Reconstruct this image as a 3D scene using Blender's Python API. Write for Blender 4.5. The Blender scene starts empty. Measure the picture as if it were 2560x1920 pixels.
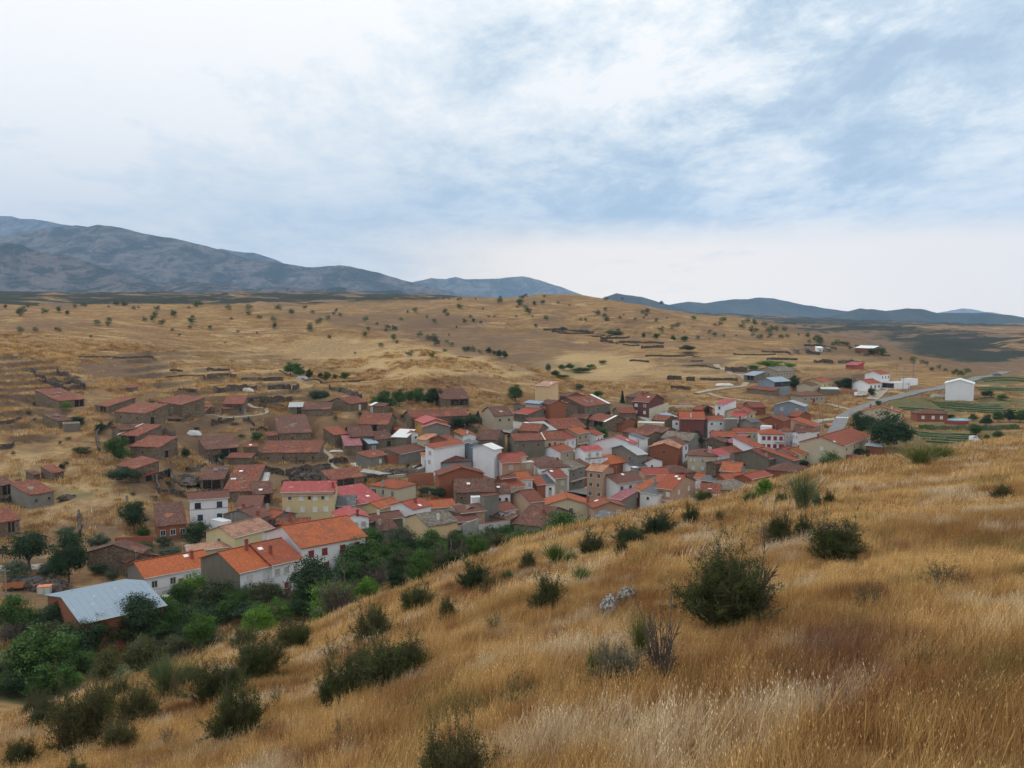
import bpy, math, random, numpy as np
from mathutils import Vector, Matrix
R = math.radians
scene = bpy.context.scene
COL = scene.collection
rnd = random.Random(7)
# ------------------------------------------------------------------ camera
F, CX, CY, HOR = 2200.0, 1280.0, 960.0, 790.0      # focal length and centre in photo pixels, row of the level horizon
PITCH = math.atan((CY - HOR) / F)
cd = bpy.data.cameras.new('camera'); cam = bpy.data.objects.new('camera', cd); COL.objects.link(cam)
cd.sensor_width = 36; cd.lens = 36 * F / 2560; cd.clip_start = 0.3; cd.clip_end = 60000
cam.rotation_euler = (math.pi / 2 - PITCH, 0, 0)
scene.camera = cam
# ------------------------------------------------------------------ view
scene.view_settings.view_transform = 'Standard'
scene.view_settings.look = 'None'
scene.view_settings.exposure = 0.0
scene.view_settings.gamma = 1
try:
    scene.cycles.volume_bounces = 0
    scene.cycles.max_bounces = 5
    scene.cycles.transparent_max_bounces = 8
except Exception:
    pass
SUN_EL, SUN_AZ = 52, -50          # degrees above the horizon, degrees right of the view direction
sl = bpy.data.lights.new('sun', 'SUN'); so = bpy.data.objects.new('sun', sl); COL.objects.link(so)
sl.energy = 1.5; sl.angle = R(10); sl.color = (1, .95, .87)
so.rotation_euler = (R(90 - SUN_EL), 0, R(-SUN_AZ) + math.pi)
# pointing: light travels from the sun towards the valley
_sd = Vector((math.sin(R(SUN_AZ)) * math.cos(R(SUN_EL)), math.cos(R(SUN_AZ)) * math.cos(R(SUN_EL)), math.sin(R(SUN_EL))))
so.rotation_euler = _sd.to_track_quat('Z', 'Y').to_euler()

def ray(px, py):
    x = (px - CX) / F; yc = -(py - CY) / F
    c, s = math.cos(PITCH), math.sin(PITCH)
    return np.array([x, c + yc * s, -s + yc * c])
def proj(p):
    c, s = math.cos(PITCH), math.sin(PITCH)
    w = p[1] * c - p[2] * s; v = p[1] * s + p[2] * c
    return CX + F * p[0] / w, CY - F * v / w
# ------------------------------------------------------------------ node helpers
class N:
    def __init__(s, tree):
        s.t = tree; s.n = tree.nodes; s.l = tree.links
    def add(s, kind, **kw):
        n = s.n.new(kind)
        for k, v in kw.items():
            if k.startswith('i_'):
                s.set(n, k[2:], v)
            else:
                setattr(n, k, v)
        return n
    def set(s, n, key, v):
        i = n.inputs[int(key)] if key.isdigit() else n.inputs[key.replace('_', ' ')]
        if hasattr(v, 'links') or hasattr(v, 'is_linked'):
            s.l.new(v, i)
        else:
            i.default_value = v
    def math(s, op, a, b=None, c=None, clamp=False):
        n = s.n.new('ShaderNodeMath'); n.operation = op; n.use_clamp = clamp
        for k, v in enumerate((a, b, c)):
            if v is not None: s.set(n, str(k), v)
        return n.outputs[0]
    def mix(s, f, a, b, mode='MIX'):
        n = s.n.new('ShaderNodeMix'); n.data_type = 'RGBA'; n.blend_type = mode; n.clamp_factor = True
        for i, v in ((0, f), (6, a), (7, b)):
            if not hasattr(v, 'is_linked') and i > 0 and len(v) == 3: v = (*v, 1)
            if hasattr(v, 'is_linked'): s.l.new(v, n.inputs[i])
            else: n.inputs[i].default_value = v
        return n.outputs[2]
    def noise(s, vec, scale, detail=4, rough=.55, out=0, dist=0):
        n = s.n.new('ShaderNodeTexNoise'); n.inputs['Scale'].default_value = scale
        n.inputs['Detail'].default_value = detail; n.inputs['Roughness'].default_value = rough
        n.inputs['Distortion'].default_value = dist
        if vec is not None: s.l.new(vec, n.inputs['Vector'])
        return n.outputs[out]
    def ramp(s, f, a, b, lo=0., hi=1.):
        n = s.n.new('ShaderNodeMapRange'); n.interpolation_type = 'SMOOTHSTEP'
        s.l.new(f, n.inputs[0])
        for i, v in ((1, a), (2, b), (3, lo), (4, hi)): n.inputs[i].default_value = v
        return n.outputs[0]
    def mapping(s, vec, scale=(1, 1, 1), rot=(0, 0, 0), loc=(0, 0, 0)):
        n = s.n.new('ShaderNodeMapping'); n.inputs['Scale'].default_value = scale
        n.inputs['Rotation'].default_value = rot; n.inputs['Location'].default_value = loc
        s.l.new(vec, n.inputs['Vector']); return n.outputs[0]
    def bump(s, h, strength, dist):
        n = s.n.new('ShaderNodeBump'); n.inputs['Strength'].default_value = strength
        n.inputs['Distance'].default_value = dist; s.l.new(h, n.inputs['Height']); return n.outputs[0]
def mat(name):
    m = bpy.data.materials.new(name); m.use_nodes = True
    t = m.node_tree; t.nodes.clear()
    nn = N(t); out = t.nodes.new('ShaderNodeOutputMaterial')
    b = t.nodes.new('ShaderNodeBsdfPrincipled'); t.links.new(b.outputs[0], out.inputs[0])
    b.inputs['Roughness'].default_value = .85; b.inputs['Specular IOR Level'].default_value = .25
    nn.b = b; nn.out = out
    return m, nn
# ------------------------------------------------------------------ world: cloudy sky over a Nishita blue
world = bpy.data.worlds.new('World'); scene.world = world; world.use_nodes = True
wt = world.node_tree; wt.nodes.clear(); w = N(wt)
gen = w.add('ShaderNodeTexCoord').outputs['Generated']
nrm = w.add('ShaderNodeVectorMath', operation='NORMALIZE'); wt.links.new(gen, nrm.inputs[0]); D = nrm.outputs[0]
sep = w.add('ShaderNodeSeparateXYZ'); wt.links.new(D, sep.inputs[0])
zc = w.math('ADD', w.math('MAXIMUM', sep.outputs[2], 0.0), .16)
comb = w.add('ShaderNodeCombineXYZ')
wt.links.new(w.math('DIVIDE', sep.outputs[0], zc), comb.inputs[0]); wt.links.new(w.math('DIVIDE', sep.outputs[1], zc), comb.inputs[1])
P = comb.outputs[0]
n1 = w.noise(w.mapping(P, (1, .62, 1), (0, 0, .6)), 2.6, 12, .70, dist=.2)
n2 = w.noise(w.mapping(P, (1.3, 1.5, 1), (0, 0, -.35), (3, 7, 0)), 1.3, 9, .6, dist=.3)
n3 = w.noise(w.mapping(P, (.5, .5, 1), (0, 0, 0), (11, 2, 0)), .9, 4, .5)
def blob(px, py, rad, wt_):
    d = ray(px, py); d = d / np.linalg.norm(d)
    dn = w.add('ShaderNodeVectorMath', operation='DISTANCE'); wt.links.new(D, dn.inputs[0]); dn.inputs[1].default_value = tuple(d)
    return w.ramp(dn.outputs['Value'], 0, rad, wt_, 0)
base = w.math('ADD', w.math('MULTIPLY', w.math('SUBTRACT', n1, .5), 2.9), w.math('MULTIPLY', w.math('SUBTRACT', n2, .5), 1.2))
base = w.math('ADD', base, w.math('MULTIPLY', w.math('SUBTRACT', n3, .5), .35))
base = w.math('MULTIPLY', base, w.math('ADD', .55, blob(1900, 150, .55, .75)))
g = w.math('ADD', base, .70)
for a in ((250, 120, .60, .50), (-300, 400, .6, .25), (1990, 110, .18, -.62), (2400, 310, .20, -.55), (2100, 250, .2, -.15), (2480, 40, .12, -.4), (1500, 530, .17, -.40), (1750, 500, .22, -.35), (1150, 560, .20, -.25), (800, 600, .25, -.30),
          (1300, 40, .15, -.18), (2450, 130, .14, .22), (2400, 430, .13, .35), (1850, 300, .18, .40), (1750, 60, .14, .25), (1450, 360, .2, .15), (200, 480, .35, -.22), (2100, 620, .25, .15), (500, 640, .3, -.15)):
    g = w.math('ADD', g, blob(*a))
# pale band just over the horizon on the right
low = w.ramp(sep.outputs[2], .07, .115, 1, 0)
rgt = w.ramp(sep.outputs[0], -.25, .05, 0, 1)
band = w.math('MULTIPLY', low, rgt)
cl = w.add('ShaderNodeValToRGB'); wt.links.new(g, cl.inputs[0])
e = cl.color_ramp.elements
e[0].position = 0.0; e[0].color = (.44, .565, .71, 1)
e[1].position = 1.0; e[1].color = (1.0, 1.0, 1.0, 1)
x = e.new(.35); x.color = (.56, .675, .79, 1)
x = e.new(.62); x.color = (.76, .835, .895, 1)
x = e.new(.82); x.color = (.87, .92, .955, 1)
cloud = w.mix(band, cl.outputs[0], (1.35, 1.16, .95))
sky = w.add('ShaderNodeTexSky', sky_type='NISHITA'); sky.sun_disc = False
sky.sun_elevation = R(SUN_EL); sky.sun_rotation = R(SUN_AZ)
cov = w.ramp(g, -.3, .35, .82, 1.0)
cl10 = w.mix(1.0, cloud, (12.6, 12.2, 11.7), 'MULTIPLY')
fin = w.mix(cov, sky.outputs[0], cl10)
bg = w.add('ShaderNodeBackground'); bg.inputs['Strength'].default_value = .1; wt.links.new(fin, bg.inputs[0])
wo = w.add('ShaderNodeOutputWorld'); wt.links.new(bg.outputs[0], wo.inputs[0])
# ------------------------------------------------------------------ noise on arrays
def _h(ix, iy, seed):
    n = (ix.astype(np.int64) * 374761393 + iy.astype(np.int64) * 668265263 + seed * 1442695041) & 0x7fffffff
    n = ((n ^ (n >> 13)) * 1274126177) & 0x7fffffff
    return ((n ^ (n >> 16)) & 0xffff) / 65535.0
def vnoise(x, y, seed=0):
    xi, yi = np.floor(x), np.floor(y); fx, fy = x - xi, y - yi
    fx = fx * fx * (3 - 2 * fx); fy = fy * fy * (3 - 2 * fy)
    a, b, c, d = _h(xi, yi, seed), _h(xi + 1, yi, seed), _h(xi, yi + 1, seed), _h(xi + 1, yi + 1, seed)
    return (a + (b - a) * fx) * (1 - fy) + (c + (d - c) * fx) * fy
def fbm(x, y, seed=0, octv=5, g_=.5):
    v = 0; a = 1; t = 0
    for k in range(octv):
        v = v + a * (vnoise(x * 2 ** k, y * 2 ** k, seed + k * 17) - .5); t += a; a *= g_
    return v / t * 2
# ------------------------------------------------------------------ the lie of the land
CTRL = [  # photo column, photo row, distance ahead
 (860,1405,178),(1300,1335,208),(1560,1320,215),(1750,1335,220),(1100,1290,222),(1500,1250,262),(1100,1230,245),(900,1250,232),(700,1270,212),
 (560,1470,160),(350,1530,150),(100,1500,150),(500,1330,195),(300,1290,198),(100,1290,200),(-300,1300,190),(-300,1100,240),(0,1150,232),(700,1180,250),(500,1130,262),(300,1060,272),
 (100,1000,290),(0,900,335),(-300,900,330),(600,1000,310),(900,1050,300),(1100,1010,340),(1300,1000,368),(1250,1080,312),(1450,1080,330),(1700,1180,292),
 (1950,1170,290),(1900,1060,350),(1650,1020,372),(2100,1080,325),(2100,1030,372),(2400,1040,350),(2600,1040,350),(2300,1120,292),(2500,960,430),
 (2200,960,425),(2050,940,445),(1800,960,425),(2420,945,460),(2800,1000,400),(2000,1220,262),(1850,1260,240),
 (0,850,400),(300,900,380),(300,830,460),(600,920,385),(600,850,470),(900,930,400),(900,870,455),
 (0,768,590),(400,762,600),(-300,765,590),(700,775,570),(900,812,520),(1050,855,470),(1200,905,420),(1330,942,398),
 (1420,950,430),(1350,915,520),(1200,899,600),(1050,838,700),(900,785,800),(1500,900,560),(1600,870,600),(1500,850,680),(1700,900,520),(1400,935,470),
 (1100,748,960),(1300,738,900),(1450,742,900),(1600,764,900),(1900,808,900),(2200,868,800),(2400,915,640),(2560,930,560),(2900,960,500),
 (1300,800,770),(1600,820,720),(1900,860,640),(2100,880,600),(1800,900,530),(2200,905,520),
 (2300,835,1500),(2560,850,1300),(2400,818,2000),(2000,810,1900),(2560,822,2000),(2900,830,1800),
 (0,745,1300),(500,745,1300),(900,750,1400),(0,733,2200),(500,735,2200),(1100,740,2200),(1600,795,2000),(-400,740,1500),
]
HID = [  # column, depth, height where nothing shows
 (1050,560,-32),(1200,500,-40),(900,640,-20),(700,800,2),(300,800,4),(0,800,5),(-300,800,6),
 (1300,1050,14),(1600,1050,2),(1900,1050,-16),(2200,950,-50),(2450,800,-62),(2700,760,-64),
 (0,110,-48),(400,110,-50),(800,115,-50),(1280,130,-52),(1700,150,-53),(2100,170,-53),(2560,190,-50),(3000,200,-48),(-400,110,-46),
 (1280,80,-55),(0,70,-50),(2560,90,-55),(0,3000,66),(1280,3200,40),(2560,3000,-45),(2000,240,-50),(2560,260,-46),(1280,30,-60),(0,30,-55),(2560,30,-60),
]
_pts, _val = [], []
for px, py, d in CTRL:
    r_ = ray(px, py); t = d / r_[1]
    _pts.append((r_[0] / r_[1], math.log(d))); _val.append(-(r_[2] * t) / d)
for px, d, z in HID:
    _pts.append(((px - CX) / F, math.log(d))); _val.append(-z / d)
_pts = np.array(_pts); _pts[:, 0] *= 2.0; _val = np.array(_val)
def _phi(r2): return .5 * r2 * np.log(r2 + 1e-12)
_n = len(_pts); _A = np.zeros((_n + 3, _n + 3))
_A[:_n, :_n] = _phi(((_pts[:, None] - _pts[None]) ** 2).sum(-1)) + np.eye(_n) * 2e-4
_A[:_n, _n] = 1; _A[:_n, _n + 1:] = _pts; _A[_n, :_n] = 1; _A[_n + 1:, :_n] = _pts.T
_W = np.linalg.solve(_A, np.concatenate([_val, np.zeros(3)]))
def far_h(x, y):
    yy = np.maximum(y, 25.0); u = np.clip(x / yy, -.95, .95) * 2; l = np.log(yy)
    s = np.zeros_like(u) + _W[_n] + _W[_n + 1] * u + _W[_n + 2] * l
    for k in range(_n):
        s = s + _W[k] * _phi((u - _pts[k, 0]) ** 2 + (l - _pts[k, 1]) ** 2)
    return -s * yy
SKY = [(-600,1935),(-300,1850),(0,1762),(100,1738),(180,1712),(340,1665),(460,1632),(560,1600),(618,1580),(700,1562),(780,1545),(870,1500),(1000,1452),(1080,1425),(1150,1398),(1230,1368),(1300,1338),
       (1400,1315),(1480,1295),(1600,1268),(1720,1245),(1800,1232),(1900,1200),(2000,1176),(2100,1150),(2200,1135),(2300,1122),(2430,1103),(2560,1086),(2900,1035),(3200,1000)]
_su = np.array([(a - CX) / F for a, b in SKY]); _sv = np.array([-(ray(a, b)[2] / ray(a, b)[1]) for a, b in SKY])
EYE = 5.0
def d_edge(u): return 56 + np.clip((u + .58) / 1.16, -.15, 1.3) * 84
def near_h(x, y):
    yy = np.maximum(y, 4.0); u = np.clip(x / yy, -.85, .85)
    De = d_edge(u); S = np.interp(u, _su, _sv) - (EYE - .38) / De
    a_, b_ = .26, .25
    z = -(EYE + a_ * y - b_ * x + np.maximum(y, 0) * (S - (a_ - b_ * u)))
    t = y - De
    z = z - .62 * (np.where(t > 20, t, np.log1p(np.exp(np.clip(t / 2.5, -30, 30))) * 2.5))
    return z
PADS = []
def H(x, y, detail=True):
    x = np.asarray(x, float); y = np.asarray(y, float)
    z = H0(x, y, detail)
    if not PADS: return z
    xf, yf, zf = x.ravel(), y.ravel(), z.ravel().copy(); sw = np.zeros_like(zf); sz = np.zeros_like(zf)
    for cx, cy, ca, sa, hl, hw, lv in PADS:
        k = np.nonzero((np.abs(xf - cx) < hl + hw + 9) & (np.abs(yf - cy) < hl + hw + 9))[0]
        if not len(k): continue
        dx, dy = xf[k] - cx, yf[k] - cy; a = np.maximum(np.abs(dx * ca + dy * sa) - hl, 0); b = np.maximum(np.abs(-dx * sa + dy * ca) - hw, 0)
        w_ = np.exp(-((a * a + b * b) / 9.0)); sw[k] += w_; sz[k] += w_ * lv
    zf = np.where(sw > 1e-6, (zf * np.maximum(1 - sw, 0) + sz * np.minimum(1, 1 / np.maximum(sw, 1e-6)) * 1.0), zf)
    return zf.reshape(z.shape)
def H0(x, y, detail=True):
    x = np.asarray(x, float); y = np.asarray(y, float)
    a, b = near_h(x, y), far_h(x, y)
    m = np.maximum(a, b)
    z = m + np.log(np.exp(np.clip((a - m) / 1.2, -40, 0)) + np.exp(np.clip((b - m) / 1.2, -40, 0))) * 1.2 - np.exp(-np.abs(a - b)) * .0
    if detail:
        nr = 1 / (1 + np.exp(-(a - b)))
        z = z + nr * (.35 * fbm(x / 9, y / 9, 3, 3) * np.clip(y / 30, 0, 1) + .06 * fbm(x / 1.1, y / 1.1, 5, 3))
        dd = np.clip((y - 120) / 500, 0, 2)
        z = z + (1 - nr) * ((.5 + 3.0 * dd) * fbm(x / 60, y / 60, 9, 3) + (.35 + .3 * dd) * fbm(x / 9, y / 9, 21, 4))
        tm = terr_mask(x, y) * (1 - nr)
        if tm.max() > 0:
            q = (z + 1.1 * fbm(x / 40, y / 40, 61, 2)) / 1.9; f = q - np.floor(q); st = np.clip((f - .72) / .28, 0, 1)
            z = z + tm * 1.9 * ((st * st * (3 - 2 * st)) - f)
    return z
def terr_mask(x, y):
    yy = np.maximum(y, 1); u = x / yy; px = CX + F * u; m = np.zeros_like(yy)
    for cx, d, rx, rd in ((590, 372, 300, 75), (1960, 520, 330, 110), (60, 300, 120, 60), (1580, 700, 220, 60)):
        q = ((px - cx) / rx) ** 2 + ((yy - d) / rd) ** 2; m = np.maximum(m, np.clip((1.2 - q) / .4, 0, 1))
    return m
def Hs(x, y): return float(H(np.array([x]), np.array([y]))[0])
def ground(px, py, h=0.0, dmin=5, dmax=2600):
    """where the ray through a photo pixel meets the land raised by h"""
    r_ = ray(px, py)
    d = np.exp(np.linspace(math.log(dmin), math.log(dmax), 500)); t = d / r_[1]
    f = r_[2] * t - (H(r_[0] * t, d) + h)
    k = np.nonzero(f < 0)[0]
    k = k[0] if len(k) else len(d) - 1
    lo, hi = d[max(k - 1, 0)], d[k]
    ds = np.linspace(lo, hi, 40); t = ds / r_[1]; f = r_[2] * t - (H(r_[0] * t, ds) + h)
    j = np.nonzero(f < 0)[0]; j = j[0] if len(j) else 39
    t = ds[j] / r_[1]
    return r_ * t
def far_ground(px, py, h=0.0):
    return ground(px, py, h, dmin=float(d_edge((px - CX) / F)) + 25)
# ------------------------------------------------------------------ object helpers
def tag(o, label=None, cat=None, group=None, kind=None):
    if label: o['label'] = label
    if cat: o['category'] = cat
    if group: o['group'] = group
    if kind: o['kind'] = kind
    return o
def np_mesh(name, V, Fq, mats=(), smooth=False, mi=None):
    V = np.asarray(V, dtype=np.float32); Fq = np.asarray(Fq, dtype=np.int32)
    me = bpy.data.meshes.new(name); k = Fq.shape[1]
    me.vertices.add(len(V)); me.vertices.foreach_set('co', V.ravel())
    me.loops.add(Fq.size); me.loops.foreach_set('vertex_index', Fq.ravel())
    me.polygons.add(len(Fq)); me.polygons.foreach_set('loop_start', np.arange(0, Fq.size, k, dtype=np.int32))
    me.polygons.foreach_set('loop_total', np.full(len(Fq), k, dtype=np.int32))
    for m in mats: me.materials.append(m)
    if mi is not None: me.polygons.foreach_set('material_index', np.asarray(mi, dtype=np.int32))
    me.polygons.foreach_set('use_smooth', np.full(len(Fq), smooth))
    me.update(calc_edges=True); me.validate()
    return me
def link(name, me, parent=None, loc=None, rot=None, color=None):
    o = bpy.data.objects.new(name, me); COL.objects.link(o)
    if parent: o.parent = parent
    if loc is not None: o.location = loc
    if rot is not None: o.rotation_euler = rot
    if color: o.color = (*color[:3], 1)
    return o
class MB:
    def __init__(s): s.v, s.f = [], []
    def face(s, *ps):
        n = len(s.v); s.v += [tuple(p) for p in ps]; s.f.append(tuple(range(n, n + len(ps)))); return s
    def box(s, x0, x1, y0, y1, z0, z1):
        n = len(s.v)
        s.v += [(x, y, z) for z in (z0, z1) for y in (y0, y1) for x in (x0, x1)]
        s.f += [tuple(n + i for i in q) for q in ((0, 2, 3, 1), (4, 5, 7, 6), (0, 1, 5, 4), (2, 6, 7, 3), (0, 4, 6, 2), (1, 3, 7, 5))]
        return s
    def prism(s, pts, zb, zt):
        """closed prism over an xy outline; zb, zt numbers or lists"""
        n = len(s.v); k = len(pts)
        zb = zb if hasattr(zb, '__len__') else [zb] * k; zt = zt if hasattr(zt, '__len__') else [zt] * k
        s.v += [(p[0], p[1], z) for p, z in zip(pts, zb)] + [(p[0], p[1], z) for p, z in zip(pts, zt)]
        s.f.append(tuple(n + i for i in range(k))[::-1]); s.f.append(tuple(n + k + i for i in range(k)))
        for i in range(k):
            j = (i + 1) % k; s.f.append((n + i, n + j, n + k + j, n + k + i))
        return s
    def tube(s, a, b, r0, r1, k=6):
        a, b = Vector(a), Vector(b); d = (b - a).normalized(); q = d.to_track_quat('Z', 'Y'); n = len(s.v)
        for p, r_ in ((a, r0), (b, r1)):
            for i in range(k):
                v = q @ Vector((math.cos(2 * math.pi * i / k) * r_, math.sin(2 * math.pi * i / k) * r_, 0)); s.v.append(tuple(p + v))
        for i in range(k):
            j = (i + 1) % k; s.f.append((n + i, n + j, n + k + j, n + k + i))
        s.f.append(tuple(range(n, n + k))[::-1]); s.f.append(tuple(range(n + k, n + 2 * k)))
        return s
    def slab(s, p00, p10, p11, p01, th, nx=1, ny=1, jit=0, seed=0, edge=0):
        """a tiled slope: grid between four corners, th thick, with sag and uneven edges"""
        n = len(s.v); p = [np.array(q, float) for q in (p00, p10, p11, p01)]; top = []
        rr = random.Random(seed)
        for j in range(ny + 1):
            for i in range(nx + 1):
                a, b = i / nx, j / ny
                q = p[0] * (1 - a) * (1 - b) + p[1] * a * (1 - b) + p[2] * a * b + p[3] * (1 - a) * b
                if jit:
                    q = q + np.array([0, 0, rr.uniform(-jit, jit) * .5 - jit * 1.6 * math.sin(math.pi * a) * math.sin(math.pi * b)])
                    if j == 0 and edge: q = q + (p[0] - p[3]) / max(np.linalg.norm(p[0] - p[3]), .1) * rr.uniform(-edge, edge)
                top.append(q)
        s.v += [tuple(q) for q in top] + [tuple(q - np.array([0, 0, th])) for q in top]
        m = (nx + 1) * (ny + 1); ix = lambda i, j: n + j * (nx + 1) + i
        for j in range(ny):
            for i in range(nx):
                s.f.append((ix(i, j), ix(i + 1, j), ix(i + 1, j + 1), ix(i, j + 1)))
                s.f.append((ix(i, j) + m, ix(i, j + 1) + m, ix(i + 1, j + 1) + m, ix(i + 1, j) + m))
        for i in range(nx):
            s.f.append((ix(i, 0), ix(i, 0) + m, ix(i + 1, 0) + m, ix(i + 1, 0))); s.f.append((ix(i, ny), ix(i + 1, ny), ix(i + 1, ny) + m, ix(i, ny) + m))
        for j in range(ny):
            s.f.append((ix(0, j), ix(0, j + 1), ix(0, j + 1) + m, ix(0, j) + m)); s.f.append((ix(nx, j), ix(nx, j) + m, ix(nx, j + 1) + m, ix(nx, j + 1)))
        return s
    def mesh(s, name, m):
        me = bpy.data.meshes.new(name); me.from_pydata(s.v, [], s.f)
        for q in (m if isinstance(m, (list, tuple)) else [m]): me.materials.append(q)
        return me
    def build(s, name, m, parent=None, color=None, loc=None, rot=None):
        return link(name, s.mesh(name, m), parent, loc, rot, color)
# ------------------------------------------------------------------ materials
def objcol(n):
    return n.add('ShaderNodeObjectInfo').outputs['Color']
def pos(n): return n.add('ShaderNodeNewGeometry').outputs['Position']
def oco(n): return n.add('ShaderNodeTexCoord').outputs['Object']
M = {}
def plaster(name, dirt=.35):
    m, n = mat(name); o = oco(n); c = objcol(n)
    a = n.noise(o, .35, 5, .6); s_ = n.noise(n.mapping(o, (1.2, 1.2, .22)), 1.3, 5, .6)
    k = n.ramp(a, .3, .75, 1.0, 1 - dirt * .45); k2 = n.ramp(s_, .5, .8, 1.0, 1 - dirt * .5)
    col = n.mix(1.0, c, n.mix(k, (.5, .48, .45), (1, 1, 1)), 'MULTIPLY')
    col = n.mix(1.0, col, n.mix(k2, (.45, .42, .38), (1, 1, 1)), 'MULTIPLY')
    n.l.new(col, n.b.inputs['Base Color']); n.l.new(n.bump(n.noise(o, 6, 3), .3, .02), n.b.inputs['Normal'])
    return m
M['plaster'] = plaster('plaster'); M['render'] = plaster('weathered_render', .8)
def wallco(n):
    o = oco(n); sp = n.add('ShaderNodeSeparateXYZ'); n.l.new(o, sp.inputs[0])
    cb = n.add('ShaderNodeCombineXYZ'); n.l.new(n.math('ADD', sp.outputs[0], sp.outputs[1]), cb.inputs[0]); n.l.new(sp.outputs[2], cb.inputs[1])
    return cb.outputs[0]
def stone():
    m, n = mat('stone_masonry'); o = oco(n); v = n.add('ShaderNodeTexVoronoi', feature='F1'); v.inputs['Scale'].default_value = 2.6
    n.l.new(n.mapping(o, (1, 1, 1.7)), v.inputs['Vector'])
    v2 = n.add('ShaderNodeTexVoronoi', feature='DISTANCE_TO_EDGE'); v2.inputs['Scale'].default_value = 2.6; n.l.new(n.mapping(o, (1, 1, 1.7)), v2.inputs['Vector'])
    sp = n.add('ShaderNodeSeparateColor'); n.l.new(v.outputs['Color'], sp.inputs[0])
    col = n.mix(sp.outputs[0], (.17, .135, .10), (.40, .33, .25)); col = n.mix(n.ramp(sp.outputs[1], .6, 1), col, (.20, .105, .065))
    col = n.mix(n.ramp(v2.outputs[0], .0, .09, .75, 0), col, (.07, .055, .042))
    col = n.mix(n.ramp(n.noise(o, .5, 4), .4, .75), col, n.mix(.5, col, (.26, .23, .19)))
    col = n.mix(.75, col, objcol(n), 'MULTIPLY')
    n.l.new(col, n.b.inputs['Base Color']); n.l.new(n.bump(v2.outputs[0], .8, .12), n.b.inputs['Normal']); return m
M['stone'] = stone()
def brick():
    m, n = mat('brick_masonry'); v = wallco(n); b = n.add('ShaderNodeTexBrick'); n.l.new(v, b.inputs['Vector'])
    b.inputs['Scale'].default_value = 1.0; b.inputs['Brick Width'].default_value = .26; b.inputs['Row Height'].default_value = .09; b.inputs['Mortar Size'].default_value = .008
    b.inputs['Color1'].default_value = (.85, .85, .85, 1); b.inputs['Color2'].default_value = (1.15, 1.1, 1.05, 1); b.inputs['Mortar'].default_value = (1.1, 1.3, 1.4, 1)
    col = n.mix(1.0, objcol(n), b.outputs[0], 'MULTIPLY'); col = n.mix(n.ramp(n.noise(oco(n), .6, 5), .35, .8, 0, .35), col, (.16, .10, .075))
    n.l.new(col, n.b.inputs['Base Color']); return m
M['brick'] = brick()
def tile(name, old):
    m, n = mat(name); o = oco(n); sp = n.add('ShaderNodeSeparateXYZ'); n.l.new(o, sp.inputs[0])
    at = n.add('ShaderNodeAttribute', attribute_name='ridge_axis'); ax = at.outputs['Fac']
    # a along the eave, b down the slope
    ux = n.math('ADD', n.math('MULTIPLY', sp.outputs[0], n.math('SUBTRACT', 1, ax)), n.math('MULTIPLY', sp.outputs[1], ax))
    uy = n.math('ADD', n.math('MULTIPLY', sp.outputs[1], n.math('SUBTRACT', 1, ax)), n.math('MULTIPLY', sp.outputs[0], ax))
    cb = n.add('ShaderNodeCombineXYZ'); n.l.new(uy if old else ux, cb.inputs[0]); n.l.new(ux if old else uy, cb.inputs[1])
    b = n.add('ShaderNodeTexBrick'); n.l.new(cb.outputs[0], b.inputs['Vector']); b.inputs['Scale'].default_value = 1
    b.inputs['Brick Width'].default_value = .24 if not old else .5; b.inputs['Row Height'].default_value = .42 if not old else .30
    b.inputs['Mortar Size'].default_value = .045 if not old else .035; b.inputs['Mortar Smooth'].default_value = .3
    lo, hi = ((.78, .74, .72), (1.15, 1.16, 1.15)) if not old else ((.45, .44, .45), (1.35, 1.28, 1.2))
    b.inputs['Color1'].default_value = (*lo, 1); b.inputs['Color2'].default_value = (*hi, 1)
    b.inputs['Mortar'].default_value = (.5, .42, .38, 1) if not old else (.28, .26, .25, 1)
    col = n.mix(1.0, objcol(n), b.outputs[0], 'MULTIPLY')
    big = n.noise(n.mapping(o, (1, 1, 1)), .45, 6, .7); fine = n.noise(o, 2.3, 3, .7)
    if old:
        col = n.mix(n.ramp(big, .42, .68, 0, .62), col, (.085, .062, .05)); col = n.mix(n.ramp(fine, .58, .72, 0, .6), col, (.30, .25, .19))
        col = n.mix(n.ramp(n.noise(o, .25, 3), .55, .75, 0, .45), col, (.36, .13, .06))
    else:
        age = n.add('ShaderNodeObjectInfo').outputs['Random']; col = n.mix(n.math('MULTIPLY', n.ramp(big, .42, .66, .08, .85), age), col, (.13, .062, .045)); col = n.mix(n.ramp(fine, .56, .74, 0, .4), col, (.5, .27, .16)); col = n.mix(n.math('MULTIPLY', n.ramp(n.noise(n.mapping(o, (2.2, .5, 1)), 1.0, 4), .5, .7, 0, .5), age), col, (.10, .06, .045))
    n.l.new(col, n.b.inputs['Base Color'])
    wv = n.math('SINE', n.math('MULTIPLY', ux, 24)); n.l.new(n.bump(n.math('ADD', wv, b.outputs[1]), .5, .03), n.b.inputs['Normal'])
    return m
M['tile_new'] = tile('clay_roof_tile', False); M['tile_old'] = tile('weathered_clay_tile', True)
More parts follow.
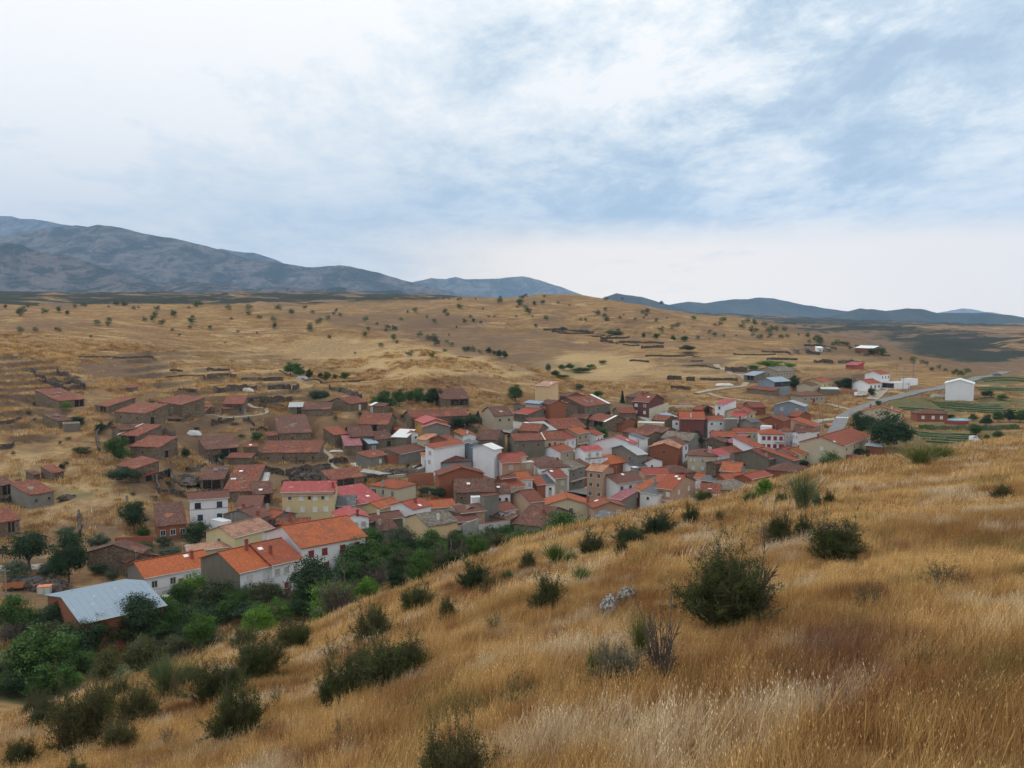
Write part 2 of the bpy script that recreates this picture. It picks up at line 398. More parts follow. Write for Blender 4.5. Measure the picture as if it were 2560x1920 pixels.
def metal():
    m, n = mat('sheet_roofing'); o = oco(n); sp = n.add('ShaderNodeSeparateXYZ'); n.l.new(o, sp.inputs[0])
    wv = n.math('SINE', n.math('MULTIPLY', sp.outputs[0], 18)); c = objcol(n)
    s_ = n.noise(n.mapping(o, (1.2, .25, 1)), .8, 5, .6)
    col = n.mix(n.ramp(s_, .45, .8, 0, .5), c, n.mix(.5, c, (.25, .23, .21))); col = n.mix(n.ramp(n.noise(o, .9, 3), .62, .70, 0, .35), col, n.mix(.55, c, (.8, .8, .8)))
    seam = n.math('GREATER_THAN', n.math('SINE', n.math('MULTIPLY', sp.outputs[0], 5.7)), .985); col = n.mix(n.math('MULTIPLY', seam, .55), col, (.10, .10, .10))
    col = n.mix(n.ramp(n.noise(n.mapping(o, (1.5, .4, 1), loc=(9, 3, 0)), 1.1, 5, .7), .60, .72, 0, .55), col, (.17, .10, .07))
    n.l.new(col, n.b.inputs['Base Color']); n.b.inputs['Roughness'].default_value = .5
    n.l.new(n.bump(wv, .35, .03), n.b.inputs['Normal']); return m
M['metal'] = metal()
def flat(name, rough=.8, spec=.25):
    m, n = mat(name); c = objcol(n); col = n.mix(n.ramp(n.noise(oco(n), 3, 4), .35, .75, 0, .3), c, n.mix(.6, c, (.12, .1, .09)))
    n.l.new(col, n.b.inputs['Base Color']); n.b.inputs['Roughness'].default_value = rough; n.b.inputs['Specular IOR Level'].default_value = spec; return m
M['paint'] = flat('painted_surface'); M['glass'] = flat('window_glass', .15, .6); M['wood'] = flat('rough_wood'); M['car'] = flat('car_paint', .3, .5)
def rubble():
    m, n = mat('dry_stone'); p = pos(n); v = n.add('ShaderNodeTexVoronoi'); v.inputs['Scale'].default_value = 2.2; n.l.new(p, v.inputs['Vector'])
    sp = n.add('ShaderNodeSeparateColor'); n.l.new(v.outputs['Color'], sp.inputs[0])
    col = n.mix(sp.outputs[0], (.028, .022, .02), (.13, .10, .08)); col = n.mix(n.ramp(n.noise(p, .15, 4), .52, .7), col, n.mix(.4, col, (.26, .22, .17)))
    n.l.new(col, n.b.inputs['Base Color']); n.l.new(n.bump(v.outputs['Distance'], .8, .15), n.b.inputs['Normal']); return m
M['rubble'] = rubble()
def leaf(name):
    m, n = mat(name); c = objcol(n); a = n.add('ShaderNodeAttribute', attribute_name='tint').outputs['Color']
    col = n.mix(1.0, c, a, 'MULTIPLY'); n.l.new(col, n.b.inputs['Base Color']); n.b.inputs['Roughness'].default_value = .7
    tr = n.add('ShaderNodeBsdfTranslucent'); n.l.new(n.mix(1.0, col, (1.2, 1.4, .5), 'MULTIPLY'), tr.inputs[0])
    mx = n.add('ShaderNodeMixShader'); mx.inputs[0].default_value = .28; n.l.new(n.b.outputs[0], mx.inputs[1]); n.l.new(tr.outputs[0], mx.inputs[2])
    n.l.new(mx.outputs[0], n.out.inputs[0]); return m
M['leaf'] = leaf('foliage')
def bark():
    m, n = mat('bark'); n.l.new(n.mix(n.noise(oco(n), 8, 4), (.05, .04, .034), (.16, .125, .10)), n.b.inputs['Base Color']); return m
M['bark'] = bark()
# ------------------------------------------------------------------ where the buildings stand (measured first: the ground is levelled under them)
ZONES = {'1': (0, 880, 4.424), '2': (400, 880, 4.424), '3': (800, 900, 4.424), '4': (1200, 900, 4.424), '5': (1600, 880, 4.424), '6': (2060, 860, 4.424),
         '7': (0, 1150, 4.424), '8': (400, 1150, 4.424), '9': (800, 1100, 4.424), 'a': (1200, 1050, 5.53), 'b': (1500, 1050, 5.53), 'c': (0, 1350, 2.91)}
LOG = []
def on_plane(px, py, z):
    r_ = ray(px, py); t = z / r_[2]; return r_ * t
def place(typ, ax, ay, bx, by, rx, ry, h, pitch):
    A = far_ground(ax, ay, h); ze = A[2]
    Bp = on_plane(bx, by, ze) if ray(bx, by)[2] < -.01 else A + np.array([5, 0, 0])
    dx = np.array(Bp[:2] - A[:2]); L = float(np.linalg.norm(dx)); ang = math.atan2(dx[1], dx[0])
    ua = A[0] / A[1]
    lim = 1.0
    if abs(ang) > lim:
        ang = math.copysign(lim, ang)
    # keep the photo column of B for the (possibly limited) direction
    ub = ray(bx, by)[0] / ray(bx, by)[1]; c, s = math.cos(ang), math.sin(ang)
    L = (ub * A[1] - A[0]) / (c - ub * s)
    if L < 0: L = 3
    L = min(max(L, 1.6), 42)
    nx, ny = -s, c
    def pt(x, y, z): return (A[0] + c * x + nx * y, A[1] + s * x + ny * y, ze + z)
    def err(W):
        if typ == 'S' or typ == 'H':
            i = W / 2 if typ == 'H' and W < L else 0
            a = proj(pt(i, W / 2, pitch * W / 2)); b = proj(pt(L - i, W / 2, pitch * W / 2))
        elif typ == 'M': a = proj(pt(0, W, pitch * W)); b = proj(pt(L, W, pitch * W))
        elif typ == 'F': a = proj(pt(0, W, 0)); b = proj(pt(L, W, 0))
        else:
            return proj(pt(L / 2, W, pitch * L / 2))[1] - ry
        t = (rx - a[0]) / (b[0] - a[0]) if abs(b[0] - a[0]) > 1 else .5
        t = min(max(t, -.3), 1.3)
        return a[1] + (b[1] - a[1]) * t - ry
    lo, hi = 1.5, 26.0
    if err(lo) < 0: W = lo
    elif err(hi) > 0: W = hi
    else:
        for _ in range(30):
            m = (lo + hi) / 2
            if err(m) > 0: lo = m
            else: hi = m
        W = (lo + hi) / 2
    if typ == 'G': W = min(max(W, 4), 20)
    else: W = min(max(W, 2.0), 19)
    return A, ze, ang, L, W
T = r'''
#1
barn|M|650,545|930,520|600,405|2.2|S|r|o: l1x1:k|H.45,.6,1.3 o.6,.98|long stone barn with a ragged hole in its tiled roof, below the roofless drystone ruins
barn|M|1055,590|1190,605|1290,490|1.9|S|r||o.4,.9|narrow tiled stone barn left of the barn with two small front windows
barn|M|1265,662|1605,682|1600,565|3.3|S|r|f2x1:k rD.3:k||stone barn with two small square front windows and a doorway in its right end
barn|M|1745,552|2010,588|2020,480|3.2|S|r|fD.6:d||stone barn on the terrace below the straw banks, with a tall narrow door slot
shed|M|1845,740|2005,746|2000,684|1.8|S|o|fD.8:k||low stone shed with dark tiles in front of the door slot barn
shed|M|1390,398|1500,396|1475,355|1.3|S|r|||tiny tiled stone hut alone beside the lowest straw bank
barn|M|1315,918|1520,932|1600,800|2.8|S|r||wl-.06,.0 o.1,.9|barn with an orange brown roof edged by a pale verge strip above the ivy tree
shed|G|1235,845|1335,865|1420,790|2.4|S|o|||stone lean barn with pinkish roof at the corner of a bare stone yard wall
barn|M|1440,1042|1750,1057|1740,930|3.2|S|r|f1x1:k rD.4:k||stone barn with lichen streaked tiles and a dark doorway in its right end
barn|M|1290,1248|1470,1302|1600,1162|2.4|S|r|r1x1:k||stone barn with a smooth red roof beside the dark round ivy bush
shed|M|1508,1372|1545,1390|1640,1305|1.7|S|N|rD.5:k||little lean-to with bright tiles against the smooth red roofed barn
barn|M|330,1585|595,1522|280,1432|3.0|G|r|f2x1:k||rendered barn with a clean reddish roof at the head of the green meadow
barn|M|-40,1485|150,1452|20,1375|2.4|S|o||o.3,.9|dark tiled barn cut by the left edge of the picture, above the meadow barn
shed|M|580,1338|705,1312|580,1248|1.8|S|r|||small tiled stone hut alone in dry grass left of the big leafy walnut slope
shed|M|370,1362|440,1342|370,1300|1.1|S|o|||very small sunken hut with brown tiles left of another hut in dry grass
ruined_barn|M|640,768|790,722|650,665|2.0|S|o||H.5,.6,1.0|collapsing stone barn with broken tiles beside a green bush
shed|F|705,800|885,790|800,775|2.2|T|g|||roofless concrete walled pen with a dark bush growing over it
#2
barn|M|700,578|918,575|800,483|2.8|S|r|f1x1:k|o.05,.95|barn with two open bays under its red tiled eave right of the door slot barn
pen_wall|M|705,632|985,612|850,600|2.2|S|r|fD.8:b||lower stone storey with a dark door under the open bayed barn
shed|M|385,662|495,662|440,585|1.8|S|r|||tiny red tiled stone shed attached to a pale roofless pen
shed|F|500,612|605,606|560,590|2.2|S|g|||pale stone roofless pen beside the tiny red tiled shed
shed|M|1432,608|1568,606|1500,560|2.2|T|G||o.6,.95|small shed with a grey sheet roof left of a long low tiled roof
shed|M|1570,638|1878,636|1720,562|2.0|S|o|||long low shed with mottled tiles below the dark spreading fig bush
barn|M|1320,905|1672,890|1450,700|3.0|S|o|f1x1:k||big barn with a great sloping brown roof and one dark window
shed|M|1185,930|1295,925|1240,885|1.8|S|r|||tiny tiled lean-to at the left foot of the big sloping barn
barn|M|508,1082|870,1055|680,925|2.6|S|o||o.45,.95|barn with broad brown tiles above the black yard wall, left of the widest roof
barn|M|1120,1118|1755,1112|1400,985|2.6|S|r|f4x1:k|H.02,.3,.6|very wide low barn with an orange brown roof above a black rubble wall
shed|M|925,1055|1075,1050|1000,1015|2.2|S|r||k.5,.5|small roof with a blue sheet patch between two wide barns
shed|M|745,1170|1000,1172|870,1120|1.8|S|r|f2x1:k||low shed with a red tile edge in front of the wide brown barns
#7
barn|M|-60,705|215,662|60,530|3.0|S|r||o.5,.8|stone barn with plain red tiles at the left edge, lowest of the hillside barns
barn|M|1745,738|2060,708|1780,480|3.0|K|o|f3x1:d||brick barn with a huge steep brown tiled roof next to the white three storey house
ruined_barn|G|960,1025|1560,1035|1250,1000|3.0|S|o|||roofless looking stone barn gable with a thin tile edge behind the olive trees
shed|G|1400,1140|1760,1060|1650,1010|2.6|S|o|||smaller stone gable with tile edge overlapping the big rubble gable
house|S|1610,1302|2349,1163|1800,1080|3.4|W|O|f4x1:d f1x1:w fD.52:r|elG b.05,1.0,3.2 cr.78,.3,T k.72,.40 t-.0,.5|long low white row house with bright orange tiles beside the concrete yard
#8
house|S|885,1247|1245,1162|780,995|5.6|W|O|f2x2:w fD.48:w|elT b.0,.98,3.1|row house with a bare grey left wall, orange tiles and a railed front balcony
house|S|1245,1162|1560,1090|1100,918|5.6|W|N|f3x2:s fD.5:r|cr.25,.22,T k.1,.36 cr-.25,.45,T|white row house with salmon orange roof and skylight touching the largest white house
house|S|1565,972|2270,844|1590,698|7.2|W|O|f4x2:r|X elE|largest white house with wide orange roof and closed dark red shutters
house|S|825,855|1240,748|880,688|5.0|Y|p|l1x1:d f2x1:w|t.3,.5|yellow house with pale pink mottled tiles behind the white chimney wall
outbuilding|M|310,1012|745,962|400,935|3.0|C|p||cw-.0,.1 t.7,.4|low outbuilding with pale pink tiles below the yellow gable
house|S|325,440|750,412|500,352|7.4|W|b|f2x1:n f2x2:n l2x2:n|j2.3|white three storey house with smooth brown roof and navy windows
house|M|840,527|1095,520|890,402|4.2|L|b|f2x1:s||pale blue annex with smooth brown roof leaning on the white three storey house
house|S|1350,355|1915,345|1600,238|6.6|Y|R|f4x2:w f3x1:k|wr.0,.0 cr.98,.2|long cream house with a bright red sheet roof and red porch canopy
canopy|M|1370,392|1915,383|1600,362|5.8|Y|R|||narrow red porch canopy along the front of the long cream house
ruined_barn|M|445,222|700,216|560,72|2.6|S|o||H.68,.75,1.5 o.1,.9|dark stone barn whose brown roof has caved in beside its right neighbour
barn|M|700,352|1025,346|830,62|2.7|S|r||k.25,.75 k.1,.45 k.15,.45 H.7,.1,.8|deep barn with a long orange brown roof and pale patched sheets
barn|M|1040,382|1245,368|1100,242|2.7|K|o||k.4,.3 o.1,.9|narrow brown roofed barn right of the long patched roof
shed|M|1010,242|1190,236|1090,150|2.6|S|G||wl.7,.98|lean-to roofed with grey and pink sheets between brown roofs
house|G|700,602|1080,650|900,565|4.6|G|b||cr.3,.8 cr.9,.3|house with a broad bare grey gable wall behind the yellow house
house|G|1230,660|1500,545|1150,530|3.2|G|N|r1x1:k|cg.4,.6,T k.8,.2|grey walled house with orange tiles and a dark capped chimney
house|S|1290,712|1640,700|1450,645|3.0|K|r||cr.4,.3,T|low house with patchy red tiles and a thick red chimney
terrace|F|568,660|700,690|640,640|5.2|W|w|||white flat roofed terrace with railing beside the grey gable house
#3
barn|M|120,1330|490,1290|280,1200|2.6|S|r||o.05,.7|long barn with patchy orange tiles beside the curved village path
house|S|1735,882|1950,888|1850,772|3.0|S|o|||old barn like house with a wide brown roof left of the long grey house
house|M|1130,1055|1250,1050|1200,1030|3.4|W|O|fD.5:k||little white porch at the foot of the tall blank white house
barn|S|330,487|525,458|400,398|2.4|S|r|fD.55:w||curving stone barn with red tiles below the long ruined field wall
shed|M|540,505|695,515|600,472|2.2|S|o|fD.2:s|ww.0,.25|rough stone shed with a white metal sheet laid on its roof
barn|S|420,712|745,714|520,590|2.2|S|r||H.7,.45,.7 o.35,.65|low barn with a wide sagging orange brown roof below the curving barn
barn|S|1350,437|1650,427|1370,297|3.2|S|o|f3x1:k|o.3,.95|large isolated stone barn with a hipped brown roof at the foot of the dry slope
barn|S|1010,640|1640,615|1250,550|3.0|S|r|||very long tiled stone barn behind the bright red roof
house|G|1150,702|1412,690|1120,614|5.2|O|R|l2x1:k||ochre yellow house with a brilliant red sheet roof
house|G|1140,747|1438,740|1060,705|5.6|G|M|||grey blank gable house in front of the ochre yellow house
house|G|965,814|1085,806|880,728|3.4|W|O|f2x1:k|cr.1,.8|white cottage with clean orange tiles right of the white sheet roof
shed|M|800,850|955,856|800,765|2.4|T|w|||shed roofed entirely in white corrugated sheet
barn|S|605,887|825,864|700,780|2.4|S|o|fD.7:k|H.2,.4,.7|stone barn with blackened brown tiles next to the white sheet roof
barn|M|280,952|460,944|250,840|2.8|S|M|l1x1:k||barn with a plain maroon sheet roof
barn|M|160,832|320,817|180,735|2.8|S|N|||orange tiled barn standing behind the maroon roof
barn|S|335,852|590,842|400,732|3.0|S|o|||wide brown roofed barn between the maroon roof and the blackened barn
shed|M|540,924|630,917|510,843|2.6|T|m|fD.6:b||narrow shed with a pale blue metal roof
shed|M|548,1088|755,1010|620,985|2.8|G|r|f1x1:w||small grey rendered shed with a pale tile edge beside white rubble
ruined_house|M|880,1044|1228,938|1050,925|3.0|G|b||ww.96,1.02|ruined walled building with one white edged brown roof slope
ruined_house|F|760,1060|890,1046|850,1020|2.6|K|o|||roofless brick shell with broken beams left of the white edged slope
house|M|1075,872|1175,882|1190,812|3.2|C|k|l1x1:k||small house with pale orange tiles beside a brick wall
house|G|1172,885|1480,920|1350,845|3.2|K|r|f1x1:k||brick house with a low tiled gable behind the tall white wall
house|G|1580,836|1725,830|1470,762|4.0|W|O|f1x1:k|cw.35,.0|white walled house with orange tiles and a white chimney pipe
house|M|1262,980|1600,922|1400,900|8.0|W|N|l1x2:s f0x0||tall blank white house with a thin orange roof edge
house|G|1690,968|1925,992|1700,932|7.6|W|w|||tall white house with a rounded windowless gable
house|M|1590,900|1690,968|1720,925|6.6|L|s|||dark slate roofed slip of a house between two tall white walls
house|H|1350,1138|1675,1118|1570,1048|3.4|L|o|f2x1:k||grey house with a hipped old roof below the tall blank white house
house|G|1320,1275|1808,1252|1380,1150|6.2|K|t|f1x1:k|wr.0,.0|big orange brick house with a wide brown gable roof
house|S|1500,1467|1935,1457|1650,1315|5.2|S|o|f3x2:k|k.35,.3|large golden stone house with a broad brown roof and one skylight
house|S|1938,1482|2105,1477|1980,1365|4.4|W|o|f2x1:k|k.3,.3|small white house with dark brown tiles attached to the golden stone house
house|H|850,1422|1058,1350|890,1292|5.6|C|N|fD.42:g l3x1:d l3x2:d|cg-.0,.5,T|cream yellow house with a hipped roof and a green balcony door
house|M|378,1602|700,1552|480,1367|3.2|C|R|l1x1:w|k.7,.3 cr.02,.9|cottage with a large crimson sheet roof
#9
house|S|660,757|885,690|700,662|4.4|Y|O|f1x1:w l0x0||plain yellow house with orange tiles in front of the crimson roof
house|G|780,718|1030,767|1130,645|5.2|W|S|f1x2:w|k.9,.5 cr.7,.5|white gabled house with a salmon roof and small red dormer
house|S|1140,757|1490,732|1340,662|4.0|C|O|f2x1:d|cr.4,.6|low house with mottled orange tiles right of the salmon roof
house|S|680,1005|850,987|700,890|3.4|G|o|l0x0|cg.1,.3|grey gabled outbuilding with dark brown tiles near the ravine trees
house|S|535,905|915,852|700,808|4.2|T|b||cw.4,.4|long house with faded pinkish brown roof behind the dark brown tiled outbuilding
house|S|1200,957|1520,905|1200,800|6.0|Q|g||cw.5,.2|tan yellow house with a mottled grey slate roof above the ravine
house|S|1420,777|1560,810|1640,730|4.6|T|g|||house with greenish brown tiles between grey and plum coloured walls
house|M|1562,810|1822,780|1770,700|5.0|P|b|||house with a long plum coloured plaster wall
tower_house|F|1820,628|1980,605|1900,596|8.0|G|t|||tall square grey block with red capped parapet
house|F|1680,640|1822,634|1760,622|7.0|W|w|||plain white flat topped wall house left of the grey block
house|S|1530,907|1752,877|1600,826|3.6|K|b|||low orange brick house behind the concrete yard wall
house|S|195,727|375,722|190,618|4.0|L|s|f1x1:k||house with a smooth grey roof beside the crimson roof
house|G|225,880|540,852|80,737|5.2|W|R|f3x1:s|b.1,.95,2.2 cr.6,.0|white house with a scarlet hipped roof and a long upper balcony
terrace|M|290,915|540,892|420,868|3.4|W|b|f2x1:k||white ground floor terrace with narrow brown canopy under the scarlet roofed house
#a
house|S|480,292|895,277|600,190|5.8|T|r|f2x1:k l1x2:k|wl.99,1.03|long grey rendered house with old reddish tiles and a pale verge
house|S|897,277|1175,272|960,160|5.0|C|r|f2x1:k f2x2:k||cream house with blotchy orange tiles joined to the long grey house
house|S|1177,274|1325,247|1150,170|4.8|W|S|f2x1:s||white house with a rose red roof and two shuttered windows
house|S|1340,192|1500,167|1290,108|6.2|B|O|f2x2:k|b.0,.9,3.6|beige house with orange tiles and two rows of dark windows
house|S|1610,217|1705,197|1545,133|5.2|W|S|f2x1:k||white side walled house with pinkish tiles beside the climbing green vine
house|G|1595,295|2130,332|1950,226|6.2|W|R|f0x0 |k.8,.3|very wide white gabled house with a red roof slope
house|S|1112,442|1290,407|1100,345|5.4|B|N|f1x1:d l0x0|elW cr.35,.5|white and grey house with a brownish tile roof and single dark window
house|S|1450,427|1685,407|1520,357|7.4|W|R|f2x1:s|b.0,1,2.3|white house with scarlet roof and railed upper terrace
house|F|1525,542|1765,517|1600,492|5.0|W|S|f3x1:w||white flat roofed wing with three windows below the railed terrace
house|H|1780,614|2150,562|1950,472|4.0|K|O|f1x1:k||house with a big plain orange hipped roof in the village centre
house|G|1765,402|2180,492|1840,368|4.4|G|G|f2x1:k||unfinished grey gable building with dark slots behind the orange hipped roof
house|S|305,592|565,582|400,462|6.4|P|S|f1x2:s l1x2:d|elE|peach house with a rose tile roof and square windows
house|S|500,517|640,502|530,445|6.4|Y|S|||back wing with rose tiles behind the peach house
house|F|570,592|745,582|650,565|5.4|P|w|f1x1:s||peach flat roofed annex with a tall shuttered window
house|H|830,665|1245,652|960,475|6.2|W|o|f2x2:k|cr.75,.4|white walled house with a vast pyramidal brown roof
house|S|1250,702|1450,642|1310,548|7.0|G|g|f2x2:k|b.0,.95,3.2|grey house with a mouldy dark roof and long iron balcony over the square
house|S|1452,637|1520,622|1400,535|6.6|K|o|f1x2:k||narrow brown house squeezed beside the iron balcony house
house|S|1045,807|1205,792|985,690|5.6|B|S|f1x2:s|elW k.2,.4|stone fronted house with a white gable and clean red tiles
house|S|905,887|1035,877|865,755|3.8|W|s|f1x1:k fD.5:s||small white house with a smooth slate grey roof
house|S|790,897|905,887|745,770|3.8|K|N|||brick house with red orange tiles between the slate roof and white balcony house
house|S|560,830|725,814|540,718|4.8|W|O|f2x1:s|b.3,1,2.6|white house with orange tiles and a white balustraded balcony
house|S|410,937|612,914|400,812|3.6|C|N|f1x1:k||low house with clean rusty orange tiles and a clerestory behind
clerestory|S|290,812|500,790|400,770|5.4|K|t|f5x1:k||raised brick clerestory strip with five dark panes
house|S|1480,687|1692,710|1770,628|9.0|P|k|f2x3:d||tall salmon house with pale terracotta roof and stone ground floor
house|S|1905,882|2258,832|1950,735|6.2|W|b|f3x1:k f3x2:d|k.55,.4|white house with a wide brown roof and skylight beside the tall salmon house
house|G|925,1170|1497,1167|1000,1005|4.6|C|O|f1x1:d f0x0||wide cream gabled house with orange roof in front of the square
house|G|1580,1214|2008,1192|1640,1065|4.4|P|N|f2x1:s|k.25,.7 cr.02,.9,T|peach gabled house with orange roof and a red chimney on its left corner
house|G|1640,1400|2080,1345|1790,1268|3.0|G|s|||dark slate gable roof poking above the dry slope
house|S|705,1137|880,1117|720,965|4.6|P|t|f1x1:w|cg-.0,.8,T|peach house with a dark red brown roof beside the bright green tree
house|S|210,1277|495,1232|340,1135|3.6|W|t|||low house with red brown roof and a tall white party wall
house|S|470,1432|832,1480|790,1172|4.4|G|o||cr.75,.3|large house with a great mottled brown roof above the fig tree
ruined_house|M|50,1310|420,1385|420,1290|3.0|T|o||H.55,.5,2.2|house with a collapsed roof and exposed rafters behind the concrete yard wall
#b
house|M|145,1077|300,1107|400,970|3.2|G|M|||low shed house with a plum metal roof
house|M|442,952|562,977|740,752|5.2|D|O|f1x1:w|cg.9,.5,T|dark brick fronted house with a long orange roof
house|M|552,992|785,1032|880,815|5.0|W|s|f1x1:k|k.8,.5|white fronted house with a charcoal slate roof
house|S|790,937|995,962|1180,768|6.4|P|N|f2x2:w r2x2:w|b.0,1,3.2 k.6,.42 k.9,.35 cr.98,.6|salmon pink house with red framed windows nearest the dry slope
house|M|605,264|660,247|500,178|8.0|W|s|r1x1:k||tall long white house with dark slate roof on the central lane
house|S|1145,337|1222,322|1000,238|6.2|W|b|f1x3:d||white fronted house with brown roof beside the tall dark trees
house|S|840,250|1240,288|1060,162|5.4|G|g||cr.7,.5 cg.3,.5|broad grey brown roofed house behind the ochre edged brick gable
house|G|690,372|1085,392|930,270|6.4|K|k|f1x1:k||bare brick gable house with ochre yellow corners and peach verge
house|H|1212,484|1630,500|1400,398|5.8|C|b|f3x1:w f3x2:w|cw.75,.7 cw.68,.7|pale yellow corner house with hipped plum brown roof and stone ground floor
house|S|1632,492|1790,467|1600,400|5.6|W|R|f2x1:w||white house with red roof attached to the pale yellow corner house
house|S|1792,462|1985,432|1850,355|3.2|B|r|||low building with rough patched orange tiles behind the red roof
house|G|620,588|860,560|740,498|4.6|W|b|f1x1:k||white walled house with patched grey and brick end on the lane
house|H|925,742|1330,722|1100,618|3.6|S|o|||low house with a very wide hipped brown roof behind the pink house
house|S|620,757|950,750|820,662|3.8|P|S|||pinkish low house with salmon tiles left of the wide hipped roof
chimney_tower|F|470,662|532,657|500,650|8.0|G|w|||tall narrow grey chimney tower rising above the roofs
house|S|458,658|640,642|400,585|4.0|W|s|f1x1:r|t.1,.5|white hut with a greenish grey roof and tall aerials
house|S|1665,702|1925,720|1960,592|4.0|L|O|r1x1:k|k.5,.5 cg.1,.1|blue grey walled house with a flat orange roof
house|S|1602,615|1860,572|1720,545|4.0|S|o|||old house with a thin brown roof line behind the blue grey walled house
house|M|1402,832|1700,872|1500,770|3.2|K|s|||brick hut with a dark slate roof and white fascia
house|S|1400,1004|1670,1014|1520,880|3.0|W|r|||house with rough orange red tiles at the edge of the dry slope
house|H|1690,965|2160,965|1900,812|2.6|T|g|||house with a big mossy hipped roof and white ridge lines at the slope edge
house|S|1310,792|1420,802|1450,745|3.4|W|N|||small white house with reddish roof beside the slate roofed hut
#4
tower_house|M|610,283|765,292|760,236|10.5|Q|p||k.75,.6|tall peach tower house with a tiny sloping roof and skylights
house|S|655,483|775,497|640,432|7.4|K|o|f1x2:s||orange brick house with glazed gallery at the foot of the peach tower
gallery|M|500,470|655,483|560,450|7.0|L|m|f6x1:s||grey glazed attic gallery left of the orange brick house
house|M|375,584|532,602|600,518|3.2|T|S|f4x1:k||low stone cottage with a salmon red roof below the glazed gallery
house|S|160,620|365,612|200,515|5.0|B|o|f2x1:k|H.1,.1,.4|beige stone house with brown roof and green vine over its door
shed|G|372,497|480,502|470,447|3.2|G|r|f1x1:k||small grey gable hut beside the lone round tree
house|G|880,514|1080,502|900,450|5.2|S|N|f1x1:k|cg.35,.3|rubble fronted house with an orange gable roof near the peach tower
barn|S|1160,518|1440,482|1200,377|4.2|T|r|f3x1:k|ww.9,1.0|long barn with a spreading reddish roof reaching up the slope
house|S|880,397|960,407|960,350|4.2|S|o|f2x1:k||small old house half hidden behind the peach tower
barn|S|975,642|1172,652|1060,595|2.2|S|o|||low barn with dark tiles under the rubble fronted house
barn|S|1180,655|1382,727|1300,588|2.8|S|r||ww.92,1.04 o.4,.9|barn with reddish brown roof and a white panel at its right end
barn|S|830,767|1172,747|960,642|3.0|S|r||H.1,.8,.5|rambling old barn with wide red brown roofs above the cream house
barn|M|540,677|745,667|640,640|3.4|S|r|||long low tiled barn in front of the salmon roofed cottage
shed|M|660,785|840,772|700,680|3.4|G|G||ww-.22,.05|building with a grey sheet roof and a wide white strip
barn|S|425,782|640,792|520,700|3.0|S|r|||old barn roof left of the wide white strip
house|S|1690,457|1862,467|1830,375|6.0|D|t|f2x1:w f2x2:w|cr.25,.4,T k.7,.3|dark brick chalet with white framed windows and tall chimney
barn|M|1610,405|1700,425|1750,345|3.0|S|o|||old barn with purplish tiles behind the dark brick chalet
shed|S|1545,590|1727,587|1600,524|3.0|S|r|||round looking stone shed with orange tiles by the village street
barn|S|1900,660|2045,674|1930,602|2.4|S|r|||small barn with reddish tiles beside a grey green bush
house|G|1575,707|1740,677|1700,655|4.2|K|o|||orange brick gable wall house behind the slate roofed white house
barn|S|1740,762|2010,825|1830,708|3.0|S|o|||long low barn roof running down to the right below a white topped wall
barn|S|1580,792|1850,862|1650,747|3.0|S|r|||long tiled barn parallel to the white topped wall
house|F|1742,692|2028,702|1880,682|3.2|Y|w|||cream garage with a thick white flat edge
#5
house|M|830,574|928,584|990,520|6.0|W|R|f1x2:d||narrow white house with red sloping roof at the top of the village
house|G|1480,587|1815,604|1660,532|6.0|L|G|f2x1:s||large blue grey house with a white edged gable
farmhouse|S|1510,219|1715,205|1560,160|6.4|B|g|f6x1:d l1x1:d||big grey beige farm building with grey fibre roof, highest on the right
shed|M|1148,252|1270,264|1210,210|3.6|T|m||o.3,.95|open shed with a pale blue white roof beside the big farm building
farm_hangar|S|1485,330|1655,319|1500,278|6.2|L|m||o.02,.98|open fronted grey metal farm hangar with a pale ridge roof
barn|M|1180,402|1480,447|1330,385|2.0|S|r|||collapsed looking long barn with a thin orange roof below the metal hangar
house|S|2018,340|2125,327|2030,283|3.2|Y|N|f2x1:k||small house with deep red gable and orange roof among trees
shed|S|1900,377|1975,367|1880,335|3.2|C|b|||long pale shed with a brownish roof left of the deep red gable
canopy|F|2008,410|2208,414|2090,388|2.6|T|w|||white flat canopy over a brick yard
house|H|1800,484|2045,477|1920,432|3.4|B|b|f4x1:d fD.5:r||beige bungalow with a shallow hipped roof and row of four windows
barn|S|1230,614|1390,612|1330,553|3.2|K|r|f1x1:k||brick barn with reddish tiles below the metal hangar
barn|M|1000,627|1215,607|1110,570|3.0|K|r|||long brown roofed barn behind the pink and red house
house|M|1002,705|1142,714|1120,655|4.2|E|R|f2x1:w||pink walled house with a vivid red roof slope
house|S|1200,674|1275,662|1130,610|5.0|Y|S|f1x1:k||house with a wide rose coloured roof and white left wall
house|S|445,738|712,742|560,663|8.0|D|N|f0x0|cw.45,.1,T|massive windowless dark red brick house with orange hipped roof
shed|M|305,724|400,714|380,668|3.0|B|m|||blue grey sheet roofed shed left of the massive brick house
house|F|358,755|440,760|400,745|5.0|W|R|f1x1:k||narrow white and red bay on the massive brick house
house|S|580,634|672,642|650,585|3.0|K|r|||small reddish house hidden behind the dark round tree
house|S|750,754|945,748|850,708|6.2|W|N|f2x2:k|erG|white fronted house with orange roof and a long grey side wall
house|F|945,744|1080,744|1000,735|7.0|G|G|||bare grey concrete block with flat top
house|G|1090,760|1240,795|1180,745|6.0|G|s||cr.05,.1,T|grey gable house with a brick pier next to the concrete block
barn|S|1290,847|1560,792|1430,723|3.4|K|r|||brick walled barn with a wide red brown roof near the blue grey house
house|M|1905,820|2000,803|1790,722|6.0|P|N|f3x2:d||pinkish fronted row house whose orange roof runs far back
barn|S|1580,772|1690,742|1590,680|4.0|K|r|||red roofed barn between the blue grey house and the pinkish row house
barn|S|1640,707|1745,717|1570,648|4.0|K|r|||tiled barn directly below the blue grey house
house|S|1700,882|1905,892|1760,800|5.0|B|o|f2x2:k||beige stone house with worn brown roof by the pinkish row house
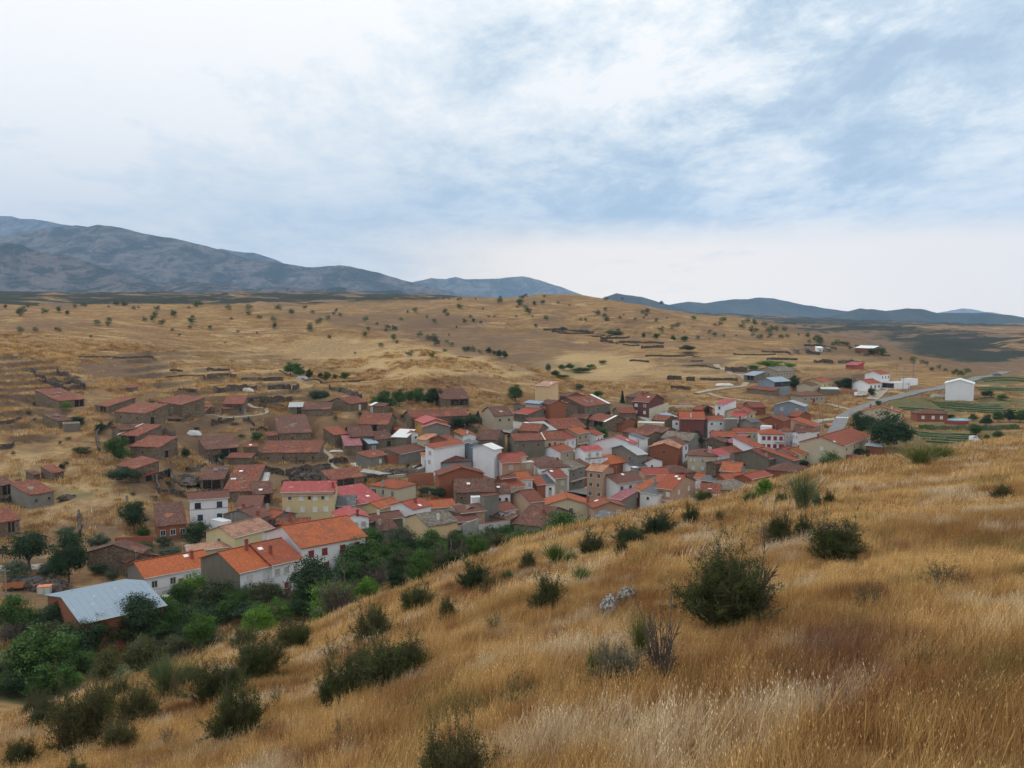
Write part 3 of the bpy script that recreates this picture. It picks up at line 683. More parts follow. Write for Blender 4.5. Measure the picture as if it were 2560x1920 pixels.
house|S|1070,892|1325,887|1200,842|4.6|Y|N|f2x1:b f1x1:k||cream house with orange roof and pale blue shutters
house|H|1335,905|1590,910|1460,848|7.2|W|N|f4x2:r|b.62,1.0,2.6|white house with dark red shutters and a hipped orange roof
house|F|1330,824|1440,830|1380,812|7.4|W|w|||plain white block rising behind the hipped orange roof
house|S|1600,882|1690,872|1640,840|6.4|E|r|f2x2:s||pinkish white house with thin tiled roof right of the hipped roof house
house|G|1690,887|1750,897|1700,855|6.2|W|r|f2x2:s||slim white gabled house beside the pinkish white house
house|M|1275,1057|1375,1047|1120,932|4.4|W|N|||white house with a long blank side wall and narrow orange roof
barn|G|680,982|930,1002|850,930|4.2|S|o|f1x1:k||stone gable barn with worn tiles below the concrete block
shed|M|950,990|1040,1002|930,905|3.6|K|M|||shed with a crimson pink sheet roof right of the stone gable barn
house|S|800,928|1060,932|930,880|4.6|K|N|||red brick house with orange tiles behind the stone gable barn
house|S|1420,1182|1560,1157|1340,1062|4.2|T|t|f2x1:k|cg.1,.1|large house with broad grey beige gable and maroon tiles
house|M|1690,1200|1760,1184|1500,1052|3.4|G|N|||long narrow house with pinkish red roof ending in an open porch
house|S|1700,1142|1790,1127|1610,1055|4.0|B|S|f1x1:k|cr.3,.5|house with a salmon tile roof between two other red roofs
house|S|1790,1127|1875,1112|1730,1055|4.0|Y|N|f1x1:d||small yellow fronted house with orange roof
house|G|1745,1057|2020,1072|1900,1000|4.2|K|t|||brick and grey gable building next to the long cream house
house|H|1395,1302|1720,1332|1530,1205|3.0|K|o|||low house with a brown pyramidal roof and white ridge lines
house|S|960,1422|1200,1402|1060,1340|3.4|K|N|||low house with red orange tiles in front of the flat orange roof
house|S|1230,1407|1450,1357|1290,1325|3.6|K|S|||low house with smooth red tiles left of the brown pyramidal roof
house|S|1850,1322|2090,1357|1830,1258|3.2|C|o|f0x0|cw.6,.1|rightmost old house with faded brown tiles touching the dry slope
#6
house|G|1345,434|1660,444|1540,378|7.4|W|w||cg.1,.9|big isolated white house with a blank gable by the main road
house|S|635,337|725,330|640,292|6.2|W|N|f3x2:d||white two storey house with orange roof above the white pergola
house|S|500,439|630,432|560,386|3.8|W|N|f3x1:d|cr-.6,.5|low white house with orange roof joined below the two storey one
pergola|F|640,424|780,442|700,410|2.8|W|w||o.05,.95|white pergola with square posts beside two white houses
hut|F|850,384|940,392|900,376|3.0|W|w|||small white transformer hut at the roadside
house|G|392,747|865,767|640,683|3.6|C|O|f0x0|cr.25,.8,T cw.75,.3|wide beige gabled house with orange roof edge behind the great dark tree
house|H|1030,768|1365,772|1190,727|3.0|K|b|f3x1:w||low red brick bungalow with grey brown hipped roof among gardens
shed|M|465,1120|640,1138|560,1108|2.6|K|m|||tiny brick shed with a pale metal roof under the great dark tree
farm_shed|M|345,42|540,62|440,18|3.0|K|w|||long brick farm shed with a pale roof on the high dry terrace
farm_shed|F|340,10|510,14|420,2|3.6|T|g|||grey brown block behind the long brick farm shed
hut|M|240,225|372,238|300,198|2.2|R|R|||tiny red hut on the terraced dry slope
house|S|215,1127|520,1022|170,962|5.6|C|N|l1x1:w f4x1:k|cr-.1,.5 k.0,.2|long cream house with a wide weathered red roof near the great dark tree
#c
warehouse|S|600,605|1190,474|700,370|5.2|K|m||P.20|long brick warehouse with blue grey sheet metal roof among trees
'''
zone_ = None; idx = 0; JOBS = []; PITCHES = {'S': .34, 'G': .30, 'M': .22, 'H': .32, 'F': 0}
for line in T.strip().splitlines():
    if line[0] == '#': zone_ = ZONES[line[1]]; continue
    f = line.split('|'); name, typ = f[0], f[1]
    q = []
    for k in (2, 3, 4):
        a, b = f[k].split(','); q.append((zone_[0] + float(a) / zone_[2], zone_[1] + float(b) / zone_[2]))
    if len(f) == 12: f = f[:10] + [f[11]]
    wins, extra, label = f[8], f[9], f[-1]
    extra = ' '.join(t for t in extra.split() if not t.startswith('wr'))
    wins = ' '.join(t for t in wins.split() if not t.startswith('o:') and '0x0' not in t)
    if len(f) < 11: print('BAD', line)
    pt_ = [float(t[1:]) for t in extra.split() if t[0] == 'P']; extra = ' '.join(t for t in extra.split() if t[0] != 'P')
    h_ = float(f[5]); p_ = pt_[0] if pt_ else PITCHES[typ]; pl_ = place(typ, *q[0], *q[1], *q[2], h_, p_)
    JOBS.append(dict(name=name, typ=typ, A_=q[0], B_=q[1], R_=q[2], h=h_, wall=f[6], roof=f[7], wins=wins, extra=extra, label=label, cat=name.replace('_', ' '), seed=idx, pitch=p_, PL_=pl_)); idx += 1
for j in JOBS:
    A, ze, ang, L, W = j['PL_']; c, s = math.cos(ang), math.sin(ang)
    if j['name'] in ('canopy', 'clerestory', 'gallery', 'chimney_tower'): continue
    PADS.append((A[0] + c * L / 2 - s * W / 2, A[1] + s * L / 2 + c * W / 2, c, s, L / 2 + .5, W / 2 + .5, ze - j['h'] - .15))

# ------------------------------------------------------------------ ground sheet
def ground_mat():
    m, n = mat('dry_hillside'); p = pos(n)
    A = lambda s: n.add('ShaderNodeAttribute', attribute_name=s).outputs['Fac']
    near, scrub, soil, dust_shade, green, straw, riser = (A(s) for s in ('near', 'scrub', 'soil', 'dust_shade', 'green', 'straw', 'riser'))
    fl = n.mapping(p, (1, 1, 0))
    a = n.noise(fl, .018, 6, .62, dist=.6); b = n.noise(n.mapping(fl, (1, 2.6, 1), (0, 0, .25)), .07, 7, .68, dist=.8); c = n.noise(fl, .5, 6, .75); e = n.noise(n.mapping(fl, (1, 3.2, 1), (0, 0, -.15)), .03, 5, .6, dist=1.2)
    col = n.mix(n.ramp(b, .36, .66), (.185, .10, .044), (.34, .215, .094))
    col = n.mix(n.ramp(a, .44, .64, 0, .85), col, (.17, .105, .062))
    col = n.mix(n.ramp(e, .54, .66, 0, .7), col, (.45, .32, .16))
    col = n.mix(n.ramp(c, .46, .66, 0, .75), col, (.13, .08, .045))
    col = n.mix(n.ramp(c, .50, .30, 0, .3), col, (.42, .30, .155))
    col = n.mix(n.math('MULTIPLY', straw, n.ramp(c, .3, .7, .9, .45)), col, (.50, .36, .18))
    col = n.mix(n.math('MULTIPLY', soil, n.ramp(c, .3, .7, .9, .6)), col, n.mix(n.ramp(c, .4, .65), (.11, .072, .05), (.165, .11, .072)))
    col = n.mix(n.math('MULTIPLY', dust_shade, n.ramp(c, .3, .75, .85, .35)), col, (.14, .108, .078))  # village dust, its colour also deepened for the darkness between houses
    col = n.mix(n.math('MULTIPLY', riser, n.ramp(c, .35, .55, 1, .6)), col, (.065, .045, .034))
    rows = n.math('SINE', n.math('MULTIPLY', n.noise(n.mapping(fl, (.4, 1, 1)), .35, 2), 30))
    col = n.mix(n.math('MULTIPLY', green, n.ramp(b, .36, .52, .35, .95)), col, n.mix(n.ramp(c, .4, .6), (.040, .070, .025), (.13, .125, .065)))
    hb = n.math('MULTIPLY', scrub, n.ramp(c, .3, .7, .9, .5)); col = n.mix(n.math('MULTIPLY', hb, n.ramp(a, .40, .56)), col, (.15, .105, .075))
    sc = n.noise(n.mapping(fl, (1, 2.0, 1)), .006, 6, .6, dist=.8)
    f = n.math('MULTIPLY', scrub, n.ramp(sc, .58, .54))
    col = n.mix(f, col, n.mix(n.ramp(c, .4, .65), (.022, .026, .017), (.060, .056, .036)))
    # the slope one stands on: golden and russet grass
    g1 = n.noise(fl, .16, 5, .6, dist=.5); g2 = n.noise(fl, 1.3, 6, .7); g3 = n.noise(fl, 9, 4, .7)
    nc = n.mix(n.ramp(g1, .38, .66), (.22, .13, .05), (.34, .22, .09)); nc = n.mix(n.ramp(g2, .5, .72, 0, .6), nc, (.16, .075, .035))
    nc = n.mix(n.ramp(g3, .45, .7, 0, .5), nc, (.10, .055, .03)); nc = n.mix(n.ramp(g2, .45, .3, 0, .4), nc, (.42, .30, .16))
    col = n.mix(near, col, nc)
    n.l.new(col, n.b.inputs['Base Color']); n.b.inputs['Roughness'].default_value = .95; n.b.inputs['Specular IOR Level'].default_value = .05
    hgt = n.math('ADD', n.math('MULTIPLY', c, 1.0), n.math('MULTIPLY', g3, .12)); n.l.new(n.bump(hgt, .9, .5), n.b.inputs['Normal'])
    return m
M['ground'] = ground_mat()
nu, nr_ = 720, 900
us = np.linspace(-1.0, 1.0, nu); ys = np.exp(np.linspace(math.log(4), math.log(3400), nr_)) - 14
U, Y = np.meshgrid(us, ys); X = U * (Y + 14) * 1.0
Z = H(X, Y)
V = np.stack([X, Y, Z], -1).reshape(-1, 3)
i, j = np.meshgrid(np.arange(nu - 1), np.arange(nr_ - 1)); i = i.ravel(); j = j.ravel()
Fq = np.stack([j * nu + i, j * nu + i + 1, (j + 1) * nu + i + 1, (j + 1) * nu + i], -1)
me = np_mesh('ground', V, Fq, [M['ground']], smooth=True)
na, fa = near_h(X, Y).ravel(), far_h(X, Y).ravel()
nearm = 1 / (1 + np.exp(-(na - fa) * 1.5))
_c, _s = math.cos(PITCH), math.sin(PITCH); wq = np.maximum(V[:, 1] * _c - V[:, 2] * _s, 1)
PX = CX + F * V[:, 0] / wq; PY = CY - F * (V[:, 1] * _s + V[:, 2] * _c) / wq
jx = 28 * fbm(V[:, 0] / 14, V[:, 1] / 14, 31, 3); jy = 9 * fbm(V[:, 0] / 14, V[:, 1] / 14, 37, 3)
def zone(lst):
    r_ = np.zeros(len(V))
    for x, y, rx, ry, s in lst:
        q = ((PX + jx - x) / rx) ** 2 + ((PY + jy - y) / ry) ** 2
        r_ = np.maximum(r_, s * np.clip((1.25 - q) / .5, 0, 1))
    return r_ * (1 - nearm)
zs = {
 'near': nearm,
 'soil': zone([(420,1060,170,90,.85),(660,1130,200,110,.85),(480,1220,150,60,.85),(900,1090,160,60,.7),(280,1120,80,60,.3),(700,1010,180,26,.5),(700,1230,160,60,.6),(300,915,120,34,.95),(1010,806,190,24,.7),(1190,862,110,30,.75),(1290,860,150,40,.5),(1120,835,120,26,.6),(760,790,120,10,.6),(80,1090,60,60,.35),(40,1000,70,40,.5),(420,1110,120,60,.55),(560,1190,120,40,.6),(330,1000,200,30,.4),(1320,905,80,24,.7),(150,1000,140,40,.35),(1760,903,80,10,.9),(700,1090,200,60,.3),(240,1340,60,30,.8),(1650,1000,60,14,.5),(2200,800,60,60,.3),(2250,866,260,40,.8),(2480,915,160,26,.8),(2050,826,160,18,.5)]),
 'dust_shade': zone([(1300,1180,420,150,.8),(1700,1150,330,110,.8),(950,1180,110,55,.7),(560,1400,200,90,.5),(1950,1010,130,40,.35),(2100,1100,80,40,.5),(420,1060,120,60,.35),(1620,1050,150,50,.8),(640,1230,160,60,.35),(60,1440,90,60,.5),(2230,1150,70,16,.7),(2160,960,60,30,.4)]),
 'green': zone([(250,1600,340,95,1),(60,1690,160,70,1),(820,1430,450,60,.95),(1200,1370,200,40,.9),(2400,1010,210,20,.9),(2420,1100,190,26,.75),(2480,950,110,10,.9),(2540,975,80,14,.7),(2330,1080,160,24,.6),(150,1235,90,14,.6),(60,1180,60,12,.3),(740,1100,30,10,.3),(1430,925,40,16,.5),(340,1280,60,8,.3)]),
 'scrub': np.maximum(np.clip((V[:, 1] - 950) / 120, 0, 1) * (V[:, 0] / np.maximum(V[:, 1], 1) < .22) * (1 - nearm), np.maximum(zone([(2480,868,220,38,1),(2370,842,170,16,1),(2150,822,170,9,1),(2050,806,200,7,1),(2560,890,120,36,1)]) * (V[:, 1] > 1100), np.clip((V[:, 1] - 2150) / 150, 0, 1) * (1 - nearm))),
 'riser': None,
 'straw': zone([(560,922,180,34,.55),(650,960,220,26,.5),(250,1230,90,35,.5),(150,1280,80,30,.45),(700,905,320,40,.3),(1480,925,120,30,.5),(120,1150,110,40,.3),(1950,905,300,20,.3),(330,1245,70,20,.4),(1060,905,170,36,.75),(1250,925,80,16,.8),(850,880,160,40,.5),(1480,915,140,34,.7),(30,1180,60,30,.6),(230,1350,60,30,.4),(60,1130,50,12,.5),(1700,930,150,14,.4)]),
}
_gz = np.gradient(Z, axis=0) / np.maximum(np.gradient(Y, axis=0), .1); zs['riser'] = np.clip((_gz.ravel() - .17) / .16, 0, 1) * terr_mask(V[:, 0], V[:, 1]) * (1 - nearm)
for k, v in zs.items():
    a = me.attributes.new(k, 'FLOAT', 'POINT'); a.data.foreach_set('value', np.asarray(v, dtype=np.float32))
tag(link('ground', me), kind='structure')
# ------------------------------------------------------------------ mountains
def mount_mat():
    m, n = mat('mountain_slope'); p = pos(n); o = n.mapping(p, (1, 1, 2.2))
    a = n.noise(n.mapping(p, (1, .6, 1.5), (0, .3, 0)), .0042, 10, .70, dist=.5); b = n.noise(n.mapping(p, (1, .5, 2.8), (0, .45, 0)), .0095, 9, .70, dist=.7)
    col = n.mix(n.ramp(a, .42, .58), (.185, .155, .145), (.018, .030, .028)); col = n.mix(n.ramp(b, .50, .58, 0, .85), col, (.018, .034, .028))
    n.l.new(n.bump(n.noise(p, .006, 8, .7), 1.0, 90), n.b.inputs['Normal'])
    n.l.new(n.mix(n.ramp(b, .42, .34, 0, .6), col, (.30, .255, .23)), n.b.inputs['Base Color']); n.b.inputs['Roughness'].default_value = 1; return m
M['mount'] = mount_mat()
def green_mount():
    m, n = mat('wooded_hill'); p = pos(n); b = n.noise(n.mapping(p, (1, 1, 2)), .004, 7, .65, dist=1)
    col = n.mix(n.ramp(b, .4, .7), (.012, .022, .016), (.045, .050, .034)); n.l.new(col, n.b.inputs['Base Color']); n.b.inputs['Roughness'].default_value = 1; return m
M['gmount'] = green_mount()
def mountain(sky_, d, depth, amp, wl, seed, material, base=-350, rough=.0016):
    su = np.array([(a - CX) / F for a, b in sky_]); sv = np.array([ray(a, b)[2] / ray(a, b)[1] for a, b in sky_])
    n_u, n_v = 520, 130
    uu = np.linspace(su[0], su[-1], n_u); vv = np.linspace(0, 1, n_v)
    UU, VV = np.meshgrid(uu, vv)
    dd = d - depth * .62 + depth * VV
    sl = np.interp(UU, su, sv) + rough * fbm(UU * 60, UU * 0 + seed, seed, 4) * .6
    top = sl * d
    t = np.clip(VV / .62, 0, 1); prof = np.where(VV <= .62, t ** 1.15, 1 - ((VV - .62) / .38) ** 1.3 * .9)
    xx = UU * dd
    rid = 1 - np.abs(fbm(xx / wl, dd / wl * .45 + seed, seed, 5)) * 2.0
    rid2 = fbm(xx / (wl * 2.3), dd / (wl * 2.3), seed + 5, 3) + .9 * (.5 - np.abs(fbm(xx / (wl * .35), dd / (wl * .8), seed + 9, 4)))
    bell = np.sin(math.pi * np.clip(t, 0, 1)) ** .8 * (VV <= .62)
    zz = base + (top - base) * prof + amp * bell * (rid - .55 + rid2 * .6)
    # never above the traced skyline
    lim = np.interp(UU, su, sv) * dd - 4 * (dd < d * .999)
    zz = np.where(VV < .60, np.minimum(zz, lim - (d - dd) * .004), np.minimum(zz, np.maximum(sl * dd, top)))
    V_ = np.stack([xx, dd, zz], -1).reshape(-1, 3)
    i, j = np.meshgrid(np.arange(n_u - 1), np.arange(n_v - 1)); i = i.ravel(); j = j.ravel()
    Fm = np.stack([j * n_u + i, j * n_u + i + 1, (j + 1) * n_u + i + 1, (j + 1) * n_u + i], -1)
    tag(link('mountain', np_mesh('mountain', V_, Fm, [material], smooth=True)), kind='structure')
mountain([(-500,560),(-100,545),(0,540),(45,540),(60,545),(100,547),(150,558),(200,566),(270,580),(400,620),(600,700)], 11500, 2500, 200, 1500, 3, M['mount'])
mountain([(-500,700),(-100,640),(0,597),(60,581),(130,570),(165,566),(200,563),(230,567),(255,562),(290,565),(340,576),(400,590),(450,598),(500,610),(560,625),(620,645),(680,652),(730,661),(770,669),(800,668),(850,663),(910,672),(960,685),(1010,700),(1080,718),(1150,735),(1220,752),(1400,800)], 7200, 3400, 210, 1000, 8, M['mount'])
mountain([(450,640),(560,622),(590,628),(640,632),(690,648),(760,680)], 10500, 1200, 60, 900, 12, M['mount'])
mountain([(-600,590),(-100,600),(0,605),(60,610),(110,632),(180,640),(240,660),(320,688),(400,712),(480,722),(560,745),(640,770)], 4700, 1500, 100, 600, 17, M['mount'])
mountain([(150,740),(260,715),(340,705),(420,712),(500,704),(560,712),(640,722),(700,716),(780,724),(850,718),(930,728),(1000,726),(1100,738),(1200,755)], 4300, 900, 40, 420, 21, M['mount'], base=-60)
mountain([(950,730),(1030,705),(1080,695),(1150,698),(1200,697),(1250,695),(1300,691),(1320,694),(1350,702),(1400,716),(1450,735),(1520,770)], 10800, 2200, 130, 1100, 25, M['mount'])
mountain([(1080,712),(1120,697),(1140,692),(1160,697),(1220,720)], 13000, 900, 20, 900, 26, M['mount'])
mountain([(1440,775),(1480,757),(1510,743),(1540,733),(1565,737),(1600,741),(1650,756),(1700,770),(1800,800)], 5600, 900, 30, 500, 31, M['gmount'], base=-250)
mountain([(1560,790),(1640,768),(1700,757),(1720,754),(1760,757),(1800,752),(1850,748),(1900,743),(1930,745),(1980,757),(2050,768),(2120,778),(2200,790),(2300,800),(2700,830)], 6900, 1600, 60, 700, 33, M['gmount'], base=-250)
mountain([(2020,800),(2090,786),(2120,778),(2150,771),(2180,774),(2210,778),(2240,774),(2265,771),(2300,773),(2340,782),(2400,783),(2470,783),(2520,788),(2560,795),(2700,815),(2900,830)], 5400, 1200, 50, 500, 38, M['gmount'], base=-250)
mountain([(2280,800),(2340,783),(2380,774),(2400,771),(2430,774),(2480,782),(2560,800)], 13500, 900, 20, 900, 44, M['mount'])
# ------------------------------------------------------------------ roads, paths, sheets
def surf_mat(name, c1, c2, sc):
    m, n = mat(name); p = pos(n); a = n.noise(p, sc, 6, .65); b = n.noise(p, .12, 4, .6)
    col = n.mix(n.ramp(a, .35, .7), c1, c2); col = n.mix(n.ramp(b, .45, .7, 0, .4), col, (.22, .18, .13)); n.l.new(col, n.b.inputs['Base Color']); return m
M['asphalt'] = surf_mat('asphalt', (.15, .15, .155), (.21, .205, .20), .8)
M['dirt'] = surf_mat('pale_dirt', (.27, .225, .165), (.38, .32, .245), .5)
M['concrete'] = surf_mat('concrete_paving', (.27, .255, .225), (.40, .375, .33), .7)
M['crop'] = surf_mat('vegetable_rows', (.035, .06, .02), (.10, .13, .045), 1.4)
ROADS = []
def strip(name, pts, width, material, lift=.25, h=0):
    P_ = [far_ground(a, b)[:2] for a, b in pts]; q = []
    for a, b in zip(P_[:-1], P_[1:]):
        k = max(1, int(np.linalg.norm(b - a) / 2.5)); q += [a + (b - a) * t / k for t in range(k)]
    q.append(P_[-1]); q = np.array(q)
    for _ in range(3): q[1:-1] = (q[:-2] + q[1:-1] * 2 + q[2:]) / 4
    d = np.gradient(q, axis=0); d /= np.linalg.norm(d, axis=1)[:, None] + 1e-9; nn = np.stack([-d[:, 1], d[:, 0]], -1)
    V_ = []; cols = 5; ROADS.append((q, width))
    zc_ = H(q[:, 0], q[:, 1], False) + lift
    for k in range(cols):
        e = q + nn * width * (k / (cols - 1) - .5); zz = np.maximum(H(e[:, 0], e[:, 1]), 0 * zc_ - 999) + lift
        V_.append(np.stack([e[:, 0], e[:, 1], zz], -1))
    V_ = np.array(V_); z_ = V_[:, :, 2].copy()
    V_[:, :, 2] = z_ * .3 + z_.max(0)[None] * .7
    nrow = len(q); V2 = np.transpose(V_, (1, 0, 2))
    sk0 = V2[:, :1] - np.array([0, 0, 1.2]); sk1 = V2[:, -1:] - np.array([0, 0, 1.2])
    V2 = np.concatenate([sk0, V2, sk1], 1); c_ = cols + 2; VV = V2.reshape(-1, 3)
    Fm = [(r_ * c_ + k, (r_ + 1) * c_ + k, (r_ + 1) * c_ + k + 1, r_ * c_ + k + 1) for r_ in range(nrow - 1) for k in range(c_ - 1)]
    o = tag(link(name, np_mesh(name, VV, Fm, [material])), kind='structure')
    return q, nn, V2
road = strip('road', [(2085,1100),(2094,1068),(2105,1045),(2130,1028),(2175,1012),(2250,992),(2330,975),(2400,955),(2450,943),(2500,935),(2560,930)], 5.4, M['asphalt'])
strip('path', [(905,1180),(960,1194),(1010,1190),(1050,1170),(1090,1150)], 3.2, M['concrete'])
strip('path', [(1455,1245),(1480,1225),(1500,1212)], 9, M['concrete'])
strip('path', [(1515,1045),(1545,1040),(1590,1028),(1620,1050),(1660,1062)], 6, M['concrete'])
strip('path', [(1590,1140),(1610,1122),(1622,1108)], 3.5, M['concrete'])
strip('path', [(1262,1085),(1290,1068),(1300,1050)], 4, M['concrete'])
strip('path', [(1740,985),(1790,975),(1850,968),(1880,955),(1850,940),(1815,925),(1790,912)], 3.2, M['dirt'])
strip('path', [(1770,985),(1830,1000),(1900,1006)], 3, M['dirt'])
strip('path', [(484,1042),(560,1046),(640,1043),(680,1032),(620,1012)], 1.2, M['dirt'])
strip('path', [(780,1115),(828,1130),(830,1150),(815,1165),(860,1180)], 1.4, M['dirt'])
strip('path', [(2070,1010),(2110,1020),(2130,1026)], 2.5, M['dirt'])
strip('path', [(-40,1425),(60,1422),(130,1418)], 4, M['concrete'])
strip('path', [(2180,1000),(2215,970),(2190,955),(2150,990)], 5, M['dirt'])
strip('path', [(345,1498),(400,1494),(460,1478),(520,1466)], 6.5, M['concrete'])
strip('path', [(2010,1065),(2060,1050),(2105,1048)], 5, M['concrete'])
for a, dys in (([(2330,1006),(2400,1010),(2495,1014)], (0, 4, 8, 13)), ([(2250,1020),(2310,1024),(2360,1026)], (0, 5)), ([(2280,1080),(2350,1086),(2440,1089)], (0, 5, 10, 17, 24)), ([(2380,1022),(2450,1026),(2540,1027)], (0, 5)), ([(2450,946),(2510,944),(2570,949)], (0, 4, 8)), ([(2440,970),(2500,972),(2570,973)], (0, 4))):
    for dy in dys: strip('vegetable_bed', [(x + dy * 1.5, y + dy) for x, y in a], 1.7, M['crop'], .45)
# zebra crossing on the road
q, nn, V2 = road
zb = MB(); k0 = min(range(len(q)), key=lambda k: abs(proj((q[k][0], q[k][1], V2[k, 3, 2]))[1] - 1044) )
for s_ in range(5):
    e0, e1 = -.42 + s_ * .18, -.42 + s_ * .18 + .10
    ps = []
    for kk, ee in ((k0, e0), (k0, e1), (k0 + 1, e1), (k0 + 1, e0)):
        c = V2[kk]; t = (ee + .5) * 4 + 1; a_ = int(t); p_ = c[a_] * (1 - (t - a_)) + c[min(a_ + 1, 6)] * (t - a_); ps.append((p_[0], p_[1], p_[2] + .03))
    zb.face(*ps)
o = zb.build('zebra_crossing', M['paint'], color=(.8, .8, .78)); tag(o, kind='structure')
# ------------------------------------------------------------------ buildings
WALL = {'W': ('plaster', (.72, .73, .76)), 'Y': ('plaster', (.56, .47, .27)), 'C': ('plaster', (.50, .44, .32)), 'B': ('plaster', (.36, .31, .235)), 'P': ('plaster', (.42, .28, .20)),
        'G': ('render', (.21, .198, .175)), 'S': ('stone', (.56, .52, .45)), 'K': ('brick', (.25, .085, .045)), 'D': ('brick', (.15, .05, .045)), 'L': ('render', (.22, .255, .30)),
        'R': ('plaster', (.30, .08, .065)), 'T': ('render', (.17, .148, .115)), 'E': ('plaster', (.62, .55, .55)), 'O': ('plaster', (.50, .30, .08)), 'Q': ('plaster', (.60, .44, .26))}
ROOF = {'o': ('tile_old', (.155, .064, .045)), 'r': ('tile_old', (.25, .072, .040)), 'O': ('tile_new', (.46, .125, .042)), 'N': ('tile_new', (.36, .088, .038)), 'R': ('metal', (.30, .026, .024)), 'S': ('tile_new', (.34, .078, .052)),
        'p': ('tile_new', (.52, .30, .21)), 'b': ('tile_new', (.17, .072, .052)), 's': ('metal', (.07, .072, .076)), 'g': ('tile_old', (.22, .20, .165)), 'm': ('metal', (.205, .275, .345)),
        'w': ('metal', (.68, .69, .68)), 'M': ('metal', (.22, .05, .065)), 't': ('tile_new', (.22, .068, .042)), 'G': ('metal', (.33, .34, .33)), 'k': ('tile_new', (.62, .30, .17))}
WS = {'d': (.035, .035, .04), 'w': (.62, .62, .62), 'r': (.22, .03, .035), 'g': (.03, .16, .07), 'b': (.16, .24, .36), 'n': (.03, .04, .09), 'k': (.02, .018, .016), 's': (.42, .40, .37)}
def set_axis(o, v):
    a = o.data.attributes.new('ridge_axis', 'FLOAT', 'POINT'); a.data.foreach_set('value', [v] * len(o.data.vertices))
def window(parent, wall, t, z, ww, hh, style, L, W, door=False, frame=(.6, .6, .58)):
    """one window or door standing 4 cm proud of a wall: front y=0, left x=0, right x=L"""
    fr = MB(); pn = MB(); e = .09
    if style == 'k': frame = (.2, .17, .14)
    if style == 'r' or style == 'n': frame = WS[style]
    def bx(mb, a0, a1, d0, d1, z0, z1):
        if wall == 'f': mb.box(a0, a1, -d1, -d0, z0, z1)
        elif wall == 'l': mb.box(-d1, -d0, a0, a1, z0, z1)
        else: mb.box(L + d0, L + d1, a0, a1, z0, z1)
    span = L if wall == 'f' else W
    c = t * span; a0, a1 = c - ww / 2, c + ww / 2
    if door: z0, z1 = z, z + hh
    else: z0, z1 = z - hh / 2, z + hh / 2
    bx(fr, a0 - e, a0, .003, .07, z0, z1 + e); bx(fr, a1, a1 + e, .003, .07, z0, z1 + e); bx(fr, a0, a1, .003, .068, z1, z1 + e)
    if not door: bx(fr, a0 - e * 2, a1 + e * 2, .003, .13, z0 - .1, z0)
    bx(pn, a0, a1, .002, .022, z0, z1)
    if style in 'dn' and ww > .7 and not door: bx(fr, c - .03, c + .03, .023, .05, z0, z1)
    nm = 'door' if door else 'window'
    o = fr.build(nm, M['paint'], parent, frame)
    pn.build('door_leaf' if door else ('shutter' if style in 'wrgbs' else 'window_pane'), M['glass'] if style in 'dkn' else M['paint'], o, WS[style])
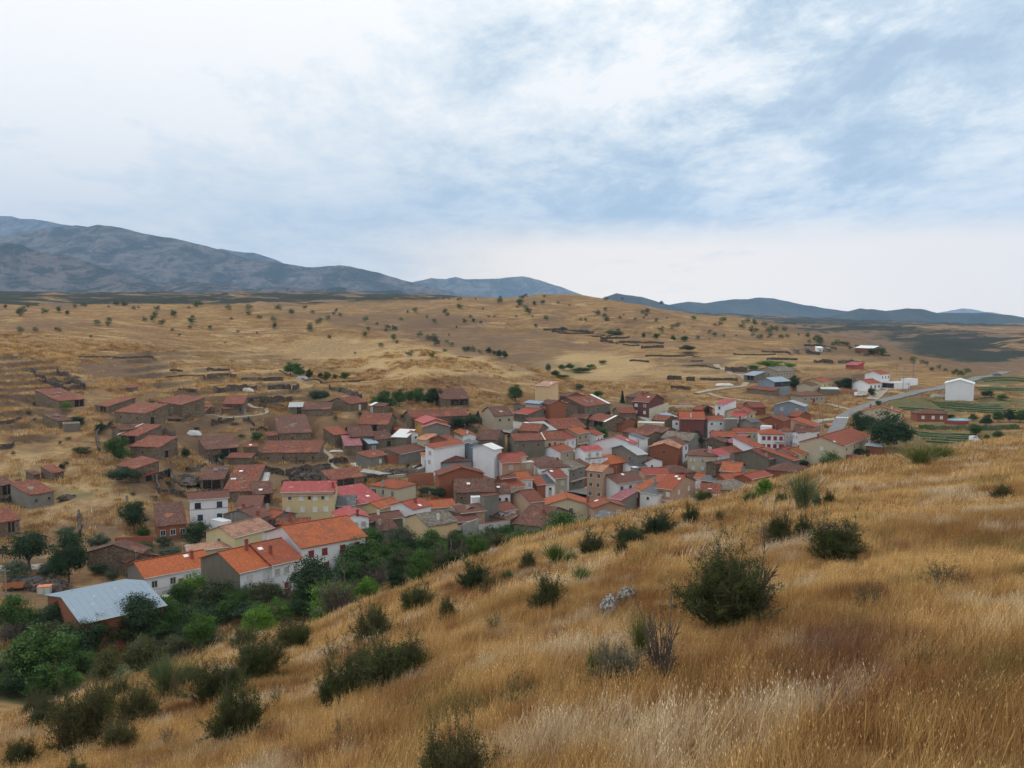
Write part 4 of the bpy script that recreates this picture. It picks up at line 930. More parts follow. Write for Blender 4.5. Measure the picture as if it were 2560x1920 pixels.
def house(name, typ, A_, B_, R_, h, wall, roof, wins='', extra='', label='', cat=None, group=None, pitch=None, seed=0, PL_=None):
    rr = random.Random(seed)
    p = pitch if pitch is not None else {'S': .34, 'G': .30, 'M': .22, 'H': .32, 'F': 0}[typ]
    A, ze, ang, L, W = PL_
    c, s = math.cos(ang), math.sin(ang)
    cs = [(A[0] + c * x - s * y, A[1] + s * x + c * y) for x in (0, L / 2, L) for y in (0, W / 2, W)]
    hz = H(np.array([q[0] for q in cs]), np.array([q[1] for q in cs])); gz = ze - h; zb = min(float(hz.min()), gz) - .8
    LOG.append((label[:34], typ, round(float(A[1])), round(math.degrees(ang)), round(L, 1), round(W, 1), round(ze - zb, 1)))
    root = bpy.data.objects.new(name, None); COL.objects.link(root); root.location = (A[0], A[1], gz); root.rotation_euler = (0, 0, ang)
    root.empty_display_size = 1
    tag(root, label, cat or name.split('_')[-1], group)
    e, b = ze - gz, zb - gz                       # eave and footing heights in the house frame
    wm, wc = WALL[wall]; rm, rc = ROOF[roof]; v = rr.uniform(.9, 1.08); wc = tuple(q * v for q in wc); v = rr.uniform(.88, 1.1); rc = tuple(min(q * v, 1) for q in rc)
    m = MB(); th = .14; rise = {'S': p * W / 2, 'G': p * L / 2, 'M': p * W, 'H': p * min(W, L) / 2, 'F': 0}[typ]; i = .02
    if typ == 'S':
        pro = [(0, b), (W, b), (W, e - i), (W / 2, e + rise - i), (0, e - i)]
        m.v = [(0, y, z) for y, z in pro] + [(L, y, z) for y, z in pro]; m.f = [(4, 3, 2, 1, 0), (5, 6, 7, 8, 9)] + [(k, (k + 1) % 5, (k + 1) % 5 + 5, k + 5) for k in range(5)]
    elif typ == 'G':
        pro = [(0, b), (L, b), (L, e - i), (L / 2, e + rise - i), (0, e - i)]
        m.v = [(x, 0, z) for x, z in pro] + [(x, W, z) for x, z in pro]; m.f = [(0, 1, 2, 3, 4), (9, 8, 7, 6, 5)] + [(k, k + 5, (k + 1) % 5 + 5, (k + 1) % 5) for k in range(5)]
    elif typ == 'M':
        pro = [(0, b), (W, b), (W, e + rise - i), (0, e - i)]
        m.v = [(0, y, z) for y, z in pro] + [(L, y, z) for y, z in pro]; m.f = [(3, 2, 1, 0), (4, 5, 6, 7)] + [(k, (k + 1) % 4, (k + 1) % 4 + 4, k + 4) for k in range(4)]
    else: m.box(0, L, 0, W, b, e - i if typ == 'H' else e)
    old = rm == 'tile_old' or wm == 'stone'
    wo_ = m.build('wall', M[wm], root, wc)
    if typ == 'F':
        for x0, x1, y0, y1 in ((-.06, L + .06, -.06, .16), (-.06, L + .06, W - .16, W + .06), (-.06, .16, .163, W - .163), (L - .16, L + .06, .163, W - .163)): pass
        q = MB(); t_ = .2; q.box(-.05, L + .05, -.05, t_, e + .003, e + .12); q.box(-.05, L + .05, W - t_, W + .05, e + .003, e + .12); q.box(-.05, t_, t_ + .003, W - t_ - .003, e + .003, e + .12); q.box(L - t_, L + .05, t_ + .003, W - t_ - .003, e + .003, e + .12)
        q.build('coping', M['paint'], root, rc)
        ro = MB().box(t_ + .02, L - t_ - .02, t_ + .02, W - t_ - .02, e + .004, e + .05).build('roof', M[rm], root, tuple(x * .8 for x in rc)); set_axis(ro, 0)
    else:
        q = MB(); o_ = .40 if not old else .28; jit = .10 if rm == 'tile_old' else 0; ed = .14 if rm == 'tile_old' else 0
        nx = max(3, int(L / 1.1)) if jit else 1; ny = max(3, int(W / 2 / 1.1)) if jit else 1; g = .012; z = lambda y: e + g + th + p * y
        sd = rr.randint(0, 99999)
        if typ == 'S':
            q.slab((-o_, -o_, z(-o_)), (L + o_, -o_, z(-o_)), (L + o_, W / 2, z(W / 2)), (-o_, W / 2, z(W / 2)), th, nx, ny, jit, sd, ed)
            q.slab((L + o_, W + o_, z(-o_)), (-o_, W + o_, z(-o_)), (-o_, W / 2 + .004, z(W / 2)), (L + o_, W / 2 + .004, z(W / 2)), th, nx, ny, jit, sd + 1, ed)
        elif typ == 'G':
            nx = max(3, int(W / 1.1)) if jit else 1; ny = max(3, int(L / 2 / 1.1)) if jit else 1
            q.slab((-o_, W + o_, z(-o_)), (-o_, -o_, z(-o_)), (L / 2, -o_, z(L / 2)), (L / 2, W + o_, z(L / 2)), th, nx, ny, jit, sd, ed)
            q.slab((L + o_, -o_, z(-o_)), (L + o_, W + o_, z(-o_)), (L / 2 + .004, W + o_, z(L / 2)), (L / 2 + .004, -o_, z(L / 2)), th, nx, ny, jit, sd + 1, ed)
        elif typ == 'M':
            ny = max(3, int(W / 1.1)) if jit else 1
            q.slab((-o_, -o_, z(-o_)), (L + o_, -o_, z(-o_)), (L + o_, W + .12, z(W + .12)), (-o_, W + .12, z(W + .12)), th, nx, ny, jit, sd, ed)
        else:
            k = min(W, L) / 2; zt = z(k)
            if L >= W: r1, r2 = (k, W / 2, zt), (L - k, W / 2, zt)
            else: r1, r2 = (L / 2, k, zt), (L / 2, W - k, zt)
            c0, c1, c2, c3 = (-o_, -o_, z(-o_)), (L + o_, -o_, z(-o_)), (L + o_, W + o_, z(-o_)), (-o_, W + o_, z(-o_))
            if L >= W: q.face(c0, c1, r2, r1); q.face(c2, c3, r1, r2); q.face(c1, c2, r2); q.face(c3, c0, r1)
            else: q.face(c0, c1, r1); q.face(c2, c3, r2); q.face(c1, c2, r2, r1); q.face(c3, c0, r1, r2)
            dz = lambda t: (t[0], t[1], t[2] - th)
            q.face(c0, dz(c0), dz(c1), c1); q.face(c1, dz(c1), dz(c2), c2); q.face(c2, dz(c2), dz(c3), c3); q.face(c3, dz(c3), dz(c0), c0); q.face(dz(c3), dz(c2), dz(c1), dz(c0))
        ro = q.build('roof', M[rm], root, rc); set_axis(ro, 1 if typ == 'G' else 0)
        if typ in 'SG' and rm.startswith('tile'):
            rb = MB()
            if typ == 'S': rb.tube((-o_ - .02, W / 2, e + th + rise + .03), (L + o_ + .02, W / 2, e + th + rise + .03), .13, .13, 6)
            else: rb.tube((L / 2, -o_ - .02, e + th + rise + .03), (L / 2, W + o_ + .02, e + th + rise + .03), .13, .13, 6)
            if not jit: rk = rb.build('ridge_tiles', M['tile_new'], ro, tuple(x * .85 for x in rc)); set_axis(rk, 0)
        if not old and typ in 'SM' and 'X' not in extra:
            MB().tube((-o_, -o_ - .07, e - .02 - p * o_ + .1), (L + o_, -o_ - .07, e - .02 - p * o_ + .1), .065, .065, 6).build('gutter', M['paint'], ro, (.55, .55, .53))
    def zroof(x, y):
        if typ == 'S': return e + th + p * min(y, W - y)
        if typ == 'G': return e + th + p * min(x, L - x)
        if typ == 'M': return e + th + p * y
        if typ == 'H': return e + th + p * min(x, L - x, y, W - y)
        return e + .05
    for tk in wins.split():
        wl = tk[0]; st = tk.split(':')[1] if ':' in tk else 'd'; body = tk[1:].split(':')[0]
        span = L if wl == 'f' else W
        if body[0] == 'D':
            window(root, wl, float(body[1:]), (b + .8 if b > -1.6 else -.1), .95 if st != 'k' else 1.5, 2.05, st, L, W, True)
        else:
            nc, nw = body.split('x'); nc, nw = int(nc), int(nw)
            for r_ in range(nw):
                for k in range(nc):
                    zt = e - 1.25 - r_ * 2.75 - (.25 if typ != 'F' else 0)
                    if zt < b + 1.4: continue
                    sz = .95 if st != 'k' else .6
                    if span / nc < 1.5: sz = .6
                    window(root, wl, (k + .5 + rr.uniform(-.1, .1)) / nc, zt, sz, 1.15 if st != 'k' else .6, st, L, W)
    for tk in extra.split():
        if tk[0] == 'c':      # chimney: fraction along, fraction across, colour
            f1, f2 = [float(q) for q in tk[2:].split(',')[:2]]; x, y = f1 * L, f2 * W; z0 = zroof(x, y); cc = {'r': (.28, .07, .05), 'w': (.62, .61, .58), 'g': (.33, .31, .28)}[tk[1]]
            big = 1.6 if ',T' in tk else 1.0
            ch = MB().box(x - .26, x + .26, y - .26, y + .26, z0 - .5, z0 + .8 * big).build('chimney', M['brick' if tk[1] == 'r' else 'plaster'], ro, cc)
            MB().box(x - .34, x + .34, y - .34, y + .34, z0 + .8 * big + .003, z0 + .8 * big + .1).box(x - .2, x + .2, y - .2, y + .2, z0 + .8 * big + .103, z0 + .8 * big + .3).build('chimney_cap', M['paint'], ch, tuple(q * .8 for q in cc))
        elif tk[0] == 'k':    # skylight
            f1, f2 = [float(q) for q in tk[1:].split(',')]; x, y = f1 * L, f2 * W; q = MB()
            k1 = p if y < W / 2 or typ == 'M' else -p
            if typ == 'G': k2 = p if x < L / 2 else -p; k1 = 0
            else: k2 = 0
            pts = [(x - .45, y - .4), (x + .45, y - .4), (x + .45, y + .4), (x - .45, y + .4)]
            q.slab(*[(a_, b_, zroof(x, y) + .1 + k1 * (b_ - y) + k2 * (a_ - x)) for a_, b_ in pts], .12); q.build('skylight', M['glass'], ro, (.75, .77, .78))
        elif tk[0] == 'w':    # white or metal strip sheet laid over the tiles, x fraction range
            f1, f2 = [float(q) for q in tk[2:].split(',')]; q = MB(); x0, x1 = f1 * L, f2 * L; y1 = W / 2 if typ == 'S' else W
            q.slab((x0, -.3, e + th - p * .3 + .12), (x1, -.3, e + th - p * .3 + .12), (x1, y1, e + th + p * y1 + .12), (x0, y1, e + th + p * y1 + .12), .05); sh = q.build('roof_sheet', M['metal'], ro, {'w': (.70, .70, .68), 'm': (.45, .52, .56), 'l': (.62, .60, .55)}[tk[1]])
        elif tk[0] == 'H':    # roof hole: black faces paint its inner shade on the tiles, rafters above
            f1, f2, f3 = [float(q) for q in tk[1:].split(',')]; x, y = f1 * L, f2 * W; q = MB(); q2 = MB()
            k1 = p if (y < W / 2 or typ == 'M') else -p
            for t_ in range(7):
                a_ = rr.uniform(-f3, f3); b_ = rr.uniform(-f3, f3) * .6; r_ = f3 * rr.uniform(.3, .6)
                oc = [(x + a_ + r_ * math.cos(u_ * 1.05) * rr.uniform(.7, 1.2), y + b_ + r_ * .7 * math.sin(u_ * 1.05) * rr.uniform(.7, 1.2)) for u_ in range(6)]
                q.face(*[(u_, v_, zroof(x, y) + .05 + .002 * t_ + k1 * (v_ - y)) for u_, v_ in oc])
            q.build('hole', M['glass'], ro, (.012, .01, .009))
            for t_ in range(4):
                a_ = x - f3 + t_ * f3 * .6; q2.tube((a_, y - f3 * .7, zroof(x, y) + .1 - k1 * f3 * .7), (a_ + rr.uniform(-.3, .3), y + f3 * .7, zroof(x, y) + .1 + k1 * f3 * .7), .05, .05, 4)
            q2.build('rafters', M['wood'], ro, (.25, .2, .16))
        elif tk[0] == 'b':    # balcony on the front: x range, height under the eave
            f1, f2, dz = [float(q) for q in tk[1:].split(',')]; x0, x1 = f1 * L, f2 * L; z0 = e - dz
            bl = MB().box(x0, x1, -1.0, -.004, z0 - .16, z0).build('balcony', M['plaster'], root, (.52, .48, .45)); q = MB()
            for t_ in np.arange(x0 + .03, x1, .28): q.tube((t_, -.97, z0), (t_, -.97, z0 + .95), .018, .018, 4)
            q.tube((x0, -.97, z0 + .97), (x1, -.97, z0 + .97), .03, .03, 4); q.build('railing', M['paint'], bl, (.22, .16, .15))
        elif tk[0] == 'o':    # black panel painting the shade of an open front (barn, shed): x range
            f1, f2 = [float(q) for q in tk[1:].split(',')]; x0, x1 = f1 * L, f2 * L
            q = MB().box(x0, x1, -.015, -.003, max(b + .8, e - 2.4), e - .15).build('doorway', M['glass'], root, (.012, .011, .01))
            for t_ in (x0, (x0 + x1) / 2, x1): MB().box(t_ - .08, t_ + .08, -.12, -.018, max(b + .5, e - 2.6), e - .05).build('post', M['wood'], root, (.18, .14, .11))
        elif tk[0] == 't':    # television aerial
            f1, f2 = [float(q) for q in tk[1:].split(',')]; x, y = f1 * L, f2 * W; z0 = zroof(x, y)
            q = MB().tube((x, y, z0 - .2), (x, y, z0 + 2.3), .03, .03, 4)
            for t_ in range(4): q.tube((x - .35 + .05 * t_, y, z0 + 1.9 + .12 * t_), (x + .35 - .05 * t_, y, z0 + 1.9 + .12 * t_), .015, .015, 4)
            q.build('aerial', M['paint'], ro, (.35, .35, .35))
        elif tk[0] == 'e':    # end wall rendered in another colour
            em, ec = WALL[tk[2]]; x0, x1 = (-.022, -.004) if tk[1] == 'l' else (L + .004, L + .022); q = MB()
            pr = [(0, b), (W, b), (W, e - i)] + ([(W / 2, e + rise - i)] if typ == 'S' else []) + [(0, e - i)]
            if typ == 'M': pr[2] = (W, e + rise - i)
            k_ = len(pr); q.v = [(x0, y, z) for y, z in pr] + [(x1, y, z) for y, z in pr]; q.f = [tuple(range(k_))[::-1], tuple(range(k_, 2 * k_))] + [(a_, (a_ + 1) % k_, (a_ + 1) % k_ + k_, a_ + k_) for a_ in range(k_)]
            q.build('end_wall', M[em], root, ec)
        elif tk[0] == 'j':    # string course band: height under the eave
            dz = float(tk[1:]); MB().box(-.05, L + .05, -.05, -.003, e - dz - .12, e - dz).build('string_course', M['paint'], root, (.25, .14, .11))
    return root
for j in JOBS:
    if j['wall'] in 'WYCPB' and j['seed'] % 4 == 1 and 't' not in j['extra'].split(','): j['extra'] += ' t.%d,.5' % (j['seed'] % 7 + 2)
    house(**j)
# ------------------------------------------------------------------ foliage prototypes (unit width and height, base at the origin)
def leaf_mesh(name, C, Nn, S, T_, asp=.6):
    """quads at C with normals Nn, size S and tint T_"""
    k = len(C); g = np.random.RandomState(len(C) + int(abs(C[0, 0]) * 1e4))
    Nn = Nn / (np.linalg.norm(Nn, axis=1)[:, None] + 1e-9); r_ = g.normal(size=(k, 3)); a = np.cross(Nn, r_); a /= np.linalg.norm(a, axis=1)[:, None] + 1e-9; b = np.cross(Nn, a)
    a = a * (S * .5)[:, None]; b = b * (S * .5 * asp)[:, None]
    V_ = np.stack([C - a, C - b * 1.1, C + a, C + b * 1.1], 1).reshape(-1, 3); F_ = np.arange(4 * k).reshape(-1, 4)
    me = np_mesh(name, V_, F_, [M['leaf']]); me['k'] = 1
    at = me.attributes.new('tint', 'FLOAT_COLOR', 'FACE'); col = np.ones((k, 4), dtype=np.float32); col[:, :3] = T_; at.data.foreach_set('color', col.ravel())
    return me
def crown_mesh(name, seed, z0=.22, nclump=110, nleaf=48, size=.042, lobes=8, flat=0, spread=.055):
    g = np.random.RandomState(seed); L_ = []
    for k in range(lobes):
        a = g.uniform(0, 2 * math.pi); rr_ = g.uniform(.05, .27); L_.append((rr_ * math.cos(a), rr_ * math.sin(a), z0 + (1 - z0) * g.uniform(.28, .74), g.uniform(.15, .27)))
    L_.append((0, 0, z0 + (1 - z0) * .55, .30)); L_.append((g.uniform(-.1, .1), g.uniform(-.1, .1), .80, .18))
    C, Nn, T_, S = [], [], [], []
    for k in range(nclump):
        lx, ly, lz, lr = L_[g.randint(len(L_))]; d = g.normal(size=3); d /= np.linalg.norm(d); d[2] = d[2] * .9 + .1
        c = np.array([lx, ly, lz]) + d * lr * g.uniform(.62, 1.05) * np.array([1, 1, (1 - z0)]); c[2] = min(max(c[2], z0 * .8), .98)
        m_ = g.randint(int(nleaf * .6), int(nleaf * 1.4)); off = g.normal(size=(m_, 3)) * spread * g.uniform(.7, 1.3)
        off[:, 2] *= .7; C.append(c + off); Nn.append(off / spread * .6 + d + g.normal(size=(m_, 3)) * .7 + np.array([0, 0, .5]))
        br = g.uniform(.62, 1.3); hu = g.uniform(-.12, .12); t = np.array([1 + hu * 1.2, 1, 1 - hu]) * br
        T_.append(t * g.uniform(.8, 1.22, (m_, 1))); S.append(np.full(m_, size) * g.uniform(.6, 1.35, m_))
    C = np.concatenate(C); q_ = np.percentile(np.hypot(C[:, 0], C[:, 1]), 94); C[:, :2] *= .5 / q_; t_ = np.percentile(C[:, 2], 99); C[:, 2] *= .97 / t_
    return leaf_mesh(name, C, np.concatenate(Nn), np.concatenate(S), np.concatenate(T_))
def trunk_mesh(name, seed, top=.62, r0=.035, branches=7):
    g = random.Random(seed); q = MB(); p0 = Vector((0, 0, -.05)); p1 = Vector((g.uniform(-.03, .03), g.uniform(-.03, .03), .26))
    q.tube(p0, p1, r0, r0 * .72, 7)
    for k in range(branches):
        a = k * 2.4 + g.uniform(-.4, .4); e_ = Vector((math.cos(a) * g.uniform(.14, .34), math.sin(a) * g.uniform(.14, .34), g.uniform(.5, .82))); m_ = p1.lerp(e_, .5) + Vector((0, 0, .05))
        q.tube(p1, m_, r0 * .5, r0 * .3, 5); q.tube(m_, e_, r0 * .3, r0 * .08, 4)
        for t in range(3): q.tube(m_, m_ + (e_ - m_) * .8 + Vector((g.uniform(-.1, .1), g.uniform(-.1, .1), g.uniform(-.02, .1))), r0 * .18, r0 * .05, 3)
    return q.mesh(name, M['bark'])
def shrub_mesh(seed, stems=110, twigs=9, leaves=34, ls=.0215, open_=.35, tall=1.0, tw=.0035, dense=True):
    g = np.random.RandomState(seed); C, Nn, T_, S = [], [], [], []; q = MB()
    for k in range(stems):
        a = g.uniform(0, 2 * math.pi); el = math.asin(min(1, g.uniform(.12, 1) ** .8)); ln = g.uniform(.55, 1.08) * (1.22 if g.rand() < .12 else 1); b0 = np.array([math.cos(a), math.sin(a), 0]) * g.uniform(0, .1)
        dr = np.array([math.cos(a) * math.cos(el) * .55, math.sin(a) * math.cos(el) * .55, math.sin(el) * tall * .93]) * ln
        mid = b0 + dr * .5 + np.array([0, 0, .05]) + g.normal(size=3) * .03; end = b0 + dr
        q.tube(b0, mid, tw * 2, tw * 1.3, 3); q.tube(mid, end, tw * 1.3, tw * .5, 3)
        for t in range(twigs):
            f_ = g.uniform(open_, 1); p_ = b0 + (mid - b0) * f_ * 2 if f_ < .5 else mid + (end - mid) * (f_ - .5) * 2
            e_ = p_ + dr * .12 + g.normal(size=3) * np.array([.085, .085, .07]) + np.array([0, 0, .03]); q.tube(p_, e_, tw * .8, tw * .3, 3)
            m_ = g.randint(leaves // 2, leaves + leaves // 2); tt = g.uniform(0, 1.05, (m_, 1)); c = p_ + (e_ - p_) * tt + g.normal(size=(m_, 3)) * .016
            C.append(c); Nn.append(g.normal(size=(m_, 3)) + np.array([0, 0, .6])); br = g.uniform(.6, 1.3); T_.append(np.array([1 + g.uniform(-.1, .25), 1, .9]) * br * g.uniform(.75, 1.25, (m_, 1))); S.append(ls * g.uniform(.5, 1.3, m_))
    if dense:
        L_ = [(g.uniform(-.28, .28), g.uniform(-.28, .28), g.uniform(.2, .66), g.uniform(.13, .27)) for _ in range(8)]
        for k in range(165):
            lx, ly, lz, lr = L_[g.randint(8)]; d_ = g.normal(size=3); d_ /= np.linalg.norm(d_); c = np.array([lx, ly, lz]) + d_ * lr * g.uniform(.4, 1.05); m_ = 80; off = g.normal(size=(m_, 3)) * .045
            C.append(c + off); Nn.append(off * 20 + d_ + g.normal(size=(m_, 3)) * .7); br = g.uniform(.55, 1.35); T_.append(np.array([1 + g.uniform(-.1, .15), 1, .95]) * br * g.uniform(.75, 1.25, (m_, 1))); S.append(ls * g.uniform(.6, 1.3, m_))
    C = np.concatenate(C); C[:, 2] = np.abs(C[:, 2])
    return leaf_mesh('foliage', C, np.concatenate(Nn), np.concatenate(S), np.concatenate(T_), .5), q.mesh('stems', M['bark'])
def broom_mesh(seed, n_=420, tall=1.0, lean=.3):
    g = np.random.RandomState(seed); V_, F_ = [], []
    for k in range(n_):
        a = g.uniform(0, 2 * math.pi); r_ = g.uniform(0, .16); b0 = np.array([math.cos(a) * r_, math.sin(a) * r_, g.uniform(.15, .5) if k > 60 else 0.]); a2 = a + g.normal() * .6
        sp = abs(g.normal()) * lean; e_ = np.array([math.cos(a2) * (r_ + sp), math.sin(a2) * (r_ + sp), g.uniform(.55, 1.0) * tall]); b0[:2] += (e_[:2] - b0[:2]) * b0[2] * .8
        m_ = (b0 + e_) / 2 + np.array([0, 0, .07]) ; w_ = .0045; sd = np.cross(e_ - b0, g.normal(size=3)); sd = sd / np.linalg.norm(sd) * w_; n0 = len(V_)
        V_ += [b0 - sd, b0 + sd, m_ - sd * .8, m_ + sd * .8, e_ - sd * .25, e_ + sd * .25]; F_ += [(n0, n0 + 1, n0 + 3, n0 + 2), (n0 + 2, n0 + 3, n0 + 5, n0 + 4)]
    me = np_mesh('green_stems', V_, F_, [M['leaf']]); at = me.attributes.new('tint', 'FLOAT_COLOR', 'FACE'); c = np.ones((len(F_), 4), dtype=np.float32); c[:, :3] = np.repeat(g.uniform(.6, 1.4, (len(F_) // 2, 1)), 2, 0); at.data.foreach_set('color', c.ravel())
    return me
PROTO = {'tree': [(crown_mesh('crown', s, .07, 230, 48, .040, 10), trunk_mesh('trunk', s)) for s in (1, 2, 3, 4)],
         'bush': [(crown_mesh('foliage', s, .0, 170, 44, .042, 10), None) for s in (11, 12, 13, 14)],
         'small': [(crown_mesh('foliage', s, .0, 34, 22, .085, 5, spread=.08), None) for s in (21, 22, 23, 24)],
         'shrub': [shrub_mesh(s) for s in (31, 32, 33)], 'thin': [shrub_mesh(s, 30, 7, 16, .022, .4, dense=False) for s in (41, 42)],
         'broom': [(broom_mesh(s, 520, 1.0, .42), None) for s in (51, 52)], 'bare': [shrub_mesh(61, 34, 10, 2, .014, .3, 1.0, .011, dense=False)]}
def conifer():
    g = np.random.RandomState(5); C, Nn, T_, S = [], [], [], []
    for k in range(26):
        z = .08 + k / 26 * .9; r_ = .42 * (1 - z) + .03
        for a in np.arange(0, 6.28, .7):
            a = a + k; m_ = 16; t = g.uniform(.1, 1, (m_, 1)); C.append(np.array([0, 0, z]) + t * np.array([math.cos(a) * r_, math.sin(a) * r_, -.05]) + g.normal(size=(m_, 3)) * .02)
            Nn.append(g.normal(size=(m_, 3)) + [0, 0, 1]); S.append(np.full(m_, .06)); T_.append(np.ones((m_, 3)) * g.uniform(.6, 1.3))
    return leaf_mesh('crown', np.concatenate(C), np.concatenate(Nn), np.concatenate(S), np.concatenate(T_))
PROTO['ttree'] = [(crown_mesh('crown', s, .30, 190, 46, .040, 10), trunk_mesh('trunk', s, r0=.045)) for s in (5, 6)]
PROTO['conifer'] = [(conifer(), MB().tube((0, 0, -.05), (0, 0, .9), .03, .008, 6).mesh('trunk', M['bark']))]
GC = {'g': (.050, .100, .020), 'd': (.026, .052, .018), 'v': (.095, .185, .028), 'o': (.072, .092, .055), 'b': (.075, .078, .030), 'k': (.052, .066, .019), 'y': (.105, .118, .038), 's': (.10, .125, .075), 'w': (.13, .12, .10)}
NAMES = {'tree': 'tree', 'ttree': 'tree', 'bush': 'bush', 'small': 'shrub', 'shrub': 'shrub', 'thin': 'shrub', 'broom': 'broom_shrub', 'bare': 'bare_shrub', 'conifer': 'conifer'}
_cnt = [0]; NEARB = []
def plant(kind, px, ytop, yb, w, colr, label, group=None, near=False, d=None, depth=None, rot=None):
    """stands a plant with its foot at photo row yb (or at distance d) and its top at row ytop; w is its width in photo pixels"""
    _cnt[0] += 1; g = random.Random(_cnt[0] * 31)
    if d is None:
        P_ = ground(px, yb, .32) if near else far_ground(px, yb); d = P_[1]
        if near: P_ = P_ - np.array([0, 0, .32])
        x, y, z = P_; r_ = ray(px, ytop); hgt = r_[2] * d / r_[1] - z
    else:
        r_ = ray(px, ytop); de = float(d_edge((px - CX) / F)); dd = np.linspace(de - 4, max(d, de + 20), 120); rt = {'tree': 1.05, 'ttree': 1.1, 'bush': .85, 'bare': 1.0}[kind]
        yb_ = ytop + w * (1.0 if kind in ('tree', 'ttree') else .8)
        if yb_ < float(np.interp(px, [a for a, b in SKY], [b for a, b in SKY])) - 6: return plant(kind, px, ytop, yb_, w, colr, label, group)
        hh = r_[2] * dd / r_[1] - H(r_[0] * dd / r_[1], dd); ok = np.nonzero(hh > w * dd / F * rt)[0]; d = float(dd[ok[0]]) if len(ok) else d
        x = r_[0] * d / r_[1]; y = d; z = Hs(x, y); hgt = r_[2] * d / r_[1] - z
    if near: NEARB.append((x, y, w * d / F * .42)); hgt *= 1.06
    hgt = max(hgt, .3)
    wid = w * d / F
    v = PROTO[kind]; cm, tm = v[g.randrange(len(v))]
    root = bpy.data.objects.new(NAMES[kind], None); COL.objects.link(root); root.location = (x, y, z - hgt * .02)
    root.scale = (wid, wid, hgt); root.rotation_euler = (0, 0, g.uniform(0, 6.28) if rot is None else rot)
    root.empty_display_size = .3
    c = GC[colr]; t = g.uniform(.88, 1.15)
    link('crown' if kind in ('tree', 'ttree', 'conifer') else ('green_stems' if kind == 'broom' else 'foliage'), cm, root, color=tuple(q * t for q in c))
    if tm: link('trunk' if kind in ('tree', 'ttree', 'conifer') else 'stems', tm, root)
    tag(root, label, NAMES[kind].split('_')[-1], group)
    return root
HUE = {'g': 'mid green', 'd': 'dark green', 'v': 'vivid light green', 'k': 'dull olive', 'b': 'brownish olive', 'o': 'grey green', 's': 'sage green', 'w': 'greyish brown', 'y': 'yellow green'}
def small(px, py, w, h_, colr, label, group, far=True):
    if '%' in label: label = label % (HUE[colr], 'left' if px < 500 else 'centre left' if px < 950 else 'middle' if px < 1400 else 'centre right' if px < 1900 else 'right')
    _cnt[0] += 1; g = random.Random(_cnt[0] * 17); P_ = far_ground(px, py) if far else ground(px, py)
    o = link('shrub', PROTO['small'][g.randrange(4)][0], None, (P_[0], P_[1], P_[2] - .05 * h_ * P_[1] / F), (0, 0, g.uniform(0, 6.28)), tuple(q * g.uniform(.85, 1.2) for q in GC[colr]))
    s_ = w * P_[1] / F; o.scale = (s_, s_, h_ * P_[1] / F); return tag(o, label, 'shrub', group)
